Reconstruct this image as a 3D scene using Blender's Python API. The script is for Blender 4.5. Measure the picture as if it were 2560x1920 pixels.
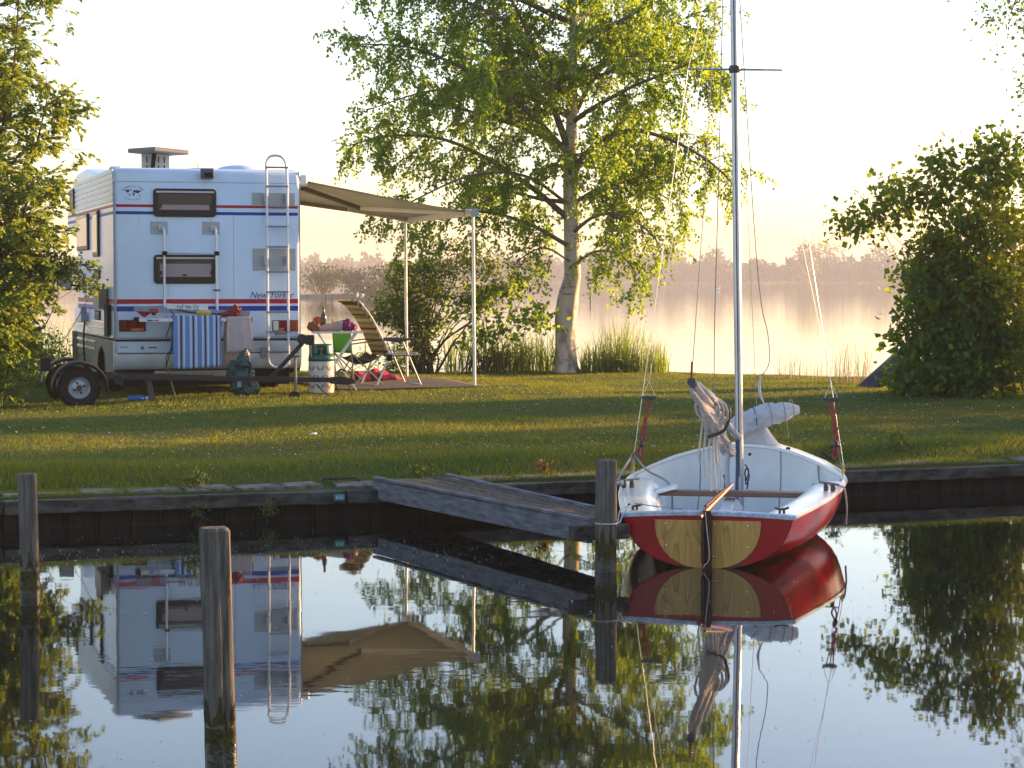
import bpy, math, random
import numpy as np
from mathutils import Vector, Matrix

random.seed(7)
rng = np.random.default_rng(11)
SC = bpy.context.scene
COL = SC.collection
for _o in list(bpy.data.objects):
    bpy.data.objects.remove(_o)

# ---------------------------------------------------------------- camera
cam_d = bpy.data.cameras.new("camera")
cam_d.sensor_width = 36.0
cam_d.lens = 80.0
cam_d.clip_start = 0.1
cam_d.clip_end = 9000.0
cam = bpy.data.objects.new("camera", cam_d)
COL.objects.link(cam)
cam.location = (0.0, 0.0, 1.97)
cam.rotation_euler = (math.radians(90.0 - 2.556), 0.0, 0.0)
SC.camera = cam

# ---------------------------------------------------------------- sky, sun, exposure
SUN_AZ = 62.0      # degrees to the right of the viewing direction (behind the scene)
SUN_EL = 8.5
world = bpy.data.worlds.new("World")
SC.world = world
world.use_nodes = True
wn = world.node_tree
wn.nodes.clear()
w_out = wn.nodes.new("ShaderNodeOutputWorld")
w_bg = wn.nodes.new("ShaderNodeBackground")
w_sky = wn.nodes.new("ShaderNodeTexSky")
w_sky.sky_type = 'NISHITA'
w_sky.sun_disc = False
w_sky.sun_elevation = math.radians(SUN_EL)
w_sky.sun_rotation = math.radians(SUN_AZ)
w_sky.altitude = 0.0
w_sky.air_density = 1.0
w_sky.dust_density = 1.2
w_sky.ozone_density = 1.9
w_bg.inputs["Strength"].default_value = 0.13
wn.links.new(w_sky.outputs[0], w_bg.inputs[0])
wn.links.new(w_bg.outputs[0], w_out.inputs[0])

sun_d = bpy.data.lights.new("sun", 'SUN')
sun_d.energy = 4.2
sun_d.angle = math.radians(0.9)
sun_d.color = (1.0, 0.60, 0.22)
sun = bpy.data.objects.new("sun", sun_d)
COL.objects.link(sun)
_az, _el = math.radians(SUN_AZ), math.radians(SUN_EL)
_S = Vector((math.sin(_az) * math.cos(_el), math.cos(_az) * math.cos(_el), math.sin(_el)))
sun.rotation_euler = (-_S).to_track_quat('-Z', 'Y').to_euler()
sun.location = _S * 60

SC.view_settings.view_transform = 'Standard'
SC.view_settings.look = 'None'
SC.view_settings.gamma = 1.0
SC.view_settings.use_curve_mapping = False
SC.view_settings.exposure = 2.0
SC.view_settings.use_white_balance = True      # the camera's white balance: a touch towards magenta
SC.view_settings.white_balance_temperature = 6500
SC.view_settings.white_balance_tint = 24
SC.render.engine = 'CYCLES'
SC.cycles.use_denoising = True
SC.cycles.max_bounces = 10
SC.cycles.diffuse_bounces = 4
SC.cycles.glossy_bounces = 4
SC.cycles.transmission_bounces = 6
SC.cycles.transparent_max_bounces = 8
SC.cycles.volume_bounces = 1
SC.cycles.sample_clamp_indirect = 6.0
SC.cycles.caustics_reflective = False
SC.cycles.caustics_refractive = False

# ---------------------------------------------------------------- materials
MATS = {}
def pm(name, col, rough=0.5, metal=0.0, col2=None, vscale=6.0, stretch=(1, 1, 1), bump=0.0,
       bscale=60.0, coat=0.0, spec=0.5, detail=5.0, lo=0.35, hi=0.65, trans=0.0, emis=None):
    """principled material with a procedural second tone, fine relief and optional thin-sheet translucency"""
    if name in MATS:
        return MATS[name]
    m = bpy.data.materials.new(name)
    m.use_nodes = True
    nt = m.node_tree
    b = nt.nodes["Principled BSDF"]
    b.inputs["Base Color"].default_value = (*col, 1)
    b.inputs["Roughness"].default_value = rough
    b.inputs["Metallic"].default_value = metal
    b.inputs["Specular IOR Level"].default_value = spec
    b.inputs["Coat Weight"].default_value = coat
    b.inputs["Coat Roughness"].default_value = 0.08
    csock = None
    if col2 is not None or bump > 0:
        tc = nt.nodes.new("ShaderNodeTexCoord")
        mp = nt.nodes.new("ShaderNodeMapping")
        mp.inputs["Scale"].default_value = stretch
        nt.links.new(tc.outputs["Object"], mp.inputs[0])
    if col2 is not None:
        n = nt.nodes.new("ShaderNodeTexNoise")
        n.inputs["Scale"].default_value = vscale
        n.inputs["Detail"].default_value = detail
        n.inputs["Roughness"].default_value = 0.62
        nt.links.new(mp.outputs[0], n.inputs["Vector"])
        r = nt.nodes.new("ShaderNodeMapRange")
        r.inputs[1].default_value = lo
        r.inputs[2].default_value = hi
        nt.links.new(n.outputs["Fac"], r.inputs[0])
        mx = nt.nodes.new("ShaderNodeMix")
        mx.data_type = 'RGBA'
        mx.inputs[6].default_value = (*col, 1)
        mx.inputs[7].default_value = (*col2, 1)
        nt.links.new(r.outputs[0], mx.inputs[0])
        nt.links.new(mx.outputs[2], b.inputs["Base Color"])
        csock = mx.outputs[2]
    if bump > 0:
        n2 = nt.nodes.new("ShaderNodeTexNoise")
        n2.inputs["Scale"].default_value = bscale
        n2.inputs["Detail"].default_value = 4
        nt.links.new(mp.outputs[0], n2.inputs["Vector"])
        bp = nt.nodes.new("ShaderNodeBump")
        bp.inputs["Strength"].default_value = bump
        bp.inputs["Distance"].default_value = 0.02
        nt.links.new(n2.outputs["Fac"], bp.inputs["Height"])
        nt.links.new(bp.outputs[0], b.inputs["Normal"])
    if trans > 0:
        t = nt.nodes.new("ShaderNodeBsdfTranslucent")
        t.inputs[0].default_value = (*col, 1)
        if csock:
            nt.links.new(csock, t.inputs[0])
        ms = nt.nodes.new("ShaderNodeMixShader")
        ms.inputs[0].default_value = trans
        nt.links.new(b.outputs[0], ms.inputs[1])
        nt.links.new(t.outputs[0], ms.inputs[2])
        nt.links.new(ms.outputs[0], nt.nodes["Material Output"].inputs[0])
    MATS[name] = m
    return m

def leaf_mat(name, c0, c1, tcol, trans=0.5, rough=0.45):
    """thin leaf: each leaf carries its own 'tone' value; light passes through it"""
    if name in MATS:
        return MATS[name]
    m = bpy.data.materials.new(name)
    m.use_nodes = True
    nt = m.node_tree
    b = nt.nodes["Principled BSDF"]
    at = nt.nodes.new("ShaderNodeAttribute")
    at.attribute_name = "tone"
    mx = nt.nodes.new("ShaderNodeMix")
    mx.data_type = 'RGBA'
    mx.inputs[6].default_value = (*c0, 1)
    mx.inputs[7].default_value = (*c1, 1)
    nt.links.new(at.outputs["Fac"], mx.inputs[0])
    nt.links.new(mx.outputs[2], b.inputs["Base Color"])
    b.inputs["Roughness"].default_value = rough
    b.inputs["Specular IOR Level"].default_value = 0.35
    t = nt.nodes.new("ShaderNodeBsdfTranslucent")
    mx2 = nt.nodes.new("ShaderNodeMix")
    mx2.data_type = 'RGBA'
    mx2.inputs[6].default_value = (*tcol, 1)
    mx2.inputs[7].default_value = (tcol[0] * 1.5, tcol[1] * 1.25, tcol[2], 1)
    nt.links.new(at.outputs["Fac"], mx2.inputs[0])
    nt.links.new(mx2.outputs[2], t.inputs[0])
    ms = nt.nodes.new("ShaderNodeMixShader")
    ms.inputs[0].default_value = trans
    nt.links.new(b.outputs[0], ms.inputs[1])
    nt.links.new(t.outputs[0], ms.inputs[2])
    nt.links.new(ms.outputs[0], nt.nodes["Material Output"].inputs[0])
    MATS[name] = m
    return m

def stripe_mat(name, stops, axis=0, period=1.0, rough=0.85, trans=0.0):
    """printed stripes along one object axis: stops = [(pos, colour), ...] within a period"""
    m = bpy.data.materials.new(name)
    m.use_nodes = True
    nt = m.node_tree
    b = nt.nodes["Principled BSDF"]
    b.inputs["Roughness"].default_value = rough
    b.inputs["Specular IOR Level"].default_value = 0.2
    at = nt.nodes.new("ShaderNodeAttribute")
    at.attribute_name = "sv"
    fr = nt.nodes.new("ShaderNodeMath")
    fr.operation = 'FRACT'
    dv = nt.nodes.new("ShaderNodeMath")
    dv.operation = 'DIVIDE'
    dv.inputs[1].default_value = period
    nt.links.new(at.outputs["Fac"], dv.inputs[0])
    nt.links.new(dv.outputs[0], fr.inputs[0])
    cr = nt.nodes.new("ShaderNodeValToRGB")
    cr.color_ramp.interpolation = 'CONSTANT'
    el = cr.color_ramp.elements
    el[0].position, el[0].color = stops[0][0], (*stops[0][1], 1)
    el[1].position, el[1].color = stops[1][0], (*stops[1][1], 1)
    for p, c in stops[2:]:
        e = el.new(p)
        e.color = (*c, 1)
    nt.links.new(fr.outputs[0], cr.inputs[0])
    nt.links.new(cr.outputs[0], b.inputs["Base Color"])
    n2 = nt.nodes.new("ShaderNodeTexNoise")
    n2.inputs["Scale"].default_value = 220
    bp = nt.nodes.new("ShaderNodeBump")
    bp.inputs["Strength"].default_value = 0.35
    bp.inputs["Distance"].default_value = 0.01
    nt.links.new(n2.outputs["Fac"], bp.inputs["Height"])
    nt.links.new(bp.outputs[0], b.inputs["Normal"])
    if trans > 0:
        t = nt.nodes.new("ShaderNodeBsdfTranslucent")
        nt.links.new(cr.outputs[0], t.inputs[0])
        ms = nt.nodes.new("ShaderNodeMixShader")
        ms.inputs[0].default_value = trans
        nt.links.new(b.outputs[0], ms.inputs[1])
        nt.links.new(t.outputs[0], ms.inputs[2])
        nt.links.new(ms.outputs[0], nt.nodes["Material Output"].inputs[0])
    MATS[name] = m
    return m

# ---------------------------------------------------------------- mesh helpers
def V(*a):
    return np.array(a, float)

class MB:
    """collects shapes into one mesh"""
    def __init__(s):
        s.v = []
        s.f = []
        s.mi = []
    def add(s, vs, fs, mi=0):
        o = len(s.v)
        s.v.extend([tuple(float(c) for c in p) for p in vs])
        for f in fs:
            s.f.append(tuple(i + o for i in f))
            s.mi.append(mi)
        return s
    def box(s, a, b, mi=0):
        (x0, y0, z0), (x1, y1, z1) = a, b
        vs = [(x0, y0, z0), (x1, y0, z0), (x1, y1, z0), (x0, y1, z0), (x0, y0, z1), (x1, y0, z1), (x1, y1, z1), (x0, y1, z1)]
        return s.add(vs, [(0, 3, 2, 1), (4, 5, 6, 7), (0, 1, 5, 4), (1, 2, 6, 5), (2, 3, 7, 6), (3, 0, 4, 7)], mi)
    def beam(s, p, q, w, h, up=(0, 0, 1), mi=0):
        """rectangular bar from p to q, w across, h along 'up'"""
        p, q, up = V(*p), V(*q), V(*up)
        d = q - p
        d /= np.linalg.norm(d)
        sx = np.cross(d, up)
        sx /= np.linalg.norm(sx)
        u = np.cross(sx, d)
        vs = []
        for c in (p, q):
            for a, b in ((-1, -1), (1, -1), (1, 1), (-1, 1)):
                vs.append(c + sx * a * w / 2 + u * b * h / 2)
        return s.add(vs, [(3, 2, 1, 0), (4, 5, 6, 7), (0, 1, 5, 4), (1, 2, 6, 5), (2, 3, 7, 6), (3, 0, 4, 7)], mi)
    def tube(s, pts, r, n=8, cap=True, mi=0, closed=False):
        pts = [V(*p) for p in pts]
        k = len(pts)
        rs = [r] * k if np.isscalar(r) else list(r)
        ref = None
        vs, fs = [], []
        for i, p in enumerate(pts):
            if closed:
                d = pts[(i + 1) % k] - pts[i - 1]
            else:
                d = pts[min(i + 1, k - 1)] - pts[max(i - 1, 0)]
            L = np.linalg.norm(d)
            d = d / (L if L > 1e-9 else 1)
            if ref is None:
                ref = V(0, 0, 1) if abs(d[2]) < 0.9 else V(1, 0, 0)
            a = ref - d * np.dot(ref, d)
            la = np.linalg.norm(a)
            if la < 1e-6:
                ref = V(1, 0, 0) if abs(d[0]) < 0.9 else V(0, 1, 0)
                a = ref - d * np.dot(ref, d)
                la = np.linalg.norm(a)
            a /= la
            ref = a
            b = np.cross(d, a)
            for j in range(n):
                t = 2 * math.pi * j / n
                vs.append(p + (a * math.cos(t) + b * math.sin(t)) * rs[i])
        m = k if closed else k - 1
        for i in range(m):
            i2 = (i + 1) % k
            for j in range(n):
                j2 = (j + 1) % n
                fs.append((i * n + j, i * n + j2, i2 * n + j2, i2 * n + j))
        if cap and not closed:
            fs.append(tuple(range(n - 1, -1, -1)))
            fs.append(tuple((k - 1) * n + j for j in range(n)))
        return s.add(vs, fs, mi)
    def lathe(s, prof, n=20, c=(0, 0, 0), axis='z', mi=0, cap=True):
        """prof = [(radius, height)]"""
        vs, fs = [], []
        for r, h in prof:
            for j in range(n):
                t = 2 * math.pi * j / n
                x, y = r * math.cos(t), r * math.sin(t)
                p = {'z': (x, y, h), 'y': (x, h, -y), 'x': (h, x, y)}[axis]
                vs.append((p[0] + c[0], p[1] + c[1], p[2] + c[2]))
        k = len(prof)
        for i in range(k - 1):
            for j in range(n):
                j2 = (j + 1) % n
                fs.append((i * n + j, i * n + j2, (i + 1) * n + j2, (i + 1) * n + j))
        if cap:
            fs.append(tuple(range(n - 1, -1, -1)))
            fs.append(tuple((k - 1) * n + j for j in range(n)))
        return s.add(vs, fs, mi)
    def grid(s, P, mi=0, flip=False):
        """P[i][j] points"""
        ni, nj = len(P), len(P[0])
        vs = [p for row in P for p in row]
        fs = []
        for i in range(ni - 1):
            for j in range(nj - 1):
                q = (i * nj + j, (i + 1) * nj + j, (i + 1) * nj + j + 1, i * nj + j + 1)
                fs.append(q[::-1] if flip else q)
        return s.add(vs, fs, mi)
    def prism(s, poly, a, b, mi=0, plane='yz'):
        """closed outline extruded from a to b along the third axis"""
        n = len(poly)
        vs = []
        for t in (a, b):
            for u, w in poly:
                vs.append({'yz': (t, u, w), 'xz': (u, t, w), 'xy': (u, w, t)}[plane])
        fs = [tuple(range(n)), tuple(range(2 * n - 1, n - 1, -1))]
        for i in range(n):
            j = (i + 1) % n
            fs.append((i, i + n, j + n, j))
        return s.add(vs, fs, mi)
    def build(s, name, mat, parent=None, smooth=False, bevel=0.0, bseg=2, loc=None, solid=0.0, rotz=None, angle=40):
        me = bpy.data.meshes.new(name)
        me.from_pydata(s.v, [], s.f)
        mats = mat if isinstance(mat, (list, tuple)) else [mat]
        for m in mats:
            me.materials.append(m)
        if len(mats) > 1:
            me.polygons.foreach_set("material_index", s.mi)
        import bmesh
        bm = bmesh.new()
        bm.from_mesh(me)
        bmesh.ops.recalc_face_normals(bm, faces=bm.faces)
        bm.to_mesh(me)
        bm.free()
        if smooth:
            me.polygons.foreach_set("use_smooth", [True] * len(me.polygons))
            try:
                me.set_sharp_from_angle(angle=math.radians(angle))
            except Exception:
                pass
        o = bpy.data.objects.new(name, me)
        COL.objects.link(o)
        if parent is not None:
            o.parent = parent
            if "base_z" in parent:
                o.location = (0, 0, -parent["base_z"])
        if loc is not None:
            o.location = loc
        if rotz is not None:
            o.rotation_euler = (0, 0, rotz)
        if solid:
            sm = o.modifiers.new("solid", 'SOLIDIFY')
            sm.thickness = solid
            sm.offset = 0
        if bevel:
            bv = o.modifiers.new("bevel", 'BEVEL')
            bv.width = bevel
            bv.segments = bseg
            bv.limit_method = 'ANGLE'
            bv.angle_limit = math.radians(35)
            bv.harden_normals = False
        return o

def tag(o, label=None, cat=None, group=None, kind=None):
    if label:
        o["label"] = label
    if cat:
        o["category"] = cat
    if group:
        o["group"] = group
    if kind:
        o["kind"] = kind
    return o

def thing(name, loc, label, cat, rotz=0.0, group=None):
    o = bpy.data.objects.new(name, None)
    o.empty_display_size = 0.2
    COL.objects.link(o)
    o.location = loc
    o.rotation_euler = (0, 0, rotz)
    return tag(o, label, cat, group)

def copy_tree(o, parent=None):
    c = o.copy()
    COL.objects.link(c)
    c.parent = parent
    for ch in list(o.children):
        copy_tree(ch, c)
    return c

def share(o, parent, loc=None, rot=None, scale=None):
    """another object on the same mesh"""
    c = o.copy()
    COL.objects.link(c)
    c.parent = parent
    if loc is not None:
        c.location = loc
    if rot is not None:
        c.rotation_euler = rot
    if scale is not None:
        c.scale = scale
    return c

def np_mesh(name, verts, faces, mat, parent=None, tone=None, smooth=False):
    """fast mesh from arrays; faces is (n,3) or (n,4)"""
    verts = np.asarray(verts, np.float32)
    faces = np.asarray(faces, np.int32)
    me = bpy.data.meshes.new(name)
    nf, k = faces.shape
    me.vertices.add(len(verts))
    me.vertices.foreach_set("co", verts.ravel())
    me.loops.add(nf * k)
    me.loops.foreach_set("vertex_index", faces.ravel())
    me.polygons.add(nf)
    me.polygons.foreach_set("loop_start", np.arange(0, nf * k, k, dtype=np.int32))
    me.polygons.foreach_set("loop_total", np.full(nf, k, np.int32))
    me.update(calc_edges=True)
    if tone is not None:
        at = me.attributes.new("tone", 'FLOAT', 'POINT')
        at.data.foreach_set("value", np.asarray(tone, np.float32))
    if smooth:
        me.polygons.foreach_set("use_smooth", np.ones(nf, bool))
    me.materials.append(mat)
    o = bpy.data.objects.new(name, me)
    COL.objects.link(o)
    if parent is not None:
        o.parent = parent
    return o

def unit(a):
    return a / np.maximum(np.linalg.norm(a, axis=-1, keepdims=True), 1e-9)

def leaf_arrays(P, D, length, width, tone, fold=0.25, flat=None):
    """P base points, D axis directions, one folded four-point leaf each (two triangles)"""
    n = len(P)
    D = unit(D)
    R = rng.normal(size=(n, 3))
    if flat is not None:
        R = R * (1 - flat) + np.array([0, 0, 1.0]) * flat * 2
    S = unit(np.cross(D, R))
    N = np.cross(S, D)
    L = length[:, None]
    W = width[:, None]
    mid = P + D * L * 0.45
    v = np.empty((n, 4, 3))
    v[:, 0] = P
    v[:, 1] = mid + S * W + N * W * fold
    v[:, 2] = P + D * L - N * W * fold * 0.6
    v[:, 3] = mid - S * W + N * W * fold
    b = np.arange(n)[:, None] * 4
    f = np.concatenate([b + np.array([0, 1, 2]), b + np.array([0, 2, 3])], 1).reshape(-1, 3)
    return v.reshape(-1, 3), f, np.repeat(tone, 4)

def blade_arrays(P, h, w, lean, tone):
    """grass-like blades: one triangle each, bent by 'lean'"""
    n = len(P)
    a = rng.uniform(0, 2 * math.pi, n)
    S = np.stack([np.cos(a), np.sin(a), np.zeros(n)], 1) * (w / 2)[:, None]
    b2 = rng.uniform(0, 2 * math.pi, n)
    T = np.stack([np.cos(b2) * lean * h, np.sin(b2) * lean * h, h], 1)
    v = np.empty((n, 3, 3))
    v[:, 0] = P - S
    v[:, 1] = P + S
    v[:, 2] = P + T
    f = np.arange(n * 3).reshape(-1, 3)
    return v.reshape(-1, 3), f, np.repeat(tone, 3)

def reed_arrays(P, h, w, lean, az, tone, seg=4):
    """long strap leaves bending over in direction az"""
    n = len(P)
    d = np.stack([np.cos(az), np.sin(az), np.zeros(n)], 1)
    side = np.stack([-np.sin(az), np.cos(az), np.zeros(n)], 1)
    k = seg + 1
    v = np.empty((n, k, 2, 3))
    for i in range(k):
        t = i / seg
        c = P + d * (lean * h * t ** 2.2)[:, None] + np.array([0, 0, 1.0]) * (h * (t - 0.18 * lean * t ** 3))[:, None]
        ww = (w * (1 - t) ** 0.7 * (0.5 + 0.5 * min(1, t * 4 + 0.3)))[:, None] + 0.0004
        v[:, i, 0] = c - side * ww / 2
        v[:, i, 1] = c + side * ww / 2
    b = (np.arange(n) * k * 2)[:, None]
    q = []
    for i in range(seg):
        q.append(b + np.array([2 * i, 2 * i + 1, 2 * i + 3, 2 * i + 2]))
    f = np.stack(q, 1).reshape(-1, 4)
    return v.reshape(-1, 3), f, np.repeat(tone, k * 2)

def text_mesh(name, body, size, mat, parent, loc, rot, shear=0.0, depth=0.0008, align='CENTER', xs=1.0):
    cu = bpy.data.curves.new(name, 'FONT')
    cu.body = body
    cu.size = size
    cu.shear = shear
    cu.align_x = align
    cu.align_y = 'CENTER'
    cu.extrude = depth
    cu.resolution_u = 3
    tmp = bpy.data.objects.new(name + "_tmp", cu)
    COL.objects.link(tmp)
    dg = bpy.context.evaluated_depsgraph_get()
    me = bpy.data.meshes.new_from_object(tmp.evaluated_get(dg))
    bpy.data.objects.remove(tmp)
    me.materials.clear()
    me.materials.append(mat)
    o = bpy.data.objects.new(name, me)
    COL.objects.link(o)
    o.parent = parent
    o.location = loc
    o.rotation_euler = rot
    o.scale = (xs, 1, 1)
    return o

def lerp_curve(tab, x):
    xs = [t[0] for t in tab]
    ys = [t[1] for t in tab]
    return np.interp(x, xs, ys)

def set_sv(o, fn):
    """store the printed-stripe coordinate on the vertices"""
    me = o.data
    at = me.attributes.new("sv", 'FLOAT', 'POINT')
    at.data.foreach_set("value", [float(fn(v.co)) for v in me.vertices])

# ---------------------------------------------------------------- the lie of the land
def quay_y(x):
    """front edge of the quay"""
    return np.interp(x, [-40, -4.05, -1.42, 4.87, 8.5, 10.5, 40], [5.5, 18.0, 18.95, 21.65, 23.1, 14.0, 8.0])  # turn beyond the right edge is invented, ground for the shading bushes

def lake_y(x):
    return np.interp(x, [-60, -8, 0, 3, 6, 10, 40], [36.5, 36.2, 36.6, 36.3, 34.6, 34.0, 47.0])

def lawn_z(x, y):
    x = np.asarray(x, float)
    y = np.asarray(y, float)
    d = y - quay_y(x)
    z = np.interp(d, [-1, 0, 0.45, 0.62, 1.05, 3.0, 8.7, 16, 30], [.255, .255, .262, .30, .375, .44, .535, .55, .55])
    z = z + 0.10 * np.exp(-(((x + 1.6) / 3.2) ** 2 + ((y - 29.5) / 4.5) ** 2))
    z = z + 0.012 * np.sin(x * 1.3 + y * 0.7) + 0.008 * np.sin(x * 2.9 - y * 1.9)
    e = lake_y(x) - y
    z = np.where(e < 0.35, z - (0.35 - e) * 0.75, z)
    return z

# ================================================================ SETTING
# ---------------------------------------------------------------- water
def water_material():
    m = bpy.data.materials.new("water")
    m.use_nodes = True
    nt = m.node_tree
    b = nt.nodes["Principled BSDF"]
    b.inputs["Base Color"].default_value = (0.008, 0.010, 0.008, 1)
    b.inputs["Roughness"].default_value = 0.02
    b.inputs["IOR"].default_value = 1.48
    g = nt.nodes.new("ShaderNodeNewGeometry")
    def noise(scale, st, detail, rot=0.0):
        mp = nt.nodes.new("ShaderNodeMapping")
        mp.inputs["Scale"].default_value = st
        mp.inputs["Rotation"].default_value = (0, 0, rot)
        nt.links.new(g.outputs["Position"], mp.inputs[0])
        n = nt.nodes.new("ShaderNodeTexNoise")
        n.inputs["Scale"].default_value = scale
        n.inputs["Detail"].default_value = detail
        nt.links.new(mp.outputs[0], n.inputs["Vector"])
        return n.outputs["Fac"]
    n1 = noise(1.1, (1.0, 1.0, 1), 2.0, 0.2)
    n2 = noise(5.0, (1.0, 1.7, 1), 2.0, -0.15)
    pat = noise(0.22, (1, 1.5, 1), 1.0)       # calm and ruffled patches
    pr = nt.nodes.new("ShaderNodeMapRange")
    pr.inputs[1].default_value = 0.42
    pr.inputs[2].default_value = 0.62
    pr.inputs[3].default_value = 0.12
    pr.inputs[4].default_value = 1.0
    nt.links.new(pat, pr.inputs[0])
    mu = nt.nodes.new("ShaderNodeMath")
    mu.operation = 'MULTIPLY'
    nt.links.new(n2, mu.inputs[0])
    nt.links.new(pr.outputs[0], mu.inputs[1])
    mu2 = nt.nodes.new("ShaderNodeMath")
    mu2.operation = 'MULTIPLY_ADD'
    mu2.inputs[1].default_value = 0.22
    nt.links.new(mu.outputs[0], mu2.inputs[0])
    nt.links.new(n1, mu2.inputs[2])
    bp = nt.nodes.new("ShaderNodeBump")
    bp.inputs["Strength"].default_value = 1.0
    bp.inputs["Distance"].default_value = 0.0012
    # the open lake is a little more ruffled than the sheltered basin
    sp = nt.nodes.new("ShaderNodeSeparateXYZ")
    nt.links.new(g.outputs["Position"], sp.inputs[0])
    lk = nt.nodes.new("ShaderNodeMapRange")
    lk.inputs[1].default_value = 37.0
    lk.inputs[2].default_value = 90.0
    lk.inputs[3].default_value = 1.0
    lk.inputs[4].default_value = 6.0
    nt.links.new(sp.outputs["Y"], lk.inputs[0])
    m3 = nt.nodes.new("ShaderNodeMath")
    m3.operation = 'MULTIPLY'
    nt.links.new(mu2.outputs[0], m3.inputs[0])
    nt.links.new(lk.outputs[0], m3.inputs[1])
    nt.links.new(m3.outputs[0], bp.inputs["Height"])
    nt.links.new(bp.outputs[0], b.inputs["Normal"])
    return m

xs = np.concatenate([np.linspace(-1400, -40, 8), np.linspace(-30, 30, 7), np.linspace(40, 1400, 8)])
ys = np.concatenate([np.linspace(-18, 60, 8), np.linspace(100, 2550, 10)])
X, Y = np.meshgrid(xs, ys, indexing='ij')
vv = np.stack([X, Y, np.zeros_like(X)], -1).reshape(-1, 3)
nj = len(ys)
idx = np.arange(len(xs) * nj).reshape(len(xs), nj)
ff = np.stack([idx[:-1, :-1], idx[1:, :-1], idx[1:, 1:], idx[:-1, 1:]], -1).reshape(-1, 4)
water = np_mesh("water", vv, ff, water_material())
tag(water, kind="structure")

# ---------------------------------------------------------------- lawn
def ground_material():
    m = bpy.data.materials.new("turf")
    m.use_nodes = True
    nt = m.node_tree
    b = nt.nodes["Principled BSDF"]
    b.inputs["Roughness"].default_value = 0.95
    b.inputs["Specular IOR Level"].default_value = 0.1
    g = nt.nodes.new("ShaderNodeNewGeometry")
    n = nt.nodes.new("ShaderNodeTexNoise")
    n.inputs["Scale"].default_value = 0.9
    n.inputs["Detail"].default_value = 6
    nt.links.new(g.outputs["Position"], n.inputs["Vector"])
    cr = nt.nodes.new("ShaderNodeValToRGB")
    e = cr.color_ramp.elements
    e[0].position, e[0].color = 0.40, (0.030, 0.070, 0.010, 1)
    e[1].position, e[1].color = 0.72, (0.085, 0.085, 0.025, 1)
    nt.links.new(n.outputs["Fac"], cr.inputs[0])
    nt.links.new(cr.outputs[0], b.inputs["Base Color"])
    n2 = nt.nodes.new("ShaderNodeTexNoise")
    n2.inputs["Scale"].default_value = 40
    nt.links.new(g.outputs["Position"], n2.inputs["Vector"])
    bp = nt.nodes.new("ShaderNodeBump")
    bp.inputs["Strength"].default_value = 0.8
    bp.inputs["Distance"].default_value = 0.03
    nt.links.new(n2.outputs["Fac"], bp.inputs["Height"])
    nt.links.new(bp.outputs[0], b.inputs["Normal"])
    return m

gx = np.concatenate([np.linspace(-38, -9, 16), np.linspace(-8.5, 9, 90), np.linspace(9.6, 38, 16)])
gv = np.concatenate([[0, 0], np.linspace(0.001, 1.0, 110), [1.0]])
GX = np.repeat(gx[:, None], len(gv), 1)
q0, q1 = quay_y(gx), lake_y(gx) + 1.6
GY = q0[:, None] + 0.015 + (q1 - q0)[:, None] * gv[None, :]
GZ = lawn_z(GX, GY)
GZ[:, 0] = -1.2
GZ[:, -1] = -1.2
GZ[:, -2] = np.minimum(GZ[:, -2], -0.3)
nj = len(gv)
idx = np.arange(len(gx) * nj).reshape(len(gx), nj)
ff = np.stack([idx[:-1, :-1], idx[1:, :-1], idx[1:, 1:], idx[:-1, 1:]], -1).reshape(-1, 4)
lawn = np_mesh("lawn", np.stack([GX, GY, GZ], -1).reshape(-1, 3), ff, ground_material(), smooth=True)
tag(lawn, kind="structure")

def soft_noise(x, y, seed, f):
    r = np.random.default_rng(seed)
    s = np.zeros_like(x)
    for k in range(6):
        a = r.uniform(0, 6.28)
        p = r.uniform(0, 6.28)
        ff_ = f * (0.6 + 0.5 * k)
        s += np.sin((x * math.cos(a) + y * math.sin(a)) * ff_ + p) / (1 + 0.4 * k)
    return s / 3.0

grass_m = leaf_mat("grass", (0.040, 0.112, 0.011), (0.140, 0.112, 0.030), (0.24, 0.27, 0.010), 0.50, 0.65)
n = 420000
gy = 18.2 + (37.0 - 18.2) * rng.random(n) ** 1.15
gx_ = rng.uniform(-1, 1, n) * (0.225 * gy * 1.22 + 0.6)
d = gy - quay_y(gx_)
e = lake_y(gx_) - gy
# nothing grows under the mat or through the paving (only tufts in the joints)
strip = (d > 0.02) & (d < 0.52)
tuft = soft_noise(gx_ * 1.1, gy * 3.0, 5, 1.0) > -0.30
mat_hit = (np.abs((gx_ + 1.75) * math.cos(0.297) + (gy - 30.3) * math.sin(0.297)) < 1.05) & \
          (np.abs(-(gx_ + 1.75) * math.sin(0.297) + (gy - 30.3) * math.cos(0.297)) < 1.75)
bare = (soft_noise(gx_ * .9, gy * 1.2, 41, 1.5) > .62) & (d > 2.2) & (rng.random(n) < .75)
keep = (d > 0.03) & (e > 0.1) & (~strip | tuft) & ~mat_hit & ~bare
gx_, gy, d, e = gx_[keep], gy[keep], d[keep], e[keep]
n = len(gx_)
hh = rng.uniform(0.012, 0.034, n)
patch = soft_noise(gx_, gy, 3, 0.9)
long_edge = np.clip((1.75 - d) / 0.8, 0, 1) * np.clip((d - 0.42) / 0.15, 0, 1)
hh = hh * (1 + 0.35 * patch) + long_edge * rng.uniform(0.03, 0.11, n) * (0.75 + 0.45 * soft_noise(gx_, gy, 8, 2.2))
hh = np.where(d < 0.5, hh * 1.8, hh)
clump = soft_noise(gx_, gy, 21, 4.5) > 0.55
hh = np.where(clump & (d > 1.5), hh * 1.9, hh)
hh = np.maximum(hh, 0.012)
dry = soft_noise(gx_ * 0.8, gy, 13, 1.1)
dryband = np.exp(-((d - 4.6) / 1.5) ** 2)
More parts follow.
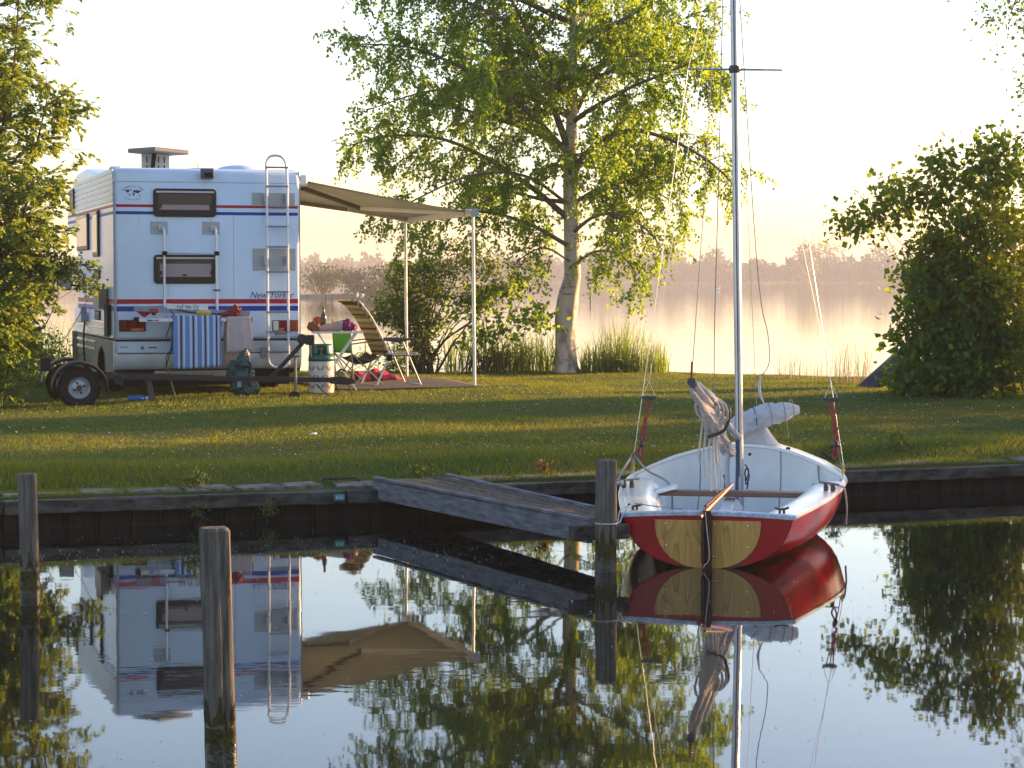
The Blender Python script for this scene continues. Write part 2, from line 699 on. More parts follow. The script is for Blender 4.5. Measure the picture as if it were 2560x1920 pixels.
tone = np.clip(0.14 + 0.32 * dry + 0.5 * dryband * (0.6 + 0.5 * dry) + rng.normal(0, 0.16, n) - 0.2 * long_edge, 0, 1)
gz = lawn_z(gx_, gy) - 0.004
v_, f_, t_ = blade_arrays(np.stack([gx_, gy, gz], 1), hh, rng.uniform(0.004, 0.008, n), rng.uniform(0.2, 1.3, n), tone)
o = np_mesh("grass", v_, f_, grass_m, tone=t_)
tag(o, "short mown grass with dry patches covering the whole bank", "grass", kind="stuff")

# daisies dotted through the lawn
n = 900
dx = rng.uniform(-5.5, 6.0, n)
dd = 0.8 + 7.5 * rng.random(n) ** 1.2
dy = quay_y(dx) + dd
ok = soft_noise(dx, dy, 77, 1.3) > -0.25
dx, dy = dx[ok], dy[ok]
dz = lawn_z(dx, dy) + rng.uniform(0.035, 0.075, len(dx))
vs, fs = [], []
for i in range(len(dx)):
    r = random.uniform(0.005, 0.011)
    k0 = len(vs)
    tx, ty = random.uniform(-.5, .5), random.uniform(-.7, .1)
    vs.append((dx[i], dy[i], dz[i] + 0.003))
    for j in range(6):
        a = j * math.pi / 3
        px, py = r * math.cos(a), r * math.sin(a)
        vs.append((dx[i] + px, dy[i] + py, dz[i] + tx * px + ty * py))
    for j in range(6):
        fs.append((k0, k0 + 1 + j, k0 + 1 + (j + 1) % 6))
o = np_mesh("daisies", vs, fs, pm("daisy", (0.8, 0.8, 0.74), 0.7, trans=0.3))
tag(o, "tiny white daisies dotted over the grass bank", "daisies", kind="stuff")

# ---------------------------------------------------------------- quay edge
wood_dark = pm("quay_wood", (0.022, 0.018, 0.014), 0.8, spec=.2, col2=(0.008, 0.007, 0.006), vscale=5, stretch=(3, 3, 0.4), bump=0.5, bscale=30)
wood_grey = pm("weathered_wood", (0.125, 0.115, 0.105), 0.9, spec=.2, col2=(0.030, 0.028, 0.022), vscale=2.4, stretch=(2, 6, 6), bump=0.6, bscale=25, lo=.3, hi=.62, detail=8)
plank_m = pm("jetty_plank", (0.120, 0.100, 0.072), 0.9, spec=.2, col2=(0.050, 0.043, 0.032), vscale=5, stretch=(8, 1.0, 4), bump=0.5, bscale=30)
stone_m = pm("paving_stone", (0.17, 0.165, 0.165), 0.95, col2=(0.045, 0.055, 0.030), vscale=6, bump=0.7, bscale=40, lo=.38, hi=.60, detail=8)
quay = thing("quay_edging", (-1.42, 18.95, 0.0), "long dark timber quay edge holding up the grass bank above the water", "quay edge")
qa, qb = V(-9.5, quay_y(-9.5)), V(13.5, quay_y(13.5))
# polyline of the quay front
qpts = [V(-12, quay_y(-12)), V(-4.05, quay_y(-4.05)), V(-1.42, quay_y(-1.42)), V(4.87, quay_y(4.87)), V(8.5, quay_y(8.5)), V(10.5, quay_y(10.5))]
plank0 = None
beam_no = 0
for a, b in zip(qpts[:-1], qpts[1:]):
    L = np.linalg.norm(b - a)
    t = (b - a) / L
    nrm = V(t[1], -t[0])     # towards the water
    ang = math.atan2(t[1], t[0])
    k = int(L / 0.235)
    for i in range(k):
        c = a + t * (i + 0.5) * L / k + nrm * 0.02
        if plank0 is None:
            mb = MB().box((-0.1165, -0.016, -0.62), (0.1165, 0.016, 0.215))
            plank0 = mb.build("pile_board", wood_dark, quay, bevel=0.004, bseg=1)
            pb = plank0
        else:
            pb = share(plank0, quay)
        pb.location = (c[0] + 1.42, c[1] - 18.95, random.uniform(-0.012, 0.006))
        pb.rotation_euler = (random.uniform(-0.008, 0.008), 0, ang)
    # walings: heavy beams bolted along the boards
    kb = max(1, int(round(L / 3.3)))
    for i in range(kb):
        l = L / kb
        c = a + t * (i + 0.5) * l + nrm * 0.092
        mb = MB()
        # slightly worn beam
        N = 14
        P = []
        for j in range(N + 1):
            xx = -l / 2 + 0.004 + (l - 0.008) * j / N
            w = lambda: random.uniform(-0.004, 0.004)
            P.append([(xx, -0.05 + w(), -0.056 + w()), (xx, 0.05, -0.056 + w()), (xx, 0.05, 0.056 + w()), (xx, -0.05 + w(), 0.052 + w() * 1.6), (xx, -0.05, -0.056)])
        vs = [p for r_ in P for p in r_[:4]]
        fs = []
        for j in range(N):
            for q in range(4):
                q2 = (q + 1) % 4
                fs.append((j * 4 + q, (j + 1) * 4 + q, (j + 1) * 4 + q2, j * 4 + q2))
        fs += [(0, 1, 2, 3), (N * 4 + 3, N * 4 + 2, N * 4 + 1, N * 4)]
        mb.add(vs, fs)
        ob = mb.build("waling_beam", wood_grey, quay, bevel=0.008, bseg=2)
        ob.location = (c[0] + 1.42, c[1] - 18.95, 0.192)
        ob.rotation_euler = (0, 0, ang)
        for q in (-0.3, 0.28):
            bo = MB().lathe([(0.020, 0.0), (0.020, 0.006), (0.012, 0.012), (0.0, 0.013)], 10, axis='y').build("bolt_head", pm("rusty_bolt", (0.05, 0.035, 0.028), 0.7, 0.6), ob)
            bo.rotation_euler = (math.pi, 0, 0)
            bo.location = (q * l, -0.051, 0.01)
    # paving slabs behind the beam
    s_ = 0.0
    while s_ < L - 0.3:
        wl = random.uniform(0.28, 0.62)
        if -5.6 < (a + t * s_)[0] < 6.2:
            c = a + t * (s_ + wl / 2) - nrm * (0.23 + random.uniform(-0.03, 0.04))
            ww = 0.36 + random.uniform(-0.05, 0.05)
            out = []
            for (sx, sy) in ((-1, -1), (0, -1), (1, -1), (1, 0), (1, 1), (0, 1), (-1, 1), (-1, 0)):
                out.append((sx * wl / 2 * random.uniform(0.86, 1.0), sy * ww / 2 * random.uniform(0.82, 1.0)))
            ob = MB().prism(out, -0.05, 0.012 + random.uniform(-0.006, 0.010), plane='xy').build("paving_slab", stone_m, quay, bevel=0.008, bseg=2)
            ob.location = (c[0] + 1.42, c[1] - 18.95, 0.262)
            ob.rotation_euler = (random.uniform(-0.03, 0.03), random.uniform(-0.03, 0.03), ang + random.uniform(-0.06, 0.06))
        s_ += wl + random.uniform(0.01, 0.05)

# berth number plate on the beam
teal = pm("teal_plate", (0.012, 0.20, 0.19), 0.45)
plate_white = pm("plate_white", (0.55, 0.75, 0.72), 0.5)
_t = (V(-1.42, quay_y(-1.42)) - V(-4.05, quay_y(-4.05)))
_t /= np.linalg.norm(_t)
_ang = math.atan2(_t[1], _t[0])
_c = V(-1.48, quay_y(-1.48)) + V(_t[1], -_t[0]) * 0.153
tagp = thing("berth_plate", (_c[0], _c[1], 0.192), "small teal berth number plate screwed to the quay beam left of the jetty", "number plate", rotz=_ang)
MB().box((-0.045, -0.004, -0.028), (0.045, 0.002, 0.028)).build("plate", teal, tagp, bevel=0.004)
text_mesh("plate_text", "K02", 0.040, plate_white, tagp, (0, -0.0052, 0), (math.pi / 2, 0, 0), depth=0.0006)

# steel eye lying on the paving next to the plate
_mr = pm("dark_steel", (0.05, 0.045, 0.045), 0.5, 0.8)
o = MB().tube([(-1.62, 19.30, 0.28), (-1.60, 19.31, 0.30), (-1.34, 19.39, 0.30), (-1.30, 19.40, 0.28)], 0.010, 8).build("mooring_rail", _mr, smooth=True)
tag(o, "low dark steel mooring bar on the paving beside the jetty", "mooring bar")

# ---------------------------------------------------------------- jetty
JA, JB, JC, JD = V(-1.13, 19.05), V(0.56, 15.62), V(0.71, 16.12), V(-0.58, 19.35)
jz = 0.335
jet = thing("jetty", (-0.1, 17.5, 0.0), "narrow grey plank jetty slanting from the quay out to a post", "jetty")
jo = V(-0.1, 17.5)
def jp(u, t):
    """u 0..1 across, t 0..1 from bank to outer end"""
    l = JA + (JB - JA) * t - jo
    r = JD + (JC - JD) * t - jo
    return l + (r - l) * u
NPL = 5
for i in range(NPL):
    u0, u1 = (i + 0.07) / NPL, (i + 0.93) / NPL
    zt = jz + random.uniform(-0.004, 0.004)
    P = []
    t1 = 1.0 - (0.012 * random.random())
    prof = []
    K = 10
    vs, fs = [], []
    for k in range(K + 1):
        t = t1 * k / K
        a, b = jp(u0, t), jp(u1, t)
        zz = zt + random.uniform(-0.003, 0.003) - 0.02 * (1 - t)
        vs += [(a[0], a[1], zz), (b[0], b[1], zz + random.uniform(-.002, .002)), (b[0], b[1], zz - 0.032), (a[0], a[1], zz - 0.032)]
    for k in range(K):
        for q in range(4):
            q2 = (q + 1) % 4
            fs.append((k * 4 + q, k * 4 + q2, (k + 1) * 4 + q2, (k + 1) * 4 + q))
    fs += [(3, 2, 1, 0), (K * 4, K * 4 + 1, K * 4 + 2, K * 4 + 3)]
    MB().add(vs, fs).build("deck_plank", plank_m, jet, bevel=0.004, bseg=1)
side_grey = pm("jetty_side", (0.17, 0.18, 0.20), 0.9, spec=.2, col2=(0.070, 0.070, 0.072), vscale=3.6, stretch=(1.4, 1.4, 8), bump=0.6, bscale=22, lo=0.34, hi=0.66, detail=9)
for (u, nm) in ((0.0, -1), (1.0, 1)):
    a, b = jp(u, 0.0), jp(u, 1.0)
    dv = (b - a) / np.linalg.norm(b - a)
    sd = V(dv[1], -dv[0]) * (0.022 * (1 if nm > 0 else -1))
    if nm < 0:
        sd = V(-dv[1], dv[0]) * -0.024
        sd = V(dv[1], -dv[0]) * 0.024
        sd = sd if sd[0] < 0 else -sd
    else:
        sd = V(dv[1], -dv[0]) * 0.024
        sd = sd if sd[0] > 0 else -sd
    a2, b2 = a + sd, b + sd
    MB().beam((a2[0], a2[1], jz - 0.105), (b2[0], b2[1], jz - 0.085), 0.042, 0.15).build("side_beam", side_grey, jet, bevel=0.005, bseg=1)
    MB().beam((a2[0] - sd[0] * .1, a2[1], jz - 0.002), (b2[0] - sd[0] * .1, b2[1], jz + 0.004), 0.05, 0.022).build("top_strip", side_grey, jet, bevel=0.003, bseg=1)
for t in (0.03, 0.38, 0.72):
    a, b = jp(0.02, t), jp(0.98, t)
    MB().beam((a[0], a[1], jz - 0.10), (b[0], b[1], jz - 0.10), 0.08, 0.09).build("cross_beam", wood_dark, jet)
# end cross beam clamped round the outer post
MB().beam((0.40 - jo[0], 15.50 - jo[1], 0.255), (0.80 - jo[0], 15.66 - jo[1], 0.255), 0.07, 0.10).build("end_beam", wood_grey, jet, bevel=0.006)

# ---------------------------------------------------------------- mooring posts
post_m = pm("post_wood", (0.215, 0.198, 0.170), 0.9, spec=.2, col2=(0.060, 0.057, 0.048), vscale=5.0, stretch=(9, 9, 0.7), bump=0.9, bscale=35, lo=0.32, hi=0.66, detail=8)
moss_m = pm("post_moss", (0.075, 0.068, 0.020), 1.0, spec=.1, col2=(0.030, 0.032, 0.015), vscale=16, bump=0.8, bscale=60)
wet_m = pm("wet_wood", (0.018, 0.016, 0.013), 0.35, col2=(0.03, 0.028, 0.02), vscale=10, bump=0.5, bscale=40)
def mooring_post(loc, ztop, w, lean, label, rotz, rounded=0.32):
    t = thing("mooring_post", (loc[0], loc[1], 0.0), label, "post", rotz=rotz, group=None)
    ph0 = random.uniform(0, 6)
    cracks = [(random.uniform(0, 6.28), random.uniform(.05, .13)) for _ in range(6)]
    def ring(z, s):
        r = []
        k = 48
        for j in range(k):
            a = 2 * math.pi * j / k
            c, sn = math.cos(a), math.sin(a)
            p = 2.0 / rounded if rounded < 0.9 else 2.0
            den = (abs(c) ** p + abs(sn) ** p) ** (1 / p)
            wob = 1 + .018 * math.sin(3 * a + z * 4 + ph0) + .014 * math.sin(z * 9 + 2 * a + ph0)
            for ca, dep in cracks:
                dd_ = (a - ca - .08 * math.sin(z * 5 + ca) + math.pi) % (2 * math.pi) - math.pi
                wob -= dep * math.exp(-(dd_ / .09) ** 2)
            r.append((w / 2 * s * c / den * wob + lean[0] * z, w / 2 * s * sn / den * wob + lean[1] * z, z))
        return r
    def seg(z0, z1, name, mat, s=1.0, cap=False, jag=0.0):
        N = max(3, int((z1 - z0) / 0.06))
        rows = []
        for i in range(N + 1):
            z = z0 + (z1 - z0) * i / N
            rr = ring(z, s * (1 + random.uniform(-0.012, 0.012)))
            if jag and i == N:
                rr = [(p[0], p[1], p[2] + jag * (math.sin(q * .9 + ph0) + math.sin(q * 2.3 + 2 * ph0) * .7 + random.uniform(-.5, .5))) for q, p in enumerate(rr)]
            rows.append(rr + [rr[0]])
        mb = MB().grid(rows)
        if cap:
            top = ring(z1 + 0.012, s * 0.86)
            base = rows[-1][:-1]
            o0 = len(mb.v)
            mb.add(base + top, [(i, (i + 1) % 48, 48 + (i + 1) % 48, 48 + i) for i in range(48)] + [tuple(range(48, 96))])
        return mb.build(name, mat, t, smooth=True, angle=50)
    seg(0.06, ztop, "shaft", post_m, 1.0, True)
    seg(0.05, 0.23, "moss_band", moss_m, 1.015, jag=.055)
    seg(-0.7, 0.09, "wet_foot", wet_m, 1.022, jag=.02)
    return t
mooring_post((-1.186, 9.2), 0.965, 0.122, (-0.022, 0.0), "nearest weathered grey mooring post standing alone in the water", 0.25, 0.55)
mooring_post((-3.02, 14.19), 0.765, 0.115, (-0.012, 0.0), "mooring post at the far left with a mossy band above the water", 0.15, 0.40)
mooring_post((0.64, 15.45), 0.755, 0.122, (0.004, 0.0), "square mooring post at the jetty end beside the red boat", 0.35, 0.30)

# fluff and pollen floating on the still water
n = 2300
fx = rng.uniform(-4.2, 4.6, n)
fy = rng.uniform(9.0, 18.0, n)
near_q = rng.random(n) < 0.40
fy = np.where(near_q, quay_y(fx) - 2.4 + rng.normal(0, 0.35, n) - 0.6 * (fx > -1), fy)
keep = (fy < quay_y(fx) - 0.25) & ~((fx > 0.55) & (fy > 15.0)) & (~near_q | (fx < 0.2))
fx, fy = fx[keep], fy[keep]
vs, fs = [], []
for i in range(len(fx)):
    r = random.uniform(0.0015, 0.0042) * (2.0 if random.random() < 0.04 else 1)
    k0 = len(vs)
    a0 = random.uniform(0, 6)
    el = random.uniform(0.7, 1.8)
    for j in range(5):
        a = a0 + j * 2 * math.pi / 5
        vs.append((fx[i] + r * el * math.cos(a), fy[i] + r * math.sin(a), 0.003))
    vs.append((fx[i], fy[i], 0.003 + r * 0.8))
    for j in range(5):
        fs.append((k0 + j, k0 + (j + 1) % 5, k0 + 5))
o = np_mesh("floating_fluff", vs, fs, pm("fluff", (0.36, 0.35, 0.32), 0.9))
tag(o, "white seed fluff and pollen specks floating on the dark water", "fluff", kind="stuff")

# ================================================================ SAILING DINGHY
def smooth_path(pts, k=6):
    P = [V(*p) for p in pts]
    if len(P) < 3:
        return P
    Q = [2 * P[0] - P[1]] + P + [2 * P[-1] - P[-2]]
    out = []
    for i in range(1, len(Q) - 2):
        p0, p1, p2, p3 = Q[i - 1], Q[i], Q[i + 1], Q[i + 2]
        for j in range(k):
            t = j / k
            out.append(0.5 * (2 * p1 + (p2 - p0) * t + (2 * p0 - 5 * p1 + 4 * p2 - p3) * t * t + (-p0 + 3 * p1 - 3 * p2 + p3) * t ** 3))
    out.append(P[-1])
    return out

boat = thing("sailing_dinghy", (1.355, 15.66, -0.004), "red and white sailing dinghy with plywood stern panel moored beside the jetty", "sailing boat", rotz=math.radians(-10.5))
_c, _s = math.cos(math.radians(-10.5)), math.sin(math.radians(-10.5))
def bl(X, Y, Z):
    """place coordinates to boat coordinates"""
    dx, dy = X - 1.355, Y - 15.66
    return (dx * _c + dy * _s, -dx * _s + dy * _c, Z)

red_m = pm("boat_red", (0.36, 0.001, 0.007), 0.16, spec=.2, col2=(0.30, 0.001, 0.006), vscale=2.0, bump=0.04, bscale=6)
def add_scum(m):
    nt = m.node_tree
    b = nt.nodes["Principled BSDF"]
    src = b.inputs["Base Color"].links[0].from_socket
    tc = nt.nodes.new("ShaderNodeTexCoord")
    sp = nt.nodes.new("ShaderNodeSeparateXYZ")
    nt.links.new(tc.outputs["Object"], sp.inputs[0])
    nz = nt.nodes.new("ShaderNodeTexNoise")
    nz.inputs["Scale"].default_value = 9
    nz.inputs["Detail"].default_value = 6
    nt.links.new(tc.outputs["Object"], nz.inputs["Vector"])
    ma = nt.nodes.new("ShaderNodeMath")
    ma.operation = 'MULTIPLY_ADD'
    ma.inputs[1].default_value = -0.07
    nt.links.new(nz.outputs["Fac"], ma.inputs[0])
    nt.links.new(sp.outputs["Z"], ma.inputs[2])
    mr = nt.nodes.new("ShaderNodeMapRange")
    mr.inputs[1].default_value = 0.012
    mr.inputs[2].default_value = -0.02
    mr.inputs[4].default_value = 0.85
    nt.links.new(ma.outputs[0], mr.inputs[0])
    mx = nt.nodes.new("ShaderNodeMix")
    mx.data_type = 'RGBA'
    mx.inputs[7].default_value = (.05, .035, .018, 1)
    nt.links.new(mr.outputs[0], mx.inputs[0])
    nt.links.new(src, mx.inputs[6])
    nt.links.new(mx.outputs[2], b.inputs["Base Color"])
add_scum(red_m)
white_m = pm("gelcoat_white", (0.78, 0.80, 0.78), 0.22, col2=(0.70, 0.72, 0.69), vscale=5, coat=0.3, bump=0.03, bscale=10)
trim_m = pm("gunwale_trim", (0.55, 0.62, 0.70), 0.35, col2=(0.30, 0.36, 0.45), vscale=25)
dark_wood = pm("mahogany", (0.070, 0.022, 0.010), 0.5, spec=.2, col2=(0.035, 0.012, 0.007), vscale=6, stretch=(2, 2, 12))
thwart_m = pm("thwart_wood", (0.16, 0.075, 0.045), 0.45, col2=(0.10, 0.045, 0.03), vscale=6, stretch=(1, 14, 14))
rope_w = pm("rope_white", (0.52, 0.49, 0.45), 0.9, col2=(0.36, 0.33, 0.30), vscale=120)
rope_g = pm("rope_grey", (0.30, 0.29, 0.29), 0.9, col2=(0.18, 0.17, 0.17), vscale=120)
rope_r = pm("rope_red", (0.30, 0.012, 0.022), 0.85, spec=.2, col2=(0.34, 0.07, 0.08), vscale=160)
rope_b = pm("rope_blue", (0.02, 0.08, 0.17), 0.85)
alu_m = pm("mast_aluminium", (0.46, 0.47, 0.50), 0.38, 0.75, col2=(0.40, 0.41, 0.44), vscale=3)
black_p = pm("black_plastic", (0.018, 0.018, 0.022), 0.4)
steel_m = pm("stainless", (0.6, 0.6, 0.6), 0.25, 1.0)
wire_m = pm("rigging_wire", (0.50, 0.50, 0.50), 0.35, 0.8)

LB = 4.55
def hb(y):
    return float(lerp_curve([(0, .600), (.6, .70), (1.2, .79), (1.8, .85), (2.35, .865), (2.9, .80), (3.4, .66), (3.9, .45), (4.3, .21), (4.47, .085), (4.55, .012)], y))
def sheer(y):
    return float(lerp_curve([(0, .372), (.8, .385), (1.6, .405), (2.4, .43), (3.2, .47), (4.0, .53), (4.55, .585)], y))
def keel(y):
    return float(lerp_curve([(0, -.012), (1, -.10), (2.2, -.15), (3.2, -.13), (3.9, -.03), (4.3, .12), (4.5, .36), (4.55, .55)], y))
sec = [(0, 0), (.14, .008), (.28, .03), (.42, .072), (.54, .13), (.66, .20), (.76, .29), (.84, .38), (.90, .48), (.945, .60), (.975, .74), (.99, .87), (1.0, 1.0)]
def section(y):
    B, S, K = hb(y) - 0.035, sheer(y), keel(y)
    f = min(1.0, max(0.0, (y - 2.4) / 2.1))       # finer towards the bow
    right = []
    for x, z in sec:
        xx = x ** (1 + 0.25 * f)
        flare = 0.03 * z ** 3
        right.append((max(0.0, B * xx) + flare * (B > 0.1), K + (S - K) * (z * (1 - .35 * f) + .35 * f * x)))
    return [(-x, y, z) for x, z in right[::-1]] + [(x, y, z) for x, z in right[1:]]
ystn = list(np.linspace(0, 3.6, 19)) + [3.8, 4.0, 4.15, 4.3, 4.4, 4.5, 4.55]
MB().grid([section(y) for y in ystn]).build("hull", red_m, boat, smooth=True, angle=60)
# transom
s0 = section(0.0)
MB().prism([(p[0], p[2]) for p in s0] , 0.0, -0.022, plane='xz').build("transom", red_m, boat, bevel=0.006)
# plywood panel: flat top, sides curving in to the keel
def ply_material():
    m = bpy.data.materials.new("plywood")
    m.use_nodes = True
    nt = m.node_tree
    b = nt.nodes["Principled BSDF"]
    b.inputs["Roughness"].default_value = 0.32
    b.inputs["Specular IOR Level"].default_value = 0.3
    tc = nt.nodes.new("ShaderNodeTexCoord")
    mp = nt.nodes.new("ShaderNodeMapping")
    mp.inputs["Scale"].default_value = (5.5, 1.0, 0.9)
    nt.links.new(tc.outputs["Object"], mp.inputs[0])
    n = nt.nodes.new("ShaderNodeTexNoise")
    n.inputs["Scale"].default_value = 1.4
    n.inputs["Detail"].default_value = 1.5
    n.inputs["Distortion"].default_value = 0.5
    nt.links.new(mp.outputs[0], n.inputs["Vector"])
    mul = nt.nodes.new("ShaderNodeMath")
    mul.operation = 'MULTIPLY'
    mul.inputs[1].default_value = 7.0
    nt.links.new(n.outputs["Fac"], mul.inputs[0])
    fr = nt.nodes.new("ShaderNodeMath")
    fr.operation = 'FRACT'
    nt.links.new(mul.outputs[0], fr.inputs[0])
    cr = nt.nodes.new("ShaderNodeValToRGB")
    e = cr.color_ramp.elements
    e[0].position, e[0].color = 0.0, (0.66, 0.37, 0.095, 1)
    e[1].position, e[1].color = 0.80, (0.54, 0.285, 0.070, 1)
    x = e.new(0.92)
    x.color = (0.36, 0.18, 0.05, 1)
    x = e.new(1.0)
    x.color = (0.66, 0.37, 0.095, 1)
    nt.links.new(fr.outputs[0], cr.inputs[0])
    # fine fibre
    n2 = nt.nodes.new("ShaderNodeTexNoise")
    n2.inputs["Scale"].default_value = 14
    n2.inputs["Detail"].default_value = 6
    mp2 = nt.nodes.new("ShaderNodeMapping")
    mp2.inputs["Scale"].default_value = (9, 1, 0.6)
    nt.links.new(tc.outputs["Object"], mp2.inputs[0])
    nt.links.new(mp2.outputs[0], n2.inputs["Vector"])
    mx = nt.nodes.new("ShaderNodeMix")
    mx.data_type = 'RGBA'
    mx.blend_type = 'MULTIPLY'
    mx.inputs[0].default_value = 0.5
    nt.links.new(cr.outputs[0], mx.inputs[6])
    nt.links.new(n2.outputs["Fac"], mx.inputs[7])
    mg = nt.nodes.new("ShaderNodeMix")
    mg.data_type = 'RGBA'
    mg.inputs[0].default_value = 0.35
    nt.links.new(mx.outputs[2], mg.inputs[6])
    nt.links.new(cr.outputs[0], mg.inputs[7])
    nt.links.new(mg.outputs[2], b.inputs["Base Color"])
    return m
ply_m = ply_material()
pp = [(-.366, .335), (.366, .335)]
for i in range(1, 19):
    a = math.pi * i / 19
    c, s_ = math.cos(a), math.sin(a)
    den = (abs(c) ** 2.35 + abs(s_) ** 2.35) ** (1 / 2.35)
    pp.append((.366 * c / den, .335 - .335 * s_ / den))
ply = MB().prism(pp, -0.024, -0.036, plane='xz').build("plywood_panel", ply_m, boat, bevel=0.002)
for x, z in ((-.29, .31), (.28, .30), (-.285, .155), (.275, .155), (.045, .31), (.04, .085), (.06, .085)):
    MB().lathe([(0.007, 0.0), (0.006, 0.004), (0.0, 0.006)], 8, axis='y').build("screw", steel_m, ply, loc=(x, -0.037, z)).rotation_euler = (math.pi, 0, 0)
# white stern rail along the top of the transom
rail = []
for i in range(17):
    u = -1 + 2 * i / 16
    rail.append([(u * .602, yy, .374 + .022 * (1 - u * u) + dz) for yy, dz in ((-.034, -.028), (-.036, -.004), (-.026, .004), (.018, .004), (.022, -.028), (-.034, -.028))])
MB().grid(rail).build("stern_rail", trim_m, boat, smooth=True)
# gunwale lips
for sgn in (-1, 1):
    rows = []
    for y in list(np.linspace(-0.02, 4.5, 34)):
        B, S = hb(max(y, 0)), sheer(max(y, 0))
        rows.append([(sgn * (B + a), y, S + b) for a, b in ((-.045, -.004), (-.040, .006), (-.008, .008), (.004, 0), (.002, -.020), (-.010, -.026), (-.032, -.024), (-.045, -.004))])
    MB().grid(rows).build("gunwale", white_m, boat, smooth=True)
# inside of the hull
rows = []
for y in np.linspace(0.02, 3.0, 16):
    r = []
    B, S, K = hb(y) - 0.055, sheer(y), keel(y)
    for x, z in sec[::-1]:
        zz = max(0.05, K + 0.03 + (S - K - 0.03) * z)
        r.append((-B * x, y, zz))
    rows.append(r + [(-p[0], p[1], p[2]) for p in r[::-1]][1:])
MB().grid(rows).build("inner_lining", white_m, boat, smooth=True)
# side tanks with rolled inner edges
for sgn in (-1, 1):
    rows = []
    yl = list(np.linspace(0.0, 1.95, 16)) + [2.05, 2.13, 2.19, 2.22]
    for y in yl:
        B, S = hb(y) - 0.03, sheer(y)
        sh = 1.0 if y <= 1.95 else math.sqrt(max(0.02, 1 - ((y - 1.95) / 0.275) ** 2))
        Wt = 0.30 * (0.55 + 0.45 * sh)
        prof = [(B, S), (B - .03, S + .006), (B - Wt * .55, S + .004)]
        for q in range(1, 8):
            a = q / 7 * math.pi / 2
            prof.append((B - Wt * .55 - math.sin(a) * .13, S + .004 - (1 - math.cos(a)) * .15))
        prof.append((prof[-1][0] - .006, .05))
        rows.append([(sgn * x, y, z) for x, z in prof])
    last = rows[-1]
    rows.append([(sgn * max(.05, min(abs(p[0]), float(np.interp((p[2] - keel(2.23)) / (sheer(2.23) - keel(2.23)), [q[1] for q in sec], [q[0] for q in sec])) * (hb(2.23) - .06))), 2.235, min(p[2], sheer(2.2) - .01)) for p in last])
    MB().grid(rows, flip=(sgn < 0)).build("side_tank", white_m, boat, smooth=True, angle=55)
# foredeck with strong camber, and the bulkhead under its after edge
def y0(u):
    return 2.33 + 0.62 * (1 - u * u)
def deckz(u, y):
    C = 0.185 * max(0.0, min(1.0, (4.62 - y) / 1.7))
    return sheer(y) + C * (1 - abs(u) ** 2.2)
rows, brows = [], []
US = np.linspace(-1, 1, 33)
for u in US:
    r = []
    for t in np.linspace(0, 1, 14):
        y = y0(u) + (4.53 - y0(u)) * t
        r.append((u * (hb(y) - .012), y, deckz(u, y) + .004))
    rows.append(r)
    x, y, z = r[0]
    hx_ = lambda zz: float(np.interp((zz - keel(y)) / (sheer(y) - keel(y)), [q[1] for q in sec], [q[0] for q in sec])) * (hb(y) - .06)
    lim = lambda xx, zz: max(-hx_(zz), min(hx_(zz), xx))
    brows.append([(x, y - .004, z + .012), (x, y - .012, z - .01), (x, y + .012, z - .02)] + [(lim(x * .97, zz), y + .02, zz) for zz in (z - .12, .5 * (z - .12) + .025 + .06, .05 + .3 * (z - .17), .05)])
MB().grid(rows).build("foredeck", white_m, boat, smooth=True, solid=0.008)
MB().grid(brows).build("bulkhead", white_m, boat, smooth=True)
fl = [(y, max(.02, float(np.interp((.05 - keel(y)) / (sheer(y) - keel(y)), [q[1] for q in sec], [q[0] for q in sec])) * (hb(y) - .08))) for y in np.linspace(.05, 2.85, 12)]
MB().prism([(x, y) for y, x in fl] + [(-x, y) for y, x in fl[::-1]], .042, .056, plane='xy').build("cockpit_floor", white_m, boat)
mb = MB()
mb.prism([(1.05, .05), (1.12, .26), (1.72, .33), (2.35, .20), (2.4, .05)], -.05, .05, plane='yz')
mb.build("centreboard_case", white_m, boat, bevel=.015)
MB().box((-.60, 1.60, .345), (.60, 1.76, .385)).build("thwart", thwart_m, boat, bevel=.010)
MB().prism([(-.56, .39), (-.42, .425), (-.40, .40), (-.55, .36)], 1.55, 1.80, plane='xz').build("thwart_knee", white_m, boat, bevel=.01)
# rudder and tiller
MB().prism([(-.085, .405), (-.040, .405), (-.040, -.3), (-.10, -.3), (-.105, .06)], -.032, .032, plane='yz').build("rudder_stock", dark_wood, boat, bevel=.004)
MB().prism([(-.125, .33), (-.107, .34), (-.107, .05), (-.14, .06)], -.036, -.012, plane='yz').build("rudder_cheek", dark_wood, boat, bevel=.003)
MB().prism([(-.125, .33), (-.107, .34), (-.107, .05), (-.14, .06)], .012, .036, plane='yz').build("rudder_cheek", dark_wood, boat, bevel=.003)
til_m = pm("tiller_varnish", (0.22, 0.035, 0.03), 0.35, col2=(0.12, 0.03, 0.025), vscale=9, coat=.3)
MB().tube(smooth_path([(-.045, -.16, .365), (-.012, .02, .405), (.045, .32, .462), (.105, .64, .525)]), [.019] * 9 + [.016] * 10, 8).build("tiller", til_m, boat, smooth=True)
MB().tube([(-.015, -.05, .435), (.03, .2, .475), (.075, .45, .51)], .009, 6).build("tiller_extension", dark_wood, boat, smooth=True)
MB().tube(smooth_path([(-.01, -.10, .40), (.005, -.135, .28), (.022, -.15, .14), (.018, -.15, .07), (-.012, -.14, .035), (-.015, -.14, .02)]), .0035, 5).build("rudder_line", rope_w, boat, smooth=True)
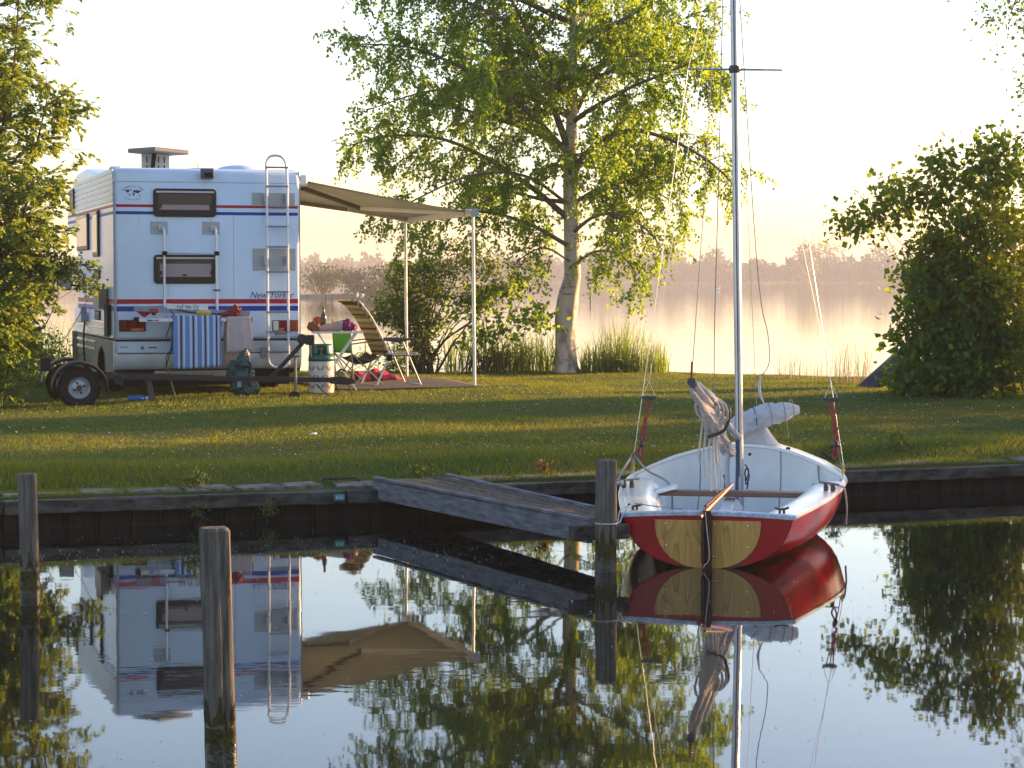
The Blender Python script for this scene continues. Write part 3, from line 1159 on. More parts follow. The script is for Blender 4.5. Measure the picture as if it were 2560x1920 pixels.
# ---- mast, boom, spreaders
def mast_at(z):
    return (-.0165 * (z - .4), 2.60, z)
mb = MB()
prof = []
for j in range(16):
    a = 2 * math.pi * j / 16
    prof.append((.032 * math.cos(a), .040 * math.sin(a)))
rows = []
for z in np.linspace(.05, 6.35, 24):
    c = mast_at(z)
    tp = 1.0 if z < 4.5 else 1 - .25 * (z - 4.5) / 1.85
    rr = [(c[0] + x * tp, c[1] + y * tp, z) for x, y in prof]
    rows.append(rr + [rr[0]])
mb.grid(rows)
mast = mb.build("mast", alu_m, boat, smooth=True, angle=70)
mb = MB()
mb.beam((mast_at(.42)[0], 2.5605, .42), (mast_at(6.3)[0], 2.5605, 6.3), .009, .004, up=(0, 1, 0))
mb.build("mast_track", black_p, mast)
zs = 3.67
cz = mast_at(zs)
for sgn in (-1, 1):
    MB().tube([(cz[0] + sgn * .02, 2.61, zs), (cz[0] + sgn * .375, 2.60, zs + .012 * -sgn)], [.010, .007], 8).build("spreader", alu_m, boat, smooth=True)
MB().lathe([(.045, -.03), (.05, 0), (.045, .03)], 14).build("spreader_bracket", black_p, boat, loc=(cz[0], 2.60, zs), smooth=True)
hound = mast_at(5.2)
for sgn in (-1, 1):
    tip = (cz[0] + sgn * .375, 2.60, zs)
    cp = (sgn * .83, 2.36, sheer(2.36) + .01)
    MB().tube([hound, tip, (cp[0], cp[1], cp[2] + .12)], .0030, 6).build("shroud", wire_m, boat, smooth=False)
    MB().tube([(cp[0], cp[1], cp[2] - .01), (cp[0], cp[1], cp[2] + .12)], .007, 6).build("turnbuckle", steel_m, boat)
    MB().lathe([(.012, 0), (.016, .02), (.010, .035), (.016, .05), (.006, .065)], 8, c=(cp[0], cp[1], cp[2] + .04)).build("shroud_tape", pm("yellow_tape", (.55, .40, .02), .6), boat, smooth=True)
    # trapeze wire, handle and red elastic
    hx = sgn * (.735 if sgn > 0 else .70)
    hz = 1.06
    EK = .46 if sgn > 0 else .52
    MB().tube([mast_at(5.0), (cz[0] + sgn * .27, 2.5, zs - .1), (hx, 2.32, hz + .13)], .0018, 5).build("trapeze_wire", wire_m, boat)
    MB().tube([(hx - .055, 2.32, hz), (hx, 2.32, hz + .13), (hx + .055, 2.32, hz)], .003, 5).build("trapeze_yoke", wire_m, boat)
    MB().prism([(-.062, .012), (.062, .012), (.055, -.012), (.02, -.022), (-.02, -.022), (-.055, -.012)], -.012, .012, plane='xz').build("trapeze_handle", black_p, boat, bevel=.004, loc=(hx, 2.32, hz))
    if sgn > 0:
        ends = [(hx + .025, hz - .62 * EK), (hx + .055, hz - .60 * EK), (hx + .04, hz - .98 * EK)]
        for q, (dx_, xe) in enumerate(((-.03, .02), (.0, .035), (.03, .05))):
            MB().tube(smooth_path([(hx + dx_, 2.32, hz - .02 * EK), (hx + xe * .7, 2.32, hz - .35 * EK), (hx + xe * .9, 2.33, hz - .62 * EK)]), .0045, 5).build("trapeze_elastic", rope_r, boat, smooth=True)
        MB().tube(smooth_path([(hx + .012, 2.32, hz - .42 * EK), (hx + .05, 2.31, hz - .50 * EK), (hx + .02, 2.33, hz - .56 * EK), (hx + .055, 2.32, hz - .64 * EK), (hx + .03, 2.32, hz - .72 * EK), (hx + .05, 2.32, hz - .78 * EK)]), .009, 6).build("elastic_knot", rope_r, boat, smooth=True)
        MB().tube(smooth_path([(hx + .042, 2.32, hz - .80 * EK), (hx + .015, 2.32, hz - .92 * EK), (hx + .032, 2.32, hz - 1.02 * EK), (hx + .052, 2.32, hz - .92 * EK), (hx + .046, 2.32, hz - .82 * EK)]), .007, 6).build("elastic_loop", rope_r, boat, smooth=True)
        MB().lathe([(.012, -.02), (.022, 0), (.012, .03)], 8, c=(hx + .044, 2.32, hz - .78 * EK)).build("elastic_hook", black_p, boat)
        MB().tube([(hx + .05, 2.32, hz - .80 * EK), (.80, 2.36, .62), (.825, 2.36, .46)], .004, 5).build("elastic_cord", rope_g, boat)
    else:
        for q, (dx_, xe) in enumerate(((-.03, -.055), (.0, -.075), (.03, -.04))):
            MB().tube(smooth_path([(hx + dx_, 2.32, hz - .02 * EK), (hx + xe * .5, 2.32, hz - .35 * EK), (hx + xe, 2.33, hz - .72 * EK)]), .0045, 5).build("trapeze_elastic", rope_r, boat, smooth=True)
        MB().tube(smooth_path([(hx - .03, 2.32, hz - .42 * EK), (hx - .06, 2.31, hz - .52 * EK), (hx - .035, 2.33, hz - .62 * EK), (hx - .075, 2.32, hz - .72 * EK)]), .009, 6).build("elastic_knot", rope_r, boat, smooth=True)
        MB().tube(smooth_path([(hx - .06, 2.32, hz - .72 * EK), (hx - .045, 2.32, hz - .85 * EK), (hx - .055, 2.32, hz - .94 * EK), (hx - .085, 2.32, hz - .86 * EK), (hx - .07, 2.32, hz - .74 * EK)]), .007, 6).build("elastic_loop", rope_r, boat, smooth=True)
        MB().lathe([(.012, -.02), (.022, 0), (.012, .03)], 8, c=(hx - .06, 2.32, hz - .72 * EK)).build("elastic_hook", black_p, boat)
        MB().tube(smooth_path([(hx - .06, 2.32, hz - .74 * EK), (hx - .09, 2.34, hz - .95 * EK), (-.83, 2.35, .58), (-.845, 2.35, .47)]), .005, 5).build("elastic_cord", rope_g, boat)
        MB().tube(smooth_path([(hx - .07, 2.3, hz - .78 * EK), (hx - .14, 2.3, hz - .92 * EK), (hx - .16, 2.3, hz - 1.05 * EK)]), .006, 5).build("elastic_tail", rope_r, boat, smooth=True)
# boom
BE = V(*bl(1.262, 16.0, 1.275))
BG = V(*mast_at(.735)) + V(-.005, -.045, 0)
MB().tube([BG, BG + (BE - BG) * .985], .027, 12).build("boom", alu_m, boat, smooth=True)
MB().tube([BG + (BE - BG) * .965, BE], .0305, 12).build("boom_end_cap", black_p, boat, smooth=True)
MB().tube([BE + V(0, .02, .02), BE + V(.03, .5, 1.2), mast_at(6.2)], .0032, 5).build("topping_lift", rope_g, boat)
MB().tube([BE + V(.0, .012, .03), BE + V(.002, .02, .14)], .008, 6).build("lift_shackle", rope_r, boat)
sail_m = pm("sailcloth", (0.60, 0.57, 0.53), 0.75, col2=(0.50, 0.48, 0.47), vscale=7, trans=0.22, bump=.25, bscale=30)
jib_m = pm("jib_cloth", (0.66, 0.70, 0.74), 0.65, col2=(0.56, 0.58, 0.62), vscale=6, trans=0.34, bump=.25, bscale=26)
def bundle(path, radii, name, mat, parent, lump=.22, n=40, fold=5, seed=1):
    r = random.Random(seed)
    pts = smooth_path(path, 14)
    k = len(pts)
    rs = np.interp(np.linspace(0, 1, k), np.linspace(0, 1, len(radii)), radii)
    rows = []
    ph = [r.uniform(0, 6.28) for _ in range(6)]
    for i, p in enumerate(pts):
        d_ = pts[min(i + 1, k - 1)] - pts[max(i - 1, 0)]
        d_ /= max(np.linalg.norm(d_), 1e-6)
        a = np.cross(d_, V(0.05, 0.02, 1.0))
        a /= np.linalg.norm(a)
        b = np.cross(a, d_)
        row = []
        for j in range(n):
            t = 2 * math.pi * j / n
            s_ = i / k
            w = 1 + lump * .75 * (abs(math.sin((fold + 4) * .5 * t + ph[4] + 19 * s_)) ** .6 - .6 + .6 * math.sin((2 * fold + 7) * t + ph[5] - 47 * s_)) + lump * (math.sin(fold * t + ph[0] + 9 * s_) * .5 + math.sin((fold + 3) * t + ph[1] - 14 * s_) * .3 + math.sin(2 * t + ph[2] + 22 * s_) * .4 + math.sin(38 * s_ + ph[3] + t) * .25)
            row.append(p + (a * math.cos(t) + b * math.sin(t)) * rs[i] * w)
        rows.append(row + [row[0]])
    mb = MB().grid(rows)
    mb.add(rows[0][:-1], [tuple(range(n - 1, -1, -1))])
    mb.add(rows[-1][:-1], [tuple(range(n))])
    return mb.build(name, mat, parent, smooth=True, angle=70)
dvec = BE - BG
def bm_(t, dx_=0.0, dz_=0.0):
    p = BG + dvec * t
    return (p[0] + dx_, p[1], p[2] + dz_)
ms = bundle([bm_(.0, -.05, -.13), bm_(.14, -.06, -.13), bm_(.30, -.05, -.12), bm_(.46, -.035, -.10), bm_(.58, -.02, -.07), bm_(.72, -.02, -.055), bm_(.88, -.02, -.05), bm_(.97, -.015, -.045)],
            [.03, .052, .06, .07, .052, .024, .020, .012], "furled_mainsail", sail_m, boat, seed=3)
bundle([bm_(.50, .02, .035), bm_(.62, .02, .04), bm_(.78, .02, .035), bm_(.95, .012, .03)], [.022, .028, .020, .006], "sail_fold", sail_m, boat, seed=5, n=18)
MB().tube(smooth_path([bm_(.50, -.13, -.02), bm_(.505, -.02, .08), bm_(.51, .10, .02), bm_(.515, .07, -.14), bm_(.51, -.06, -.2)]), .013, 7).build("sail_tie", black_p, boat, smooth=True)
for q, (tt, dx_) in enumerate(((.60, -.10), (.57, -.02), (.545, .05))):
    c = [bm_(tt + .03 * math.sin(a * .9), dx_ * .3 + .085 * math.cos(a), -.02 + .085 * math.sin(a)) for a in np.linspace(0, 2 * math.pi, 13)[:-1]]
    MB().tube(c, .011, 6, closed=True).build("sheet_wrap", rope_w, boat, smooth=True)
# main sheet hanging in several falls
falls = [(-.07, .53, .62), (-.045, .52, .50), (-.02, .50, .40), (.005, .50, .44), (.02, .49, .58)]
for q, (dx_, tt, zb) in enumerate(falls):
    a = bm_(tt, dx_ - .02, -.08)
    MB().tube(smooth_path([a, (a[0] + dx_ * .3 - .01, a[1] + .03, a[2] - .25), (a[0] + dx_ * .5 + .01, a[1] + .05, zb)]), .008, 6).build("sheet_fall", rope_w, boat, smooth=True)
a = bm_(.5, 0, -.08)
MB().tube(smooth_path([(a[0] + .0, a[1], a[2]), (a[0] + .02, a[1] + .1, .60), (a[0] + .045, a[1] + .15, .22)]), .005, 5).build("sheet_line", rope_w, boat, smooth=True)
MB().tube(smooth_path([(a[0] - .02, a[1], a[2]), (a[0] - .01, a[1] + .1, .62), (a[0] + .0, a[1] + .12, .38)]), .004, 5).build("sheet_line", rope_w, boat, smooth=True)
# jib rolled and lashed on the foredeck
jb = bundle([(-.10, 2.95, .77), (.02, 3.0, .82), (.14, 3.05, .875), (.26, 3.1, .905), (.36, 3.12, .925), (.44, 3.14, .93)], [.075, .09, .085, .08, .06, .03], "furled_jib", jib_m, boat, lump=.16, seed=9)
for q in (.08, .20, .31, .38):
    c = []
    cx, cy, czz = .02 + (q - .02), 3.0 + q * .35, .84 + (q - .02) * .27
    rr = .098 if q < .3 else .08
    ax_ = V(.93, .25, .26) / np.linalg.norm((.93, .25, .26))
    e1 = np.cross(ax_, V(0, 0, 1))
    e1 /= np.linalg.norm(e1)
    e2 = np.cross(e1, ax_)
    for a in np.linspace(0, 2 * math.pi, 17)[:-1]:
        c.append(V(cx, cy, czz) + (e1 * math.cos(a) + e2 * math.sin(a)) * rr * 1.0 + ax_ * .012 * math.sin(a)) 
    MB().tube(c, .004, 5, closed=True).build("jib_lashing", rope_b if q < .1 else rope_g, boat, smooth=True)
# loose clew hanging to the deck
rows = []
for i in range(9):
    t = i / 8
    r = []
    for j in range(7):
        s_ = j / 6
        x = -.06 + s_ * (.22 + .14 * t) + .01 * math.sin(9 * s_ + 3 * t)
        z = .82 - t * (.17 + .03 * s_)
        y = 3.02 + .16 * t * s_ + .03 * math.sin(7 * s_)
        r.append((x, y, z))
    rows.append(r)
MB().grid(rows).build("jib_clew", jib_m, boat, smooth=True, solid=.003)
MB().tube(smooth_path([(.17, 3.04, .96), (.13, 3.04, 1.05), (.12, 3.02, 1.14), (.14, 3.0, 1.22)]), list(np.interp(np.linspace(0, 1, 19), [0, .3, .6, 1], [.004, .010, .013, .004])), 6).build("jib_head", jib_m, boat, smooth=True)
MB().tube(smooth_path([(.14, 3.0, 1.21), (.20, 3.02, 1.32), (.19, 3.0, 1.55), (.10, 2.9, 2.2), mast_at(5.15)]), .0038, 5).build("jib_halyard", rope_g, boat, smooth=True)
MB().tube([(hound[0], 2.64, 5.2), (0.0, 4.50, .60)], .0025, 5).build("forestay", wire_m, boat)
MB().tube(smooth_path([(-.19, 2.50, .62), (-.2, 2.5, 1.5), (-.17, 2.53, 3.0), (-.11, 2.56, 6.2)]), .0040, 5).build("main_halyard", rope_g, boat, smooth=True)
MB().tube(smooth_path([(.34, 3.4, .68), (.33, 3.3, .8), (.30, 3.3, .90)]), .003, 5).build("jib_tack_line", rope_g, boat)
# deck fittings
MB().lathe([(.02, 0), (.032, .01), (.032, .035), (.018, .045)], 12, c=(.20, 3.25, deckz(.25, 3.25))).build("deck_block", white_m, boat, smooth=True)
MB().lathe([(.012, 0), (.016, .02), (.008, .03)], 8, c=(.20, 3.2, deckz(.25, 3.2) + .03)).build("block_sheave", black_p, boat)
MB().box((.34, 3.02, deckz(.45, 3.05) - .004), (.375, 3.06, deckz(.45, 3.05) + .024)).build("deck_fairlead", black_p, boat, bevel=.004)
def cleat(x, y, z, rz, name="horn_cleat"):
    mb = MB()
    mb.tube(smooth_path([(-.05, 0, .040), (-.02, 0, .030), (.02, 0, .030), (.05, 0, .040)]), .0085, 7)
    mb.tube([(-.016, 0, 0), (-.014, 0, .03)], .010, 7)
    mb.tube([(.016, 0, 0), (.014, 0, .03)], .010, 7)
    ob = mb.build(name, black_p, boat, smooth=True, loc=(x, y, z))
    ob.rotation_euler = (0, 0, rz)
    return ob
cleat(.50, .10, sheer(.1) + .006, .4)
cleat(-.53, .16, sheer(.1) + .006, .2)
for sgn in (-1, 1):
    yb = 1.55
    fx_ = sgn * (hb(yb) - .09)
    for q in (0, .09):
        MB().lathe([(.018, 0), (.020, .03), (.013, .034), (.020, .04), (.016, .055)], 10, c=(fx_ + sgn * q * .6, yb - q * .5, sheer(yb) + .006)).build("jib_car", pm("brown_plastic", (.09, .035, .03), .4), boat, smooth=True)
    MB().beam((fx_ - .05 * sgn, yb + .05, sheer(yb) + .07), (fx_ + sgn * .10, yb - .08, sheer(yb) + .062), .018, .012).build("jib_cam", pm("grey_plastic", (.10, .11, .13), .4), boat, bevel=.003)
# gear at the foot of the mast
MB().tube(smooth_path([(-.022, 2.555, .72), (-.02, 2.55, .5), (-.026, 2.55, .25), (-.03, 2.54, .10)]), .009, 6).build("blue_halyard_tail", rope_b, boat, smooth=True)
MB().tube(smooth_path([(.045, 2.55, .52), (.075, 2.54, .47), (.060, 2.54, .40), (.045, 2.54, .45), (.062, 2.54, .49), (.080, 2.54, .42), (.058, 2.54, .36), (.050, 2.54, .42), (.070, 2.54, .38), (.062, 2.54, .32)]), .006, 6).build("halyard_coil", _mr, boat, smooth=True)
MB().tube(smooth_path([(-.13, 2.6, .43), (-.115, 2.58, .38), (-.12, 2.58, .33), (-.105, 2.58, .29), (-.13, 2.58, .31)]), .006, 6).build("mast_hook", _mr, boat, smooth=True)
MB().tube(smooth_path([(-.085, 2.58, .70), (-.10, 2.56, .5), (-.09, 2.55, .2)]), [.02] * 13, 7).build("mast_boot", sail_m, boat, smooth=True)
MB().lathe([(.014, -.006), (.014, .006)], 10, axis='y', c=(.055, 2.90, .575)).build("bulkhead_drain", black_p, boat)
for x in (-.34, .31):
    MB().tube(smooth_path([(x, y0(x / .8) - .02, deckz(x / .8, y0(x / .8)) - .01), (x + .01, 2.7, .35), (x - .01, 2.62, .06)]), .006, 5).build("control_line", rope_g, boat, smooth=True)
# sheets draped along both sides
MB().tube(smooth_path([(.62, 2.62, .53), (.64, 2.5, .40), (.70, 2.3, .335), (.60, 2.12, .40), (.72, 1.98, .425), (.85, 1.72, .425), (.875, 1.60, .40), (.89, 1.55, .28), (.885, 1.53, .16)]), .0075, 6).build("jib_sheet", rope_g, boat, smooth=True)
MB().tube(smooth_path([(-.80, 1.45, .43), (-.86, 1.7, .455), (-.84, 2.25, .58), (-.82, 2.32, .60), (-.70, 2.2, .49), (-.50, 2.0, .40), (-.44, 1.7, .22), (-.42, 1.5, .12)]), .009, 6).build("jib_sheet", rope_g, boat, smooth=True)
MB().tube(smooth_path([(-.84, 1.45, .45), (-.80, 1.48, .46), (-.84, 1.52, .46), (-.79, 1.44, .45)]), .012, 6).build("sheet_knot", rope_w, boat, smooth=True)
# stern line from the cleat to the post
MB().tube(smooth_path([(-.53, .16, .42), (-.60, .02, .40), (-.615, -.04, .37), (-.61, -.16, .30)] + [bl(0.64 + .072 * math.cos(a), 15.45 + .072 * math.sin(a), .335) for a in np.linspace(-.2, -5.6, 14)] + [(-.600, -.12, .32), (-.585, -.03, .375), (-.55, .10, .42)]), .0052, 6).build("stern_line", rope_w, boat, smooth=True)
MB().tube(smooth_path([(-.53, .16, .425), (-.40, .10, .415), (-.28, .05, .41), (-.18, .02, .405)]), .004, 5).build("stern_lashing", rope_g, boat, smooth=True)

# ================================================================ CAMPER
GZ0 = 0.60
camper = thing("camper_van", (-4.85, 27.75, GZ0), "white camper van with red and blue stripes parked on the bank under its open awning", "camper van", rotz=math.radians(17))
camper["base_z"] = GZ0
W = 2.31
body_m = pm("camper_white", (0.55, 0.68, 0.81), 0.30, col2=(0.50, 0.62, 0.75), vscale=1.6, bump=.02, bscale=4, coat=.2)
side_m = pm("camper_siding", (0.70, 0.71, 0.69), 0.35, col2=(0.58, 0.58, 0.55), vscale=2.5)
red_s = pm("stripe_red", (0.42, 0.006, 0.028), 0.45, spec=.25)
blue_s = pm("stripe_blue", (0.006, 0.038, 0.30), 0.45, spec=.25)
silver_m = pm("silver_panel", (0.58, 0.62, 0.66), 0.38, 0.10, col2=(0.42, 0.44, 0.45), vscale=3.0)
rub_m = pm("rubber_black", (0.008, 0.008, 0.009), 0.7, spec=.2)
frame_m = pm("window_frame", (0.008, 0.009, 0.012), 0.4, spec=.25)
glass_m = pm("window_glass", (0.055, 0.040, 0.048), 0.15, spec=.3, col2=(0.04, 0.03, 0.038), vscale=4)
blind_m = pm("window_blind", (0.30, 0.23, 0.24), 0.5)
alu2 = pm("bare_aluminium", (0.55, 0.56, 0.58), 0.35, 0.7, col2=(0.42, 0.43, 0.45), vscale=30)
plate_alu = pm("backing_plate", (0.30, 0.33, 0.37), 0.38, 0.55, col2=(0.24, 0.27, 0.31), vscale=50, stretch=(8, 1, .3))
lamp_red = pm("lamp_red", (0.30, 0.010, 0.008), 0.25)
lamp_dark = pm("lamp_dark_red", (0.20, 0.005, 0.005), 0.35, spec=.15)
lamp_or = pm("lamp_orange", (0.30, 0.05, 0.006), 0.3, spec=.25)
lamp_wh = pm("lamp_white", (0.55, 0.56, 0.58), 0.2, coat=.5)
skirt_m = pm("olive_skirt", (0.16, 0.15, 0.11), 0.6, col2=(0.09, 0.09, 0.065), vscale=4)  # olive-grey mottle on the lower side panels
chrome_m = pm("rub_strip_chrome", (0.5, 0.5, 0.5), 0.25, 0.8)
ink = pm("dark_blue_ink", (0.015, 0.025, 0.10), 0.5)

out = [(0.0, 1.262), (0.0, 3.215), (0.055, 3.345), (0.16, 3.375), (1.55, 3.378), (2.0, 3.40), (3.1, 3.495), (4.1, 3.475), (4.55, 3.38), (5.0, 3.16), (5.30, 2.93), (5.33, 2.80), (5.18, 2.69), (4.0, 2.62), (4.0, 1.262)]
MB().prism(out, 0.0, W, plane='yz').build("body_shell", body_m, camper, bevel=0.045, bseg=3, smooth=True)
# stripes: rear and both sides
for z0, z1, m, nm in ((2.888, 2.922, red_s, "red_stripe"), (2.800, 2.838, blue_s, "blue_stripe"), (1.708, 1.765, red_s, "red_stripe"), (1.617, 1.679, blue_s, "blue_stripe")):
    mb = MB().box((.030, -.0022, z0), (W - .030, .003, z1))
    y1 = 5.2 if z0 > 2 else 3.95
    mb.box((-.0022, .030, z0), (.003, y1, z1))
    mb.box((W - .003, .030, z0), (W + .0022, y1, z1))
    mb.build(nm, m, camper)
# edge mouldings, seams and rain streaks
seam_m = pm("sealant_grey", (.34, .38, .42), .6, col2=(.22, .25, .28), vscale=12)
for x in (.0, W - .016):
    MB().box((x, -.0030, 1.28), (x + .016, .004, 3.20)).build("corner_moulding", seam_m, camper)
MB().box((.04, -.0024, 3.196), (W - .04, .003, 3.203)).build("roof_seam", seam_m, camper)
MB().box((1.47, -.0020, 1.775), (1.474, .003, 2.795)).build("panel_seam", seam_m, camper)
grime_m = pm("rain_streak", (.44, .50, .54), .6, col2=(.56, .64, .70), vscale=9, stretch=(30, 1, 1))
for x, z0, z1 in ((.52, 2.55, 2.768), (.60, 2.60, 2.768), (1.18, 2.62, 2.768), (.66, 1.80, 1.948), (1.20, 1.78, 1.948), (1.83, 2.70, 2.79), (2.16, 1.9, 2.11), (1.10, 3.13, 3.19), (.30, 2.62, 2.795)):
    MB().add([(x, -.0014, z1), (x + .012, -.0014, z1), (x + .008, -.0014, z0), (x + .004, -.0014, z0)], [(0, 3, 2, 1)]).build("rain_streak", grime_m, camper)
# ribbed siding of the upper left side
for i in range(6):
    z = 2.955 + i * .068
    yb = 4.9 - i * .13
    MB().box((-.007, .05, z), (.004, yb, z + .054)).build("siding_rib", side_m, camper, bevel=.004, bseg=1)
    MB().box((W - .004, .05, z), (W + .007, yb, z + .054)).build("siding_rib", side_m, camper, bevel=.004, bseg=1)
# rear bumper panel
prof = [(.0, 1.255), (-.028, 1.250), (-.034, 1.115), (-.030, 1.108), (-.036, 1.100), (-.036, 1.00), (-.020, .945), (.02, .905), (.10, .895), (.10, 1.255)]
MB().prism(prof, -.005, W + .005, plane='yz').build("rear_skirt", silver_m, camper, bevel=.01, smooth=True)
MB().box((.02, -.040, 1.253), (W - .02, .0, 1.272)).build("rear_moulding", rub_m, camper, bevel=.004)
MB().box((.03, -.0385, 1.094), (.72, -.033, 1.106)).build("hatch_seam", rub_m, camper)
MB().box((1.58, -.0385, 1.094), (2.28, -.033, 1.106)).build("hatch_seam", rub_m, camper)
MB().box((.03, -.037, 1.118), (.70, -.030, 1.236)).build("gas_hatch", body_m, camper, bevel=.006)
MB().lathe([(.0, 0), (.022, .0), (.020, .012), (.0, .016)], 14, axis='y').build("hatch_lock", pm("lock_grey", (.15, .14, .14), .4, .4), camper, loc=(.335, -.037, 1.17 - GZ0)).rotation_euler = (math.pi, 0, 0)
MB().box((.41, -.0385, 1.165), (.51, -.036, 1.18)).build("hatch_label", ink, camper)
MB().box((.06, -.0385, 1.175), (.16, -.036, 1.188)).build("hatch_label", pm("faded_ink", (.2, .21, .25), .5), camper)
MB().lathe([(.05, 0), (.048, .004)], 20, axis='y', c=(.63, -.042, 1.17)).build("round_cap", body_m, camper)
MB().box((1.80, -.095, 1.04), (1.87, -.038, 1.17)).build("rubber_buffer", pm("buffer_grey", (.28, .27, .26), .6), camper, bevel=.012)
MB().box((.48, -.055, .81), (1.72, .02, .885)).build("rear_beam", pm("pale_beam", (.42, .41, .34), .6, col2=(.26, .25, .2), vscale=9), camper, bevel=.004)
MB().box((.12, .12, .70), (W - .12, 5.9, 1.26)).build("chassis", rub_m, camper)
# left and right lower sides
for xs, nm in ((-.004, 0), (W - .02, 1)):
    MB().prism([(.05, 1.26), (.05, .86), (.85, .80), (.95, 1.06), (1.30, 1.17), (1.65, 1.06), (1.80, .80), (3.98, .78), (3.98, 1.26)], xs, xs + .024, plane='yz').build("side_skirt", skirt_m, camper, bevel=.003)
    xo = -.022 if nm == 0 else W + .002
    for z, ya, yb in ((1.305, .03, 3.95), (1.20, 1.85, 3.97), (1.105, 1.9, 3.97), (1.40, .6, 3.9), (1.47, .7, 3.9)):
        MB().box((xo, ya, z - .018), (xo + .02, yb, z + .018)).build("rub_strip", chrome_m, camper, bevel=.005)
# cab under the overhang
cab = [(3.98, .72), (3.98, 2.60), (4.55, 2.62), (5.15, 2.05), (5.35, 1.78), (6.05, 1.60), (6.15, 1.2), (6.12, .72)]
MB().prism(cab, .17, W - .17, plane='yz').build("cab", body_m, camper, bevel=.05, bseg=3, smooth=True)
MB().prism([(4.25, 1.75), (4.25, 2.45), (4.55, 2.48), (5.05, 1.80)], .163, .169, plane='yz').build("cab_window", glass_m, camper)
mb = MB().box((-.27, 4.12, 1.86), (-.07, 4.20, 2.16))
mir = mb.build("door_mirror", rub_m, camper, bevel=.025, bseg=3, smooth=True)
MB().box((-.255, 4.117, 1.88), (-.085, 4.122, 2.14)).build("mirror_glass", pm("mirror_glass", (.35, .30, .29), .12), mir, bevel=.01)
MB().beam((-.08, 4.16, 1.93), (.18, 4.22, 1.92), .03, .03).build("mirror_arm", rub_m, mir)
# road wheels
def wheel(parent, x, y, z, r, w, rim_r, rimc, name="wheel", rust=False):
    ty = MB().lathe([(rim_r, -w / 2), (r * .93, -w / 2), (r * .985, -w * .36), (r, -w * .2), (r, w * .2), (r * .985, w * .36), (r * .93, w / 2), (rim_r, w / 2), (rim_r * .97, 0)], 36, axis='x').build(name, rub_m, parent, smooth=True)
    return ty
for yy in (1.30, 4.95):
    for xx in (.16, W - .16):
        t = wheel(camper, 0, 0, 0, .335, .2, .2, None)
        t.location = (xx, yy, .335 - .02)
        MB().lathe([(.0, -.07), (.2, -.07), (.2, .07), (.0, .07)], 24, axis='x').build("rim", silver_m, t)
# rear windows
def rwin(x0, x1, z0, z1, y=-.026, blind_h=.11, down=False):
    p = []
    r = .045
    for cx, cz, a0 in ((x1 - r, z1 - r, 0), (x0 + r, z1 - r, 90), (x0 + r, z0 + r, 180), (x1 - r, z0 + r, 270)):
        for q in range(5):
            a = math.radians(a0 + q * 22.5)
            p.append((cx + r * math.cos(a), cz + r * math.sin(a)))
    fr = MB().prism(p, .0, y, plane='xz').build("rear_window", frame_m, camper, bevel=.008, smooth=True)
    MB().box((x0 + .055, y - .003, z0 + .075), (x1 - .055, y + .004, z1 - .065)).build("window_pane", glass_m, fr, bevel=.006)
    if down:
        MB().box((x0 + .075, y - .0045, z0 + .085), (x1 - .075, y - .0028, z1 - .11)).build("window_blind", blind_m, fr)
        MB().box((x0 + .35, y - .012, z0 + .095), (x0 + .40, y - .003, z0 + .115)).build("blind_catch", rub_m, fr)
    else:
        MB().box((x0 + .085, y - .0045, z0 + .085), (x1 - .085, y - .0028, z0 + .085 + .06)).build("window_blind", blind_m, fr)
    MB().box((x0 + .03, y - .010, z1 - .055), (x1 - .03, y - .001, z1 - .028)).build("window_hinge_rail", pm("hinge_rail", (.35, .38, .37), .35, .6), fr, bevel=.004)
    for xx in (x0 + .075, x1 - .085):
        MB().box((xx, y - .014, z0 + .11), (xx + .022, y - .002, z0 + .155)).build("window_stay", rub_m, fr)
    return fr
rwin(.484, 1.258, 2.775, 3.119)
rwin(.484, 1.262, 1.955, 2.309, down=True)
# reversing camera
mb = MB().prism([(.0, 3.372), (-.06, 3.36), (-.09, 3.25), (-.02, 3.245), (.0, 3.26)], 1.065, 1.222, plane='yz')
rc = mb.build("reversing_camera", pm("camera_box", (.05, .06, .085), .45), camper, bevel=.010)
MB().box((1.10, -.094, 3.262), (1.205, -.075, 3.315)).build("camera_lens", rub_m, rc)
# backing plates
for x0, x1, z0, z1 in ((.449, .657, 2.559, 2.717), (1.085, 1.297, 2.560, 2.717), (1.705, 2.240, 2.917, 3.080), (1.710, 2.245, 2.116, 2.389)):
    MB().box((x0, -.006, z0), (x1, .002, z1)).build("backing_plate", plate_alu, camper)
# ladder
lad = MB()
lx0, lx1 = 1.872, 2.122
yl = -.10
path = [(lx0 + .006, yl - .02, 1.05), (lx0, yl - .02, 2.0), (lx0 - .004, yl - .02, 3.1), (lx0 - .004, yl + .01, 3.36), (lx0 + .004, yl + .03, 3.46), (lx0 + .05, yl + .035, 3.525), (1.99, yl + .035, 3.54),
        (lx1 - .06, yl + .035, 3.525), (lx1 - .012, yl + .03, 3.46), (lx1, yl + .01, 3.36), (lx1 + .004, yl - .02, 3.1), (lx1 + .006, yl - .02, 2.0), (lx1 + .012, yl - .02, 1.05), (lx1 + .004, yl - .02, .97), (lx1 - .05, yl - .02, .925), (2.00, yl - .02, .915), (lx0 + .07, yl - .02, .925), (lx0 + .02, yl - .02, .97), (lx0 + .006, yl - .02, 1.05)]
ladder = MB().tube(smooth_path(path, 5), .0165, 8).build("ladder", pm("ladder_white", (.62, .63, .65), .4, .2), camper, smooth=True)
rung_m = pm("rung_grey", (.20, .21, .24), .45, .4)
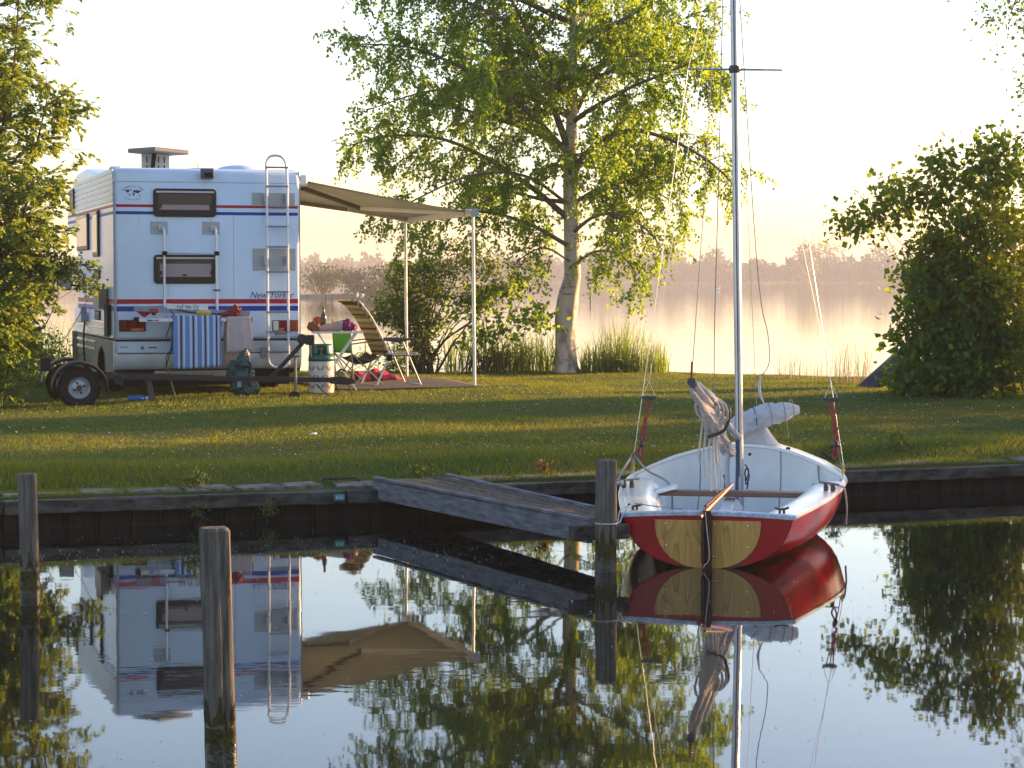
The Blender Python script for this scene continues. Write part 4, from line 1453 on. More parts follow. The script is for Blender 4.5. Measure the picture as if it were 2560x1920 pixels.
for z in (3.392, 3.158, 2.907, 2.662, 2.411, 2.101, 1.853, 1.604, 1.356, 1.114):
    yy = yl - .02 + (.02 if z > 3.3 else 0)
    MB().box((lx0 - .018, yy - .016, z - .012), (lx1 + .022, yy + .016, z + .010)).build("rung", rung_m, ladder, bevel=.004, bseg=1)
for z in (3.02, 2.25):
    for x in (lx0 - .03, lx1):
        MB().box((x, yl, z - .06), (x + .028, -.004, z + .05)).build("ladder_bracket", silver_m, ladder, bevel=.004)
# bicycle carrier
tube_w = pm("carrier_tube", (.60, .62, .65), .35, .3)
car = MB()
car.tube(smooth_path([(.575, -.012, 2.635), (.585, -.075, 2.64), (.600, -.10, 2.58), (.600, -.10, 2.3), (.600, -.11, 1.60)]), .017, 9)
car2 = MB()
car2.tube(smooth_path([(1.215, -.012, 2.635), (1.225, -.075, 2.64), (1.240, -.10, 2.58), (1.240, -.10, 2.3), (1.245, -.11, 1.60)]), .017, 9)
carrier = car.build("bicycle_carrier", tube_w, camper, smooth=True)
car2.build("carrier_upright", tube_w, carrier, smooth=True)
MB().tube([(.59, -.115, 2.335), (1.25, -.115, 2.322)], .012, 8).build("carrier_crossbar", tube_w, carrier, smooth=True)
for x in (.605, 1.245):
    MB().box((x - .03, -.138, 2.30), (x + .028, -.085, 2.352)).build("carrier_clamp", rub_m, carrier, bevel=.006)
for x in (.56, 1.20):
    MB().box((x - .02, -.05, 2.605), (x + .025, -.006, 2.665)).build("carrier_hook", silver_m, carrier, bevel=.006)
MB().box((1.20, -.15, 1.865), (1.28, -.08, 1.885)).build("carrier_latch", ink, carrier, bevel=.004)
for x in (.62, 1.24):
    MB().beam((x, -.10, 1.56), (x, -.46, 1.50), .03, .03).build("carrier_arm", tube_w, carrier)
    MB().beam((x, -.46, 1.48), (x + .0, -.06, 1.30), .014, .014).build("carrier_stay", rung_m, carrier)
plat = MB().prism([(-.50, 1.495), (-.50, 1.535), (-.49, 1.545), (-.38, 1.545), (-.38, 1.53), (-.48, 1.53), (-.48, 1.495)], .197, 1.615, plane='yz').build("wheel_rail", alu2, carrier, bevel=.003)
MB().prism([(-.30, 1.505), (-.30, 1.54), (-.18, 1.54), (-.18, 1.525), (-.29, 1.525), (-.29, 1.505)], .197, 1.615, plane='yz').build("wheel_rail", alu2, carrier, bevel=.003)
MB().box((.185, -.508, 1.49), (.235, -.37, 1.552)).build("rail_end", rub_m, plat, bevel=.006)
MB().box((1.59, -.508, 1.49), (1.62, -.37, 1.548)).build("rail_end", rung_m, plat, bevel=.006)
MB().box((.33, -.5025, 1.505), (.40, -.4995, 1.524)).build("rail_print_blue", blue_s, plat)
MB().box((.41, -.5025, 1.507), (.47, -.4995, 1.522)).build("rail_print_red", red_s, plat)
# light board lying upside down on the carrier
lbx = lambda x: 1.655 - (x - .19) * .045
lbm = pm("light_board_grey", (.20, .23, .28), .5)
lb = MB().beam((.19, -.40, lbx(.19)), (1.60, -.40, lbx(1.60) - .005), .05, .065).build("light_board", lbm, carrier, bevel=.004)
for x in (.19, 1.36):
    z = lbx(x)
    MB().prism([(x + .02, z - .03), (x + .22, z - .04), (x + .155, z - .082), (x + .135, z - .10), (x + .105, z - .10), (x + .085, z - .082)], -.39, -.43, plane='xz').build("reflector_triangle", lamp_dark, lb, bevel=.003)
MB().box((.375, -.45, 1.60), (.475, -.385, 1.655)).build("board_lamp", lamp_red, lb, bevel=.012)
MB().box((.40, -.44, 1.575), (.445, -.395, 1.602)).build("board_lamp_foot", rub_m, lb)
MB().beam((.577, -.432, 1.685), (1.078, -.432, 1.660), .006, .062).build("white_number_plate", pm("plate_face", (.62, .66, .70), .45), lb)
text_mesh("plate_text", "ZJ-46-JN", .062, pm("plate_black", (.03, .035, .05), .5), lb, (.835, -.4365, 1.672), (math.pi / 2, math.radians(182.9), 0), depth=.0006, xs=1.25)
MB().tube(smooth_path([(.62, -.42, 1.63), (.67, -.44, 1.56), (.66, -.46, 1.40), (.63, -.44, 1.2), (.60, -.40, 1.05), (.57, -.38, .95)]), .007, 6).build("board_cable", rub_m, lb, smooth=True)
MB().tube(smooth_path([(.70, -.44, 1.64), (.95, -.45, 1.595), (1.2, -.44, 1.59), (1.34, -.42, 1.62)]), .007, 6).build("board_cable", rub_m, lb, smooth=True)
MB().tube(smooth_path([(.66, -.46, 1.30), (.665, -.46, 1.20), (.58, -.46, 1.10), (.565, -.45, .98), (.60, -.44, .84), (.63, -.46, .70), (.66, -.46, .62)]), .007, 6).build("board_cable", rub_m, lb, smooth=True)
# rear lamps
def rear_lamp(x0, x1, z0, z1, flip):
    fr = MB().box((x0, -.012, z0), (x1, .002, z1)).build("rear_lamp", rub_m, camper, bevel=.006)
    segs = [(.0, .30, pm("lamp_amber_dark", (.14, .016, .004), .35, spec=.15)), (.30, .66, lamp_dark), (.66, .99, lamp_dark)] if not flip else [(.0, .23, lamp_wh), (.23, .66, lamp_dark), (.66, .99, lamp_or)]
    for a, b, m in segs:
        MB().box((x0 + .008 + (x1 - x0 - .016) * a, -.034, z0 + .008), (x0 + .005 + (x1 - x0 - .016) * b, -.010, z1 - .008)).build("lamp_lens", m, fr, bevel=.008)
    a, b = (.44, .90) if not flip else (.24, .43)
    MB().box((x0 + (x1 - x0) * a, -.0375, z0 + .010), (x0 + (x1 - x0) * b, -.033, z0 + .042)).build("reflector", pm("reflector_red", (.55, .02, .02), .1, coat=1), fr)
rear_lamp(.058, .384, 1.370, 1.512, False)
rear_lamp(1.952, 2.278, 1.362, 1.500, True)
# lettering
text_mesh("model_lettering", "New", .115, blue_s, camper, (1.775, -.0022, 1.812 - GZ0), (math.pi / 2, 0, 0), shear=.35, xs=.95)
text_mesh("model_lettering", "Yorker", .115, blue_s, camper, (2.065, -.0022, 1.812 - GZ0), (math.pi / 2, 0, 0), shear=.35, xs=.92)
MB().tube(smooth_path([(1.985, -.004, 1.345), (2.0, -.004, 1.315), (2.02, -.004, 1.35), (2.045, -.004, 1.318), (2.08, -.004, 1.342), (2.11, -.004, 1.318), (2.135, -.004, 1.345), (2.16, -.004, 1.322), (2.175, -.004, 1.345)]), .006, 5).build("script_badge", pm("maroon_ink", (.12, .012, .012), .5), camper, smooth=True)
logo = bpy.data.objects.new("club_logo", None)
COL.objects.link(logo)
logo.parent = camper
logo.location = (.237, -.0008, 3.064 - GZ0)
def lg(pts):
    p = [((x - 1050) / 5668, (770 - y) / 5668) for x, y in pts]
    MB().prism(p, 0, -.0015, plane='xz').build("logo_land", ink, logo)
lg([(470, 600), (640, 580), (780, 540), (800, 620), (830, 690), (760, 740), (690, 800), (600, 680), (500, 650)])
lg([(830, 540), (970, 530), (960, 590), (900, 640)])
lg([(770, 840), (890, 880), (860, 960), (815, 1040), (800, 940)])
lg([(1080, 640), (1130, 610), (1380, 590), (1640, 640), (1660, 680), (1560, 700), (1480, 770), (1400, 830), (1300, 790), (1180, 760), (1060, 720)])
lg([(1020, 800), (1120, 770), (1190, 840), (1160, 960), (1110, 990), (1080, 890), (1020, 850)])
lg([(1460, 960), (1530, 920), (1580, 990), (1490, 1010)])
for txt, rad, a0, a1, sz, low in (("Crommenier Team", .20, 39, -37, .034, False), ("International", .27, -21.5, 19, .026, True)):
    for i, ch in enumerate(txt):
        if ch == ' ':
            continue
        a = math.radians(a0 + (a1 - a0) * i / (len(txt) - 1))
        if not low:
            x, z, ro = -rad * math.sin(a), -.12 + rad * math.cos(a), -a
        else:
            x, z, ro = rad * math.sin(a), .185 - rad * math.cos(a), -a
        text_mesh("logo_letter", ch, sz, ink, logo, (x, -.0008, z), (math.pi / 2, ro, 0), depth=.0004)
# yellow registration plate behind the towels
yp = MB().box((1.02, -.046, 1.10), (1.30, -.037, 1.24)).build("rear_number_plate", pm("plate_yellow", (.55, .36, .02), .5), camper, bevel=.004)
text_mesh("plate_text", "ZJ46 JN", .075, pm("plate_black", (.03, .035, .05), .5), yp, (1.15, -.0475, 1.17), (math.pi / 2, 0, 0), depth=.0006)
# left side fittings
for y0_, y1_, z0, z1 in ((2.55, 3.85, 2.40, 2.885), (1.40, 1.98, 2.30, 2.895)):
    fr = MB().box((-.030, y0_, z0), (.004, y1_, z1)).build("side_window", frame_m, camper, bevel=.015)
    MB().box((-.034, y0_ + .05, z0 + .06), (-.028, y1_ - .05, z1 - .05)).build("window_pane", pm("side_glass", (.35, .30, .27), .06), fr)
    MB().box((-.046, y0_ + .02, z1 - .05), (-.029, y1_ - .02, z1 - .02)).build("window_hinge_rail", MATS["hinge_rail"], fr)
fr = MB().box((-.030, 4.25, 2.98), (.004, 4.75, 3.28)).build("side_window", frame_m, camper, bevel=.015)
for z0, z1 in ((2.015, 2.140), (1.485, 1.612)):
    fr = MB().box((-.02, 1.38, z0), (.004, 1.90, z1)).build("fridge_vent", rub_m, camper, bevel=.004)
    for q in range(4):
        MB().box((-.026, 1.40, z0 + .018 + q * .026), (-.018, 1.88, z0 + .028 + q * .026)).build("vent_slat", rung_m, fr)
MB().box((-.12, .56, 1.645), (-.02, 1.20, 1.915)).build("service_flap", pm("flap_beige", (.36, .31, .20), .6), camper, bevel=.006)
MB().box((-.05, .30, 1.30), (-.006, .62, 1.70)).build("side_locker", rub_m, camper, bevel=.006)
MB().prism([(2.7, 1.45), (3.3, 1.43), (2.75, 1.64)], -.10, -.02, plane='yz').build("step_bracket", plate_alu, camper)
MB().tube(smooth_path([(-.03, 2.9, 1.45), (-.05, 2.85, 1.3), (-.045, 2.9, 1.05), (-.04, 2.8, .80)]), .012, 6).build("side_cable", rub_m, camper, smooth=True)
# roof gear
pv = bpy.data.objects.new("flat_antenna", None)
COL.objects.link(pv)
pv.parent = camper
pv.location = (.78, 1.62, 3.66 - GZ0)
pv.rotation_euler = (0, math.radians(2.5), math.radians(28))
MB().box((-.28, -.30, -.030), (.28, .28, .028)).build("antenna_panel", pm("antenna_shell", (.10, .11, .13), .5), pv, bevel=.014)
pb_ = MB().box((.58, 1.70, 3.37), (.94, 1.735, 3.66)).build("antenna_bracket", silver_m, camper, bevel=.004)
for q in range(4):
    for z in (3.41, 3.52):
        MB().box((.64 + q * .075, 1.694, z), (.655 + q * .075, 1.701, z + .08)).build("bracket_slot", rub_m, pb_)
MB().beam((.70, 1.62, 3.37), (.735, 1.62, 3.65), .05, .05, up=(0, 1, 0)).build("antenna_mast", rub_m, camper)
MB().lathe([(.30, 0), (.29, .02), (.22, .055), (.10, .075), (.0, .08)], 24, c=(1.64, .55, 3.368)).build("roof_dome", body_m, camper, smooth=True)
MB().box((1.02, .35, 3.372), (1.30, .75, 3.395)).build("roof_hatch", silver_m, camper, bevel=.006)
MB().box((.02, .35, 3.372), (.14, .6, 3.40)).build("roof_rail_foot", body_m, camper, bevel=.01)
MB().tube([(1.12, .5, 3.39), (1.105, .5, 3.46)], .004, 5).build("whip_antenna", rub_m, camper)
MB().box((.98, .5, 3.375), (1.06, .56, 3.395)).build("roof_marker_lamp", lamp_red, camper, bevel=.006)

# ---- awning
aw_fab = pm("awning_fabric", (0.44, 0.45, 0.37), 0.8, col2=(0.37, 0.38, 0.31), vscale=3, trans=.52)
alu_w = pm("awning_white", (.66, .65, .62), .4, .1)
aw = MB().box((W + .004, .06, 3.165), (W + .115, 3.74, 3.315)).build("awning", alu_w, camper, bevel=.03, bseg=3, smooth=True)
AL = 2.17
def awz(s):
    return 3.235 - .345 * (1 - (1 - s) ** 1.28)
rows = []
for i in range(21):
    s_ = i / 20
    rows.append([(W + .105 + AL * s_, .08 + 3.64 * j / 16, awz(s_) - .015 * math.sin(math.pi * j / 16) * math.sin(math.pi * s_) + .008 * math.sin(3 * j + 5 * s_)) for j in range(17)])
MB().grid(rows).build("awning_canopy", aw_fab, aw, smooth=True, solid=.004)
xb = W + .105 + AL
MB().box((xb - .035, .05, awz(1) - .075), (xb + .035, 3.75, awz(1) + .02)).build("awning_front_bar", alu_w, aw, bevel=.018, bseg=3, smooth=True)
MB().lathe([(.0, -.03), (.055, -.028), (.055, .0), (.0, .002)], 14, axis='y', c=(xb, .045, awz(1) - .03)).build("awning_bar_end", pm("bar_end_grey", (.30, .31, .33), .4), aw, smooth=True)
for ya, yb, yc in ((.35, 1.55, .40), (3.45, 2.25, 3.40)):
    e = (W + 1.12, yb, awz(.48) - .085)
    MB().beam((W + .10, ya, 3.16), e, .045, .055).build("awning_arm", pm("arm_brown", (.13, .10, .07), .5), aw, bevel=.006)
    MB().beam(e, (xb - .03, yc, awz(1) - .035), .04, .05).build("awning_arm", alu_w, aw, bevel=.006)
for y_ in (.12, 3.62):
    MB().tube([(xb, y_, awz(1) - .05), (xb + .02, y_ + .0, .62)], .020, 10).build("awning_leg", alu_w, aw, smooth=True)
    MB().tube([(xb + .005, y_, 2.0), (xb + .0105, y_, 1.35)], .0225, 10).build("awning_leg_sleeve", alu_w, aw, smooth=True)
    MB().box((xb - .02, y_ - .04, .605), (xb + .06, y_ + .04, .622)).build("awning_foot", rub_m, aw, bevel=.004)
del camper["base_z"]

# ================================================================ TOWELS ON THE CARRIER
th = math.radians(17)
CA, SA = math.cos(th), math.sin(th)
def cw(u, t, z):
    """camper coordinates to place coordinates"""
    return (-4.85 + u * CA - t * SA, 27.75 + u * SA + t * CA, z)
def towel(name, label, u0, u1, zt, zb_front, zb_back, mat, amp, seed, flare=0.0, sv=True):
    r = random.Random(seed)
    base = cw((u0 + u1) / 2, -.44, zt)
    th_ = thing(name, base, label, "towel", rotz=th)
    ph = [r.uniform(0, 6.28) for _ in range(5)]
    rows = []
    wd = u1 - u0
    NJ = 40
    path = []
    for i in range(16):
        path.append((-.075, zb_front - zt + (zt - .0 - zb_front) * i / 15))
    path += [(-.073, .012), (-.066, .020), (-.04, .024), (.0, .024), (.06, .022), (.075, .015), (.080, .0)]
    for i in range(8):
        path.append((.082, -(zt - zb_back) * (i + 1) / 8))
    for (yy, zz) in path:
        row = []
        dn = max(0.0, min(1.0, -zz / .25))
        sgn = -1 if yy < 0 else 1
        for j in range(NJ + 1):
            s_ = j / NJ
            w = math.sin(s_ * 19 + ph[0]) * .5 + math.sin(s_ * 33 + ph[1] + zz * 3) * .25 + math.sin(s_ * 9 + ph[2]) * .5
            xx = (s_ - .5) * wd * (1 + flare * dn) + .004 * math.sin(zz * 9 + ph[3])
            row.append((xx, yy + sgn * dn * (amp * w + .012), zz - .010 * dn * math.sin(s_ * 5 + ph[4])))
        rows.append(row)
    ob = MB().grid(rows).build("cloth", mat, th_, smooth=True, solid=.006)
    if sv:
        set_sv(ob, lambda co: (co.x + wd / 2) / wd)
    return th_
bw, bb, bd, bm2 = (.50, .60, .72), (.13, .26, .52), (.035, .04, .12), (.30, .36, .48)
tw_m = stripe_mat("towel_stripes", [(0, bb), (.09, bw), (.125, bm2), (.145, bd), (.185, bm2), (.205, bw), (.25, bb), (.34, bw), (.38, bm2), (.40, bd), (.435, bm2), (.455, bw), (.50, bb), (.59, bw), (.63, bm2), (.645, bd), (.68, bm2), (.70, bw), (.75, bb), (.83, bw), (.875, bm2), (.89, bd), (.925, bw), (.96, bb)], rough=.95, trans=.12)
towel("striped_towel", "blue and white striped towel hanging over the bicycle carrier rail", .640, 1.222, 1.545, .935, 1.10, tw_m, .012, 4)
pk = pm("pale_towel", (.60, .50, .48), .95, col2=(.53, .43, .42), vscale=9, bump=.5, bscale=150, trans=.25)
towel("pink_towel", "pale pink towel hanging beside the striped towel on the carrier", 1.300, 1.585, 1.530, 1.13, 1.00, pk, .016, 8, flare=.14, sv=False)
# straps and lamp lying on the carrier
o = MB().tube(smooth_path([cw(.93, -.44, 1.60), cw(1.0, -.44, 1.595), cw(1.09, -.44, 1.588), cw(1.115, -.44, 1.586)], 4), [.034] * 6 + [.037] * 3 + [.033, .028, .022, .012], 12).build("torch", pm("torch_yellow", (.42, .30, .012), .35), smooth=True)
tag(o, "yellow torch lying on the carrier above the striped towel", "torch")
strap_m = pm("strap_red", (.32, .030, .022), .6, col2=(.20, .02, .02), vscale=30, bump=.5, bscale=90)
o = bundle([cw(1.24, -.45, 1.575), cw(1.32, -.45, 1.59), cw(1.39, -.45, 1.62), cw(1.44, -.45, 1.635), cw(1.47, -.45, 1.60)], [.02, .042, .055, .05, .02], "strap_bundle", strap_m, None, lump=.35, seed=14, n=18)
tag(o, "tangled bundle of red lashing straps on the right of the carrier", "straps")
o = bundle([cw(1.20, -.43, 1.560), cw(1.30, -.43, 1.575), cw(1.40, -.44, 1.57), cw(1.46, -.43, 1.565)], [.012, .03, .03, .012], "strap_coil", strap_m, None, lump=.35, seed=19, n=14)
tag(o, "flat red strap coil under the bigger strap bundle on the carrier", "straps")

# ================================================================ BOAT TRAILER
tr_z = 0.50
trailer = thing("boat_trailer", (-5.05, 26.5, tr_z), "black single axle boat trailer standing behind the camper with its drawbar to the right", "trailer", rotz=th)
tr_m = pm("trailer_black", (.014, .014, .017), .6, spec=.25, col2=(.03, .027, .027), vscale=9, bump=.2, bscale=50)
guard_m = pm("mudguard_plastic", (.018, .020, .028), .5, spec=.3, col2=(.03, .032, .04), vscale=7)
rim_m = pm("trailer_rim", (.40, .42, .46), .45, .3, col2=(.22, .22, .23), vscale=14)
rust_m = pm("rust", (.14, .040, .018), .85, col2=(.06, .025, .015), vscale=20)
def tyre(parent, loc):
    r, w = .243, .15
    t = MB().lathe([(.125, -w / 2 + .01), (.21, -w / 2), (r - .012, -w * .40), (r, -w * .28), (r, w * .28), (r - .012, w * .40), (.21, w / 2), (.125, w / 2 - .01)], 40, axis='y', cap=False).build("wheel", rub_m, parent, smooth=True, loc=loc)
    MB().lathe([(.0, -.045), (.028, -.048), (.05, -.030), (.09, -.028), (.105, -.045), (.128, -.066), (.132, -.05), (.128, .05), (.0, .05)], 32, axis='y').build("rim", rim_m, t, smooth=True)
    MB().lathe([(.0, -.075), (.026, -.072), (.034, -.05), (.034, -.03)], 16, axis='y').build("hub_cap", rust_m, t, smooth=True)
    for q in range(4):
        a = q * math.pi / 2 + .35
        MB().lathe([(.0, -.052), (.012, -.05), (.012, -.03)], 8, axis='y', c=(.062 * math.cos(a), 0, .062 * math.sin(a))).build("wheel_nut", rub_m, t)
    for q in range(16):
        a = q * math.pi / 8
        MB().box((-.010, -.055, .236), (.010, .055, .246)).build("tread_block", rub_m, t).rotation_euler = (0, a, 0)
    return t
tyre(trailer, (0, 0, .243))
tyre(trailer, (-.02, 1.22, .243))
for yy, dz in ((0, 0), (1.22, .0)):
    rows = []
    for i in range(19):
        a = math.radians(-12 + 196 * i / 18)
        R = .305 + (.02 * math.cos(a) if a < 1.5 else 0.01)
        cx, cz_ = R * math.cos(a), .243 + R * math.sin(a) * .98
        if i == 0:
            cx += .035
        rows.append([(cx, yy - .105, cz_ - .035 * math.sin(a)), (cx, yy - .11, cz_ - .006), (cx * 1.0, yy - .07, cz_ + .008), (cx, yy + .07, cz_ + .008), (cx, yy + .11, cz_ - .006), (cx, yy + .105, cz_ - .035)])
    MB().grid(rows).build("mudguard", guard_m, trailer, smooth=True, solid=.006)
MB().tube([(0, -.02, .243), (-.02, 1.24, .243)], .025, 8).build("axle", tr_m, trailer, smooth=True)
# frame: main drawbar, cross members, rear post
MB().beam((-.15, .10, .375), (3.16, .06, .290), .05, .058).build("drawbar", tr_m, trailer, bevel=.004)
MB().beam((-.15, 1.05, .375), (1.6, .14, .335), .05, .06).build("side_rail", tr_m, trailer, bevel=.004)
for x in (-.08, .5):
    MB().beam((x, .05, .36), (x - .02, 1.12 - x * .9, .36), .05, .05).build("cross_member", tr_m, trailer, bevel=.004)
MB().box((-.34, 1.0, .40), (-.22, 1.08, .56)).build("rear_roller_post", tr_m, trailer, bevel=.01)
# winch post with roller head
MB().beam((2.28, .07, .33), (2.66, .03, .74), .045, .05, up=(0, 1, 0)).build("winch_post", tr_m, trailer, bevel=.005)
wn_ = MB().lathe([(.0, -.07), (.05, -.068), (.062, -.03), (.062, .03), (.05, .068), (.0, .07)], 16, axis='y', c=(2.66, .03, .79)).build("winch_drum", tr_m, trailer, smooth=True)
MB().box((2.70, -.02, .72), (2.80, .06, .84)).build("winch_block", tr_m, trailer, bevel=.012)
MB().tube([(2.745, .0, .72), (2.75, .0, .58)], .012, 6).build("winch_handle", tr_m, trailer)
# coupling and jockey wheel
MB().prism([(3.0, .25), (3.02, .33), (3.16, .335), (3.30, .30), (3.32, .25), (3.2, .235)], .02, .10, plane='xz').build("coupling_head", tr_m, trailer, bevel=.008)
MB().tube(smooth_path([(3.12, .06, .33), (3.10, .06, .38), (3.14, .06, .42), (3.20, .06, .40)]), .012, 7).build("coupling_lever", tr_m, trailer, smooth=True)
MB().tube([(2.56, -.02, .58), (2.565, -.02, .14)], .018, 8).build("jockey_stem", pm("jockey_steel", (.16, .15, .14), .5, .6), trailer, smooth=True)
MB().tube([(2.52, -.02, .585), (2.61, -.02, .585)], .01, 6).build("jockey_handle", tr_m, trailer)
for yy in (-.055, .015):
    MB().lathe([(.0, 0), (.075, .0), (.08, .01), (.08, .035), (.075, .045), (.0, .045)], 20, axis='y', c=(2.57 + yy * .3, yy, .085)).build("jockey_wheel", rub_m, trailer, smooth=True)
MB().tube(smooth_path([(3.05, .04, .26), (3.10, .02, .15), (3.02, -.02, .10), (2.9, -.03, .16), (2.82, .0, .25)]), .006, 6).build("trailer_cable", rub_m, trailer, smooth=True)
MB().tube(smooth_path([(3.22, .04, .25), (3.26, .02, .12), (3.24, .0, .04), (3.20, -.03, .03)]), .005, 6).build("trailer_cable", rub_m, trailer, smooth=True)
MB().prism([(.80, .32), (.86, .32), (.93, .02), (.86, .005)], .14, .22, plane='xz').build("prop_stand", pm("stand_metal", (.06, .055, .05), .6, .3), trailer, bevel=.004)
MB().tube([(1.09, .12, .30), (1.15, .10, .10)], .008, 6).build("prop_rod", pm("rod_brass", (.30, .22, .10), .5, .3), trailer)
MB().prism([(1.12, .01), (1.22, .01), (1.175, .10)], .05, .15, plane='xz').build("wheel_chock", rub_m, trailer, bevel=.006)

# ================================================================ CAMPING GEAR
def gz_(x, y):
    return float(lawn_z(x, y))
# green sack leaning against the drawbar
sx, sy = -3.235, 27.42
sk = thing("green_sack", (sx, sy, gz_(sx, sy)), "dark green bag standing on the grass behind the trailer drawbar", "bag", rotz=th)
sack_m = pm("sack_green", (.008, .085, .072), .45, col2=(.006, .055, .05), vscale=7, trans=.18, bump=.3, bscale=14)
o = bundle([(0.02, 0, .0), (.02, 0, .05), (.0, 0, .16), (-.02, 0, .30), (-.01, 0, .42), (.02, 0, .50), (.035, 0, .56)], [.13, .150, .140, .120, .075, .045, .012], "sack_body", sack_m, sk, lump=.20, seed=23, n=30, fold=4)
o.scale = (1, .8, 1)
o = bundle([(-.10, .02, .08), (-.13, .02, .24), (-.115, .02, .36), (-.08, .02, .40)], [.06, .075, .065, .02], "sack_side_bulge", sack_m, sk, lump=.15, seed=29, n=18)
MB().tube(smooth_path([(.05, -.09, .40), (.06, -.11, .33), (.035, -.12, .22), (.045, -.11, .12)]), .014, 6).build("sack_strap", rub_m, sk, smooth=True)
MB().box((-.10, -.135, .10), (-.055, -.125, .17)).build("sack_print", pm("print_pale", (.25, .42, .42), .6), sk)
# gas bottle
gbx, gby = -2.335, 27.85
gb = thing("gas_bottle", (gbx, gby, gz_(gbx, gby) + .004), "white and green camping gas bottle with leaf-shaped openings beside the folding table", "gas bottle")
gw = pm("gas_white", (.66, .64, .58), .4, col2=(.56, .53, .47), vscale=9, trans=.18)
gg = pm("gas_green", (.006, .12, .075), .35, trans=.15)
MB().lathe([(.135, 0), (.152, .012), (.156, .05), (.156, .37), (.153, .395)], 40).build("bottle_shell", gw, gb, smooth=True)
gl = pm("gas_core", (.30, .21, .14), .6)
for k in range(7):
    a0 = -math.pi / 2 + (k - 3) * .75
    for row, zc in enumerate((.31, .20, .09)):
        for sgn in (-1, 1):
            pts = []
            for q in range(10):
                t = q / 9 * 2 - 1
                pts.append((t, .014 * (1 - t * t)))
            poly = [(t, w) for t, w in pts] + [(t, -w) for t, w in pts[::-1][1:-1]]
            vs = []
            for t, w in poly:
                along = t * .040
                da = (sgn * .17 + (along * .62 * sgn - w * .8 * 1) / .156)
                zz = zc + along * .80 + w * .6 * sgn
                ang = a0 + da
                vs.append((.1575 * math.cos(ang), .1575 * math.sin(ang), zz))
            MB().add(vs, [tuple(range(len(vs)))]).build("leaf_opening", gl, gb, solid=.002)
# green collar with a handle opening towards the front
rows = []
NC = 48
def gap(a):
    d_ = (a + math.pi / 2 + math.pi) % (2 * math.pi) - math.pi
    return abs(d_ - .10) < .42
for zz, rr in ((.395, .157), (.43, .155), (.47, .148)):
    rows.append([(rr * math.cos(2 * math.pi * j / NC), rr * math.sin(2 * math.pi * j / NC), zz) for j in range(NC + 1)])
MB().grid(rows).build("collar", gg, gb, smooth=True, solid=.008)
vs, fs = [], []
lev = [(.47, .148), (.50, .140), (.54, .132), (.575, .127), (.60, .122)]
for zz, rr in lev:
    vs += [(rr * math.cos(2 * math.pi * j / NC), rr * math.sin(2 * math.pi * j / NC), zz) for j in range(NC)]
for i in range(len(lev) - 1):
    for j in range(NC):
        a = 2 * math.pi * (j + .5) / NC
        if gap(a) and i < 3:
            continue
        fs.append((i * NC + j, i * NC + (j + 1) % NC, (i + 1) * NC + (j + 1) % NC, (i + 1) * NC + j))
MB().add(vs, fs).build("handle_ring", gg, gb, smooth=True, solid=.010)
MB().lathe([(.03, .40), (.035, .47), (.02, .48), (.02, .53), (.035, .535), (.03, .555), (.0, .556)], 14).build("valve", pm("brass_valve", (.35, .25, .10), .4, .7), gb, smooth=True)
# folding table
tbx, tby = -2.19, 28.45
tz = gz_(tbx, tby)
tab = thing("folding_table", (tbx, tby, tz), "small folding camping table with aluminium legs next to the camper", "table", rotz=.10)
tt = 1.362 - tz
MB().box((-.31, -.26, tt - .016), (.32, .26, tt)).build("table_top", pm("table_top", (.50, .47, .44), .5, col2=(.42, .39, .36), vscale=14), tab, bevel=.005)
MB().box((-.315, -.268, tt - .022), (.325, -.26, tt + .002)).build("table_edge", alu2, tab)
for yy in (-.22, .22):
    MB().beam((.24, yy, tt - .02), (-.26, yy, .0), .022, .030, up=(0, 1, 0)).build("leg", alu2, tab, bevel=.004)
    MB().beam((-.24, yy + .02, tt - .02), (.24, yy + .02, .0), .022, .030, up=(0, 1, 0)).build("leg", alu2, tab, bevel=.004)
MB().tube([(.235, -.24, tt - .03), (.235, .24, tt - .03)], .010, 6).build("cross_rod", alu2, tab)
tz1 = 1.362
# things on the table
def wx(px_off, py_off):
    return tbx + px_off, tby + py_off
o = thing("wine_bottle", (-2.355, 28.45, tz1 + .001), "green wine bottle standing on the folding table", "bottle")
MB().lathe([(.0, 0), (.036, .0), (.0385, .01), (.0385, .16), (.034, .19), (.016, .235), (.0145, .29), (.0165, .292), (.0165, .30), (.0, .30)], 20).build("glass", pm("bottle_green", (.030, .055, .010), .08, trans=.35, coat=.5), o, smooth=True)
bag_r = pm("bag_red", (.42, .045, .015), .4, col2=(.55, .20, .05), vscale=18, trans=.4)
bag_o = pm("bag_orange", (.45, .17, .03), .5, col2=(.30, .07, .03), vscale=14, trans=.4)
bag_p = pm("paper_pale", (.60, .42, .36), .7, col2=(.52, .36, .32), vscale=6, trans=.35)
bag_m = pm("bag_magenta", (.28, .012, .16), .4, col2=(.20, .01, .10), vscale=10, trans=.35)
o = bundle([(-2.545, 28.40, tz1 + .05), (-2.49, 28.38, tz1 + .06), (-2.43, 28.37, tz1 + .045), (-2.37, 28.36, tz1 + .03)], [.03, .062, .052, .03], "fruit_bag", bag_o, None, lump=.25, seed=31, n=20)
tag(o, "orange mesh bag at the left end of the folding table", "bag")
o = bundle([(-2.445, 28.43, tz1 + .03), (-2.44, 28.43, tz1 + .09), (-2.425, 28.43, tz1 + .15), (-2.42, 28.43, tz1 + .18)], [.045, .055, .05, .02], "crisp_bag", bag_r, None, lump=.22, seed=33, n=20)
tag(o, "upright red foil bag leaning against the wine bottle", "bag")
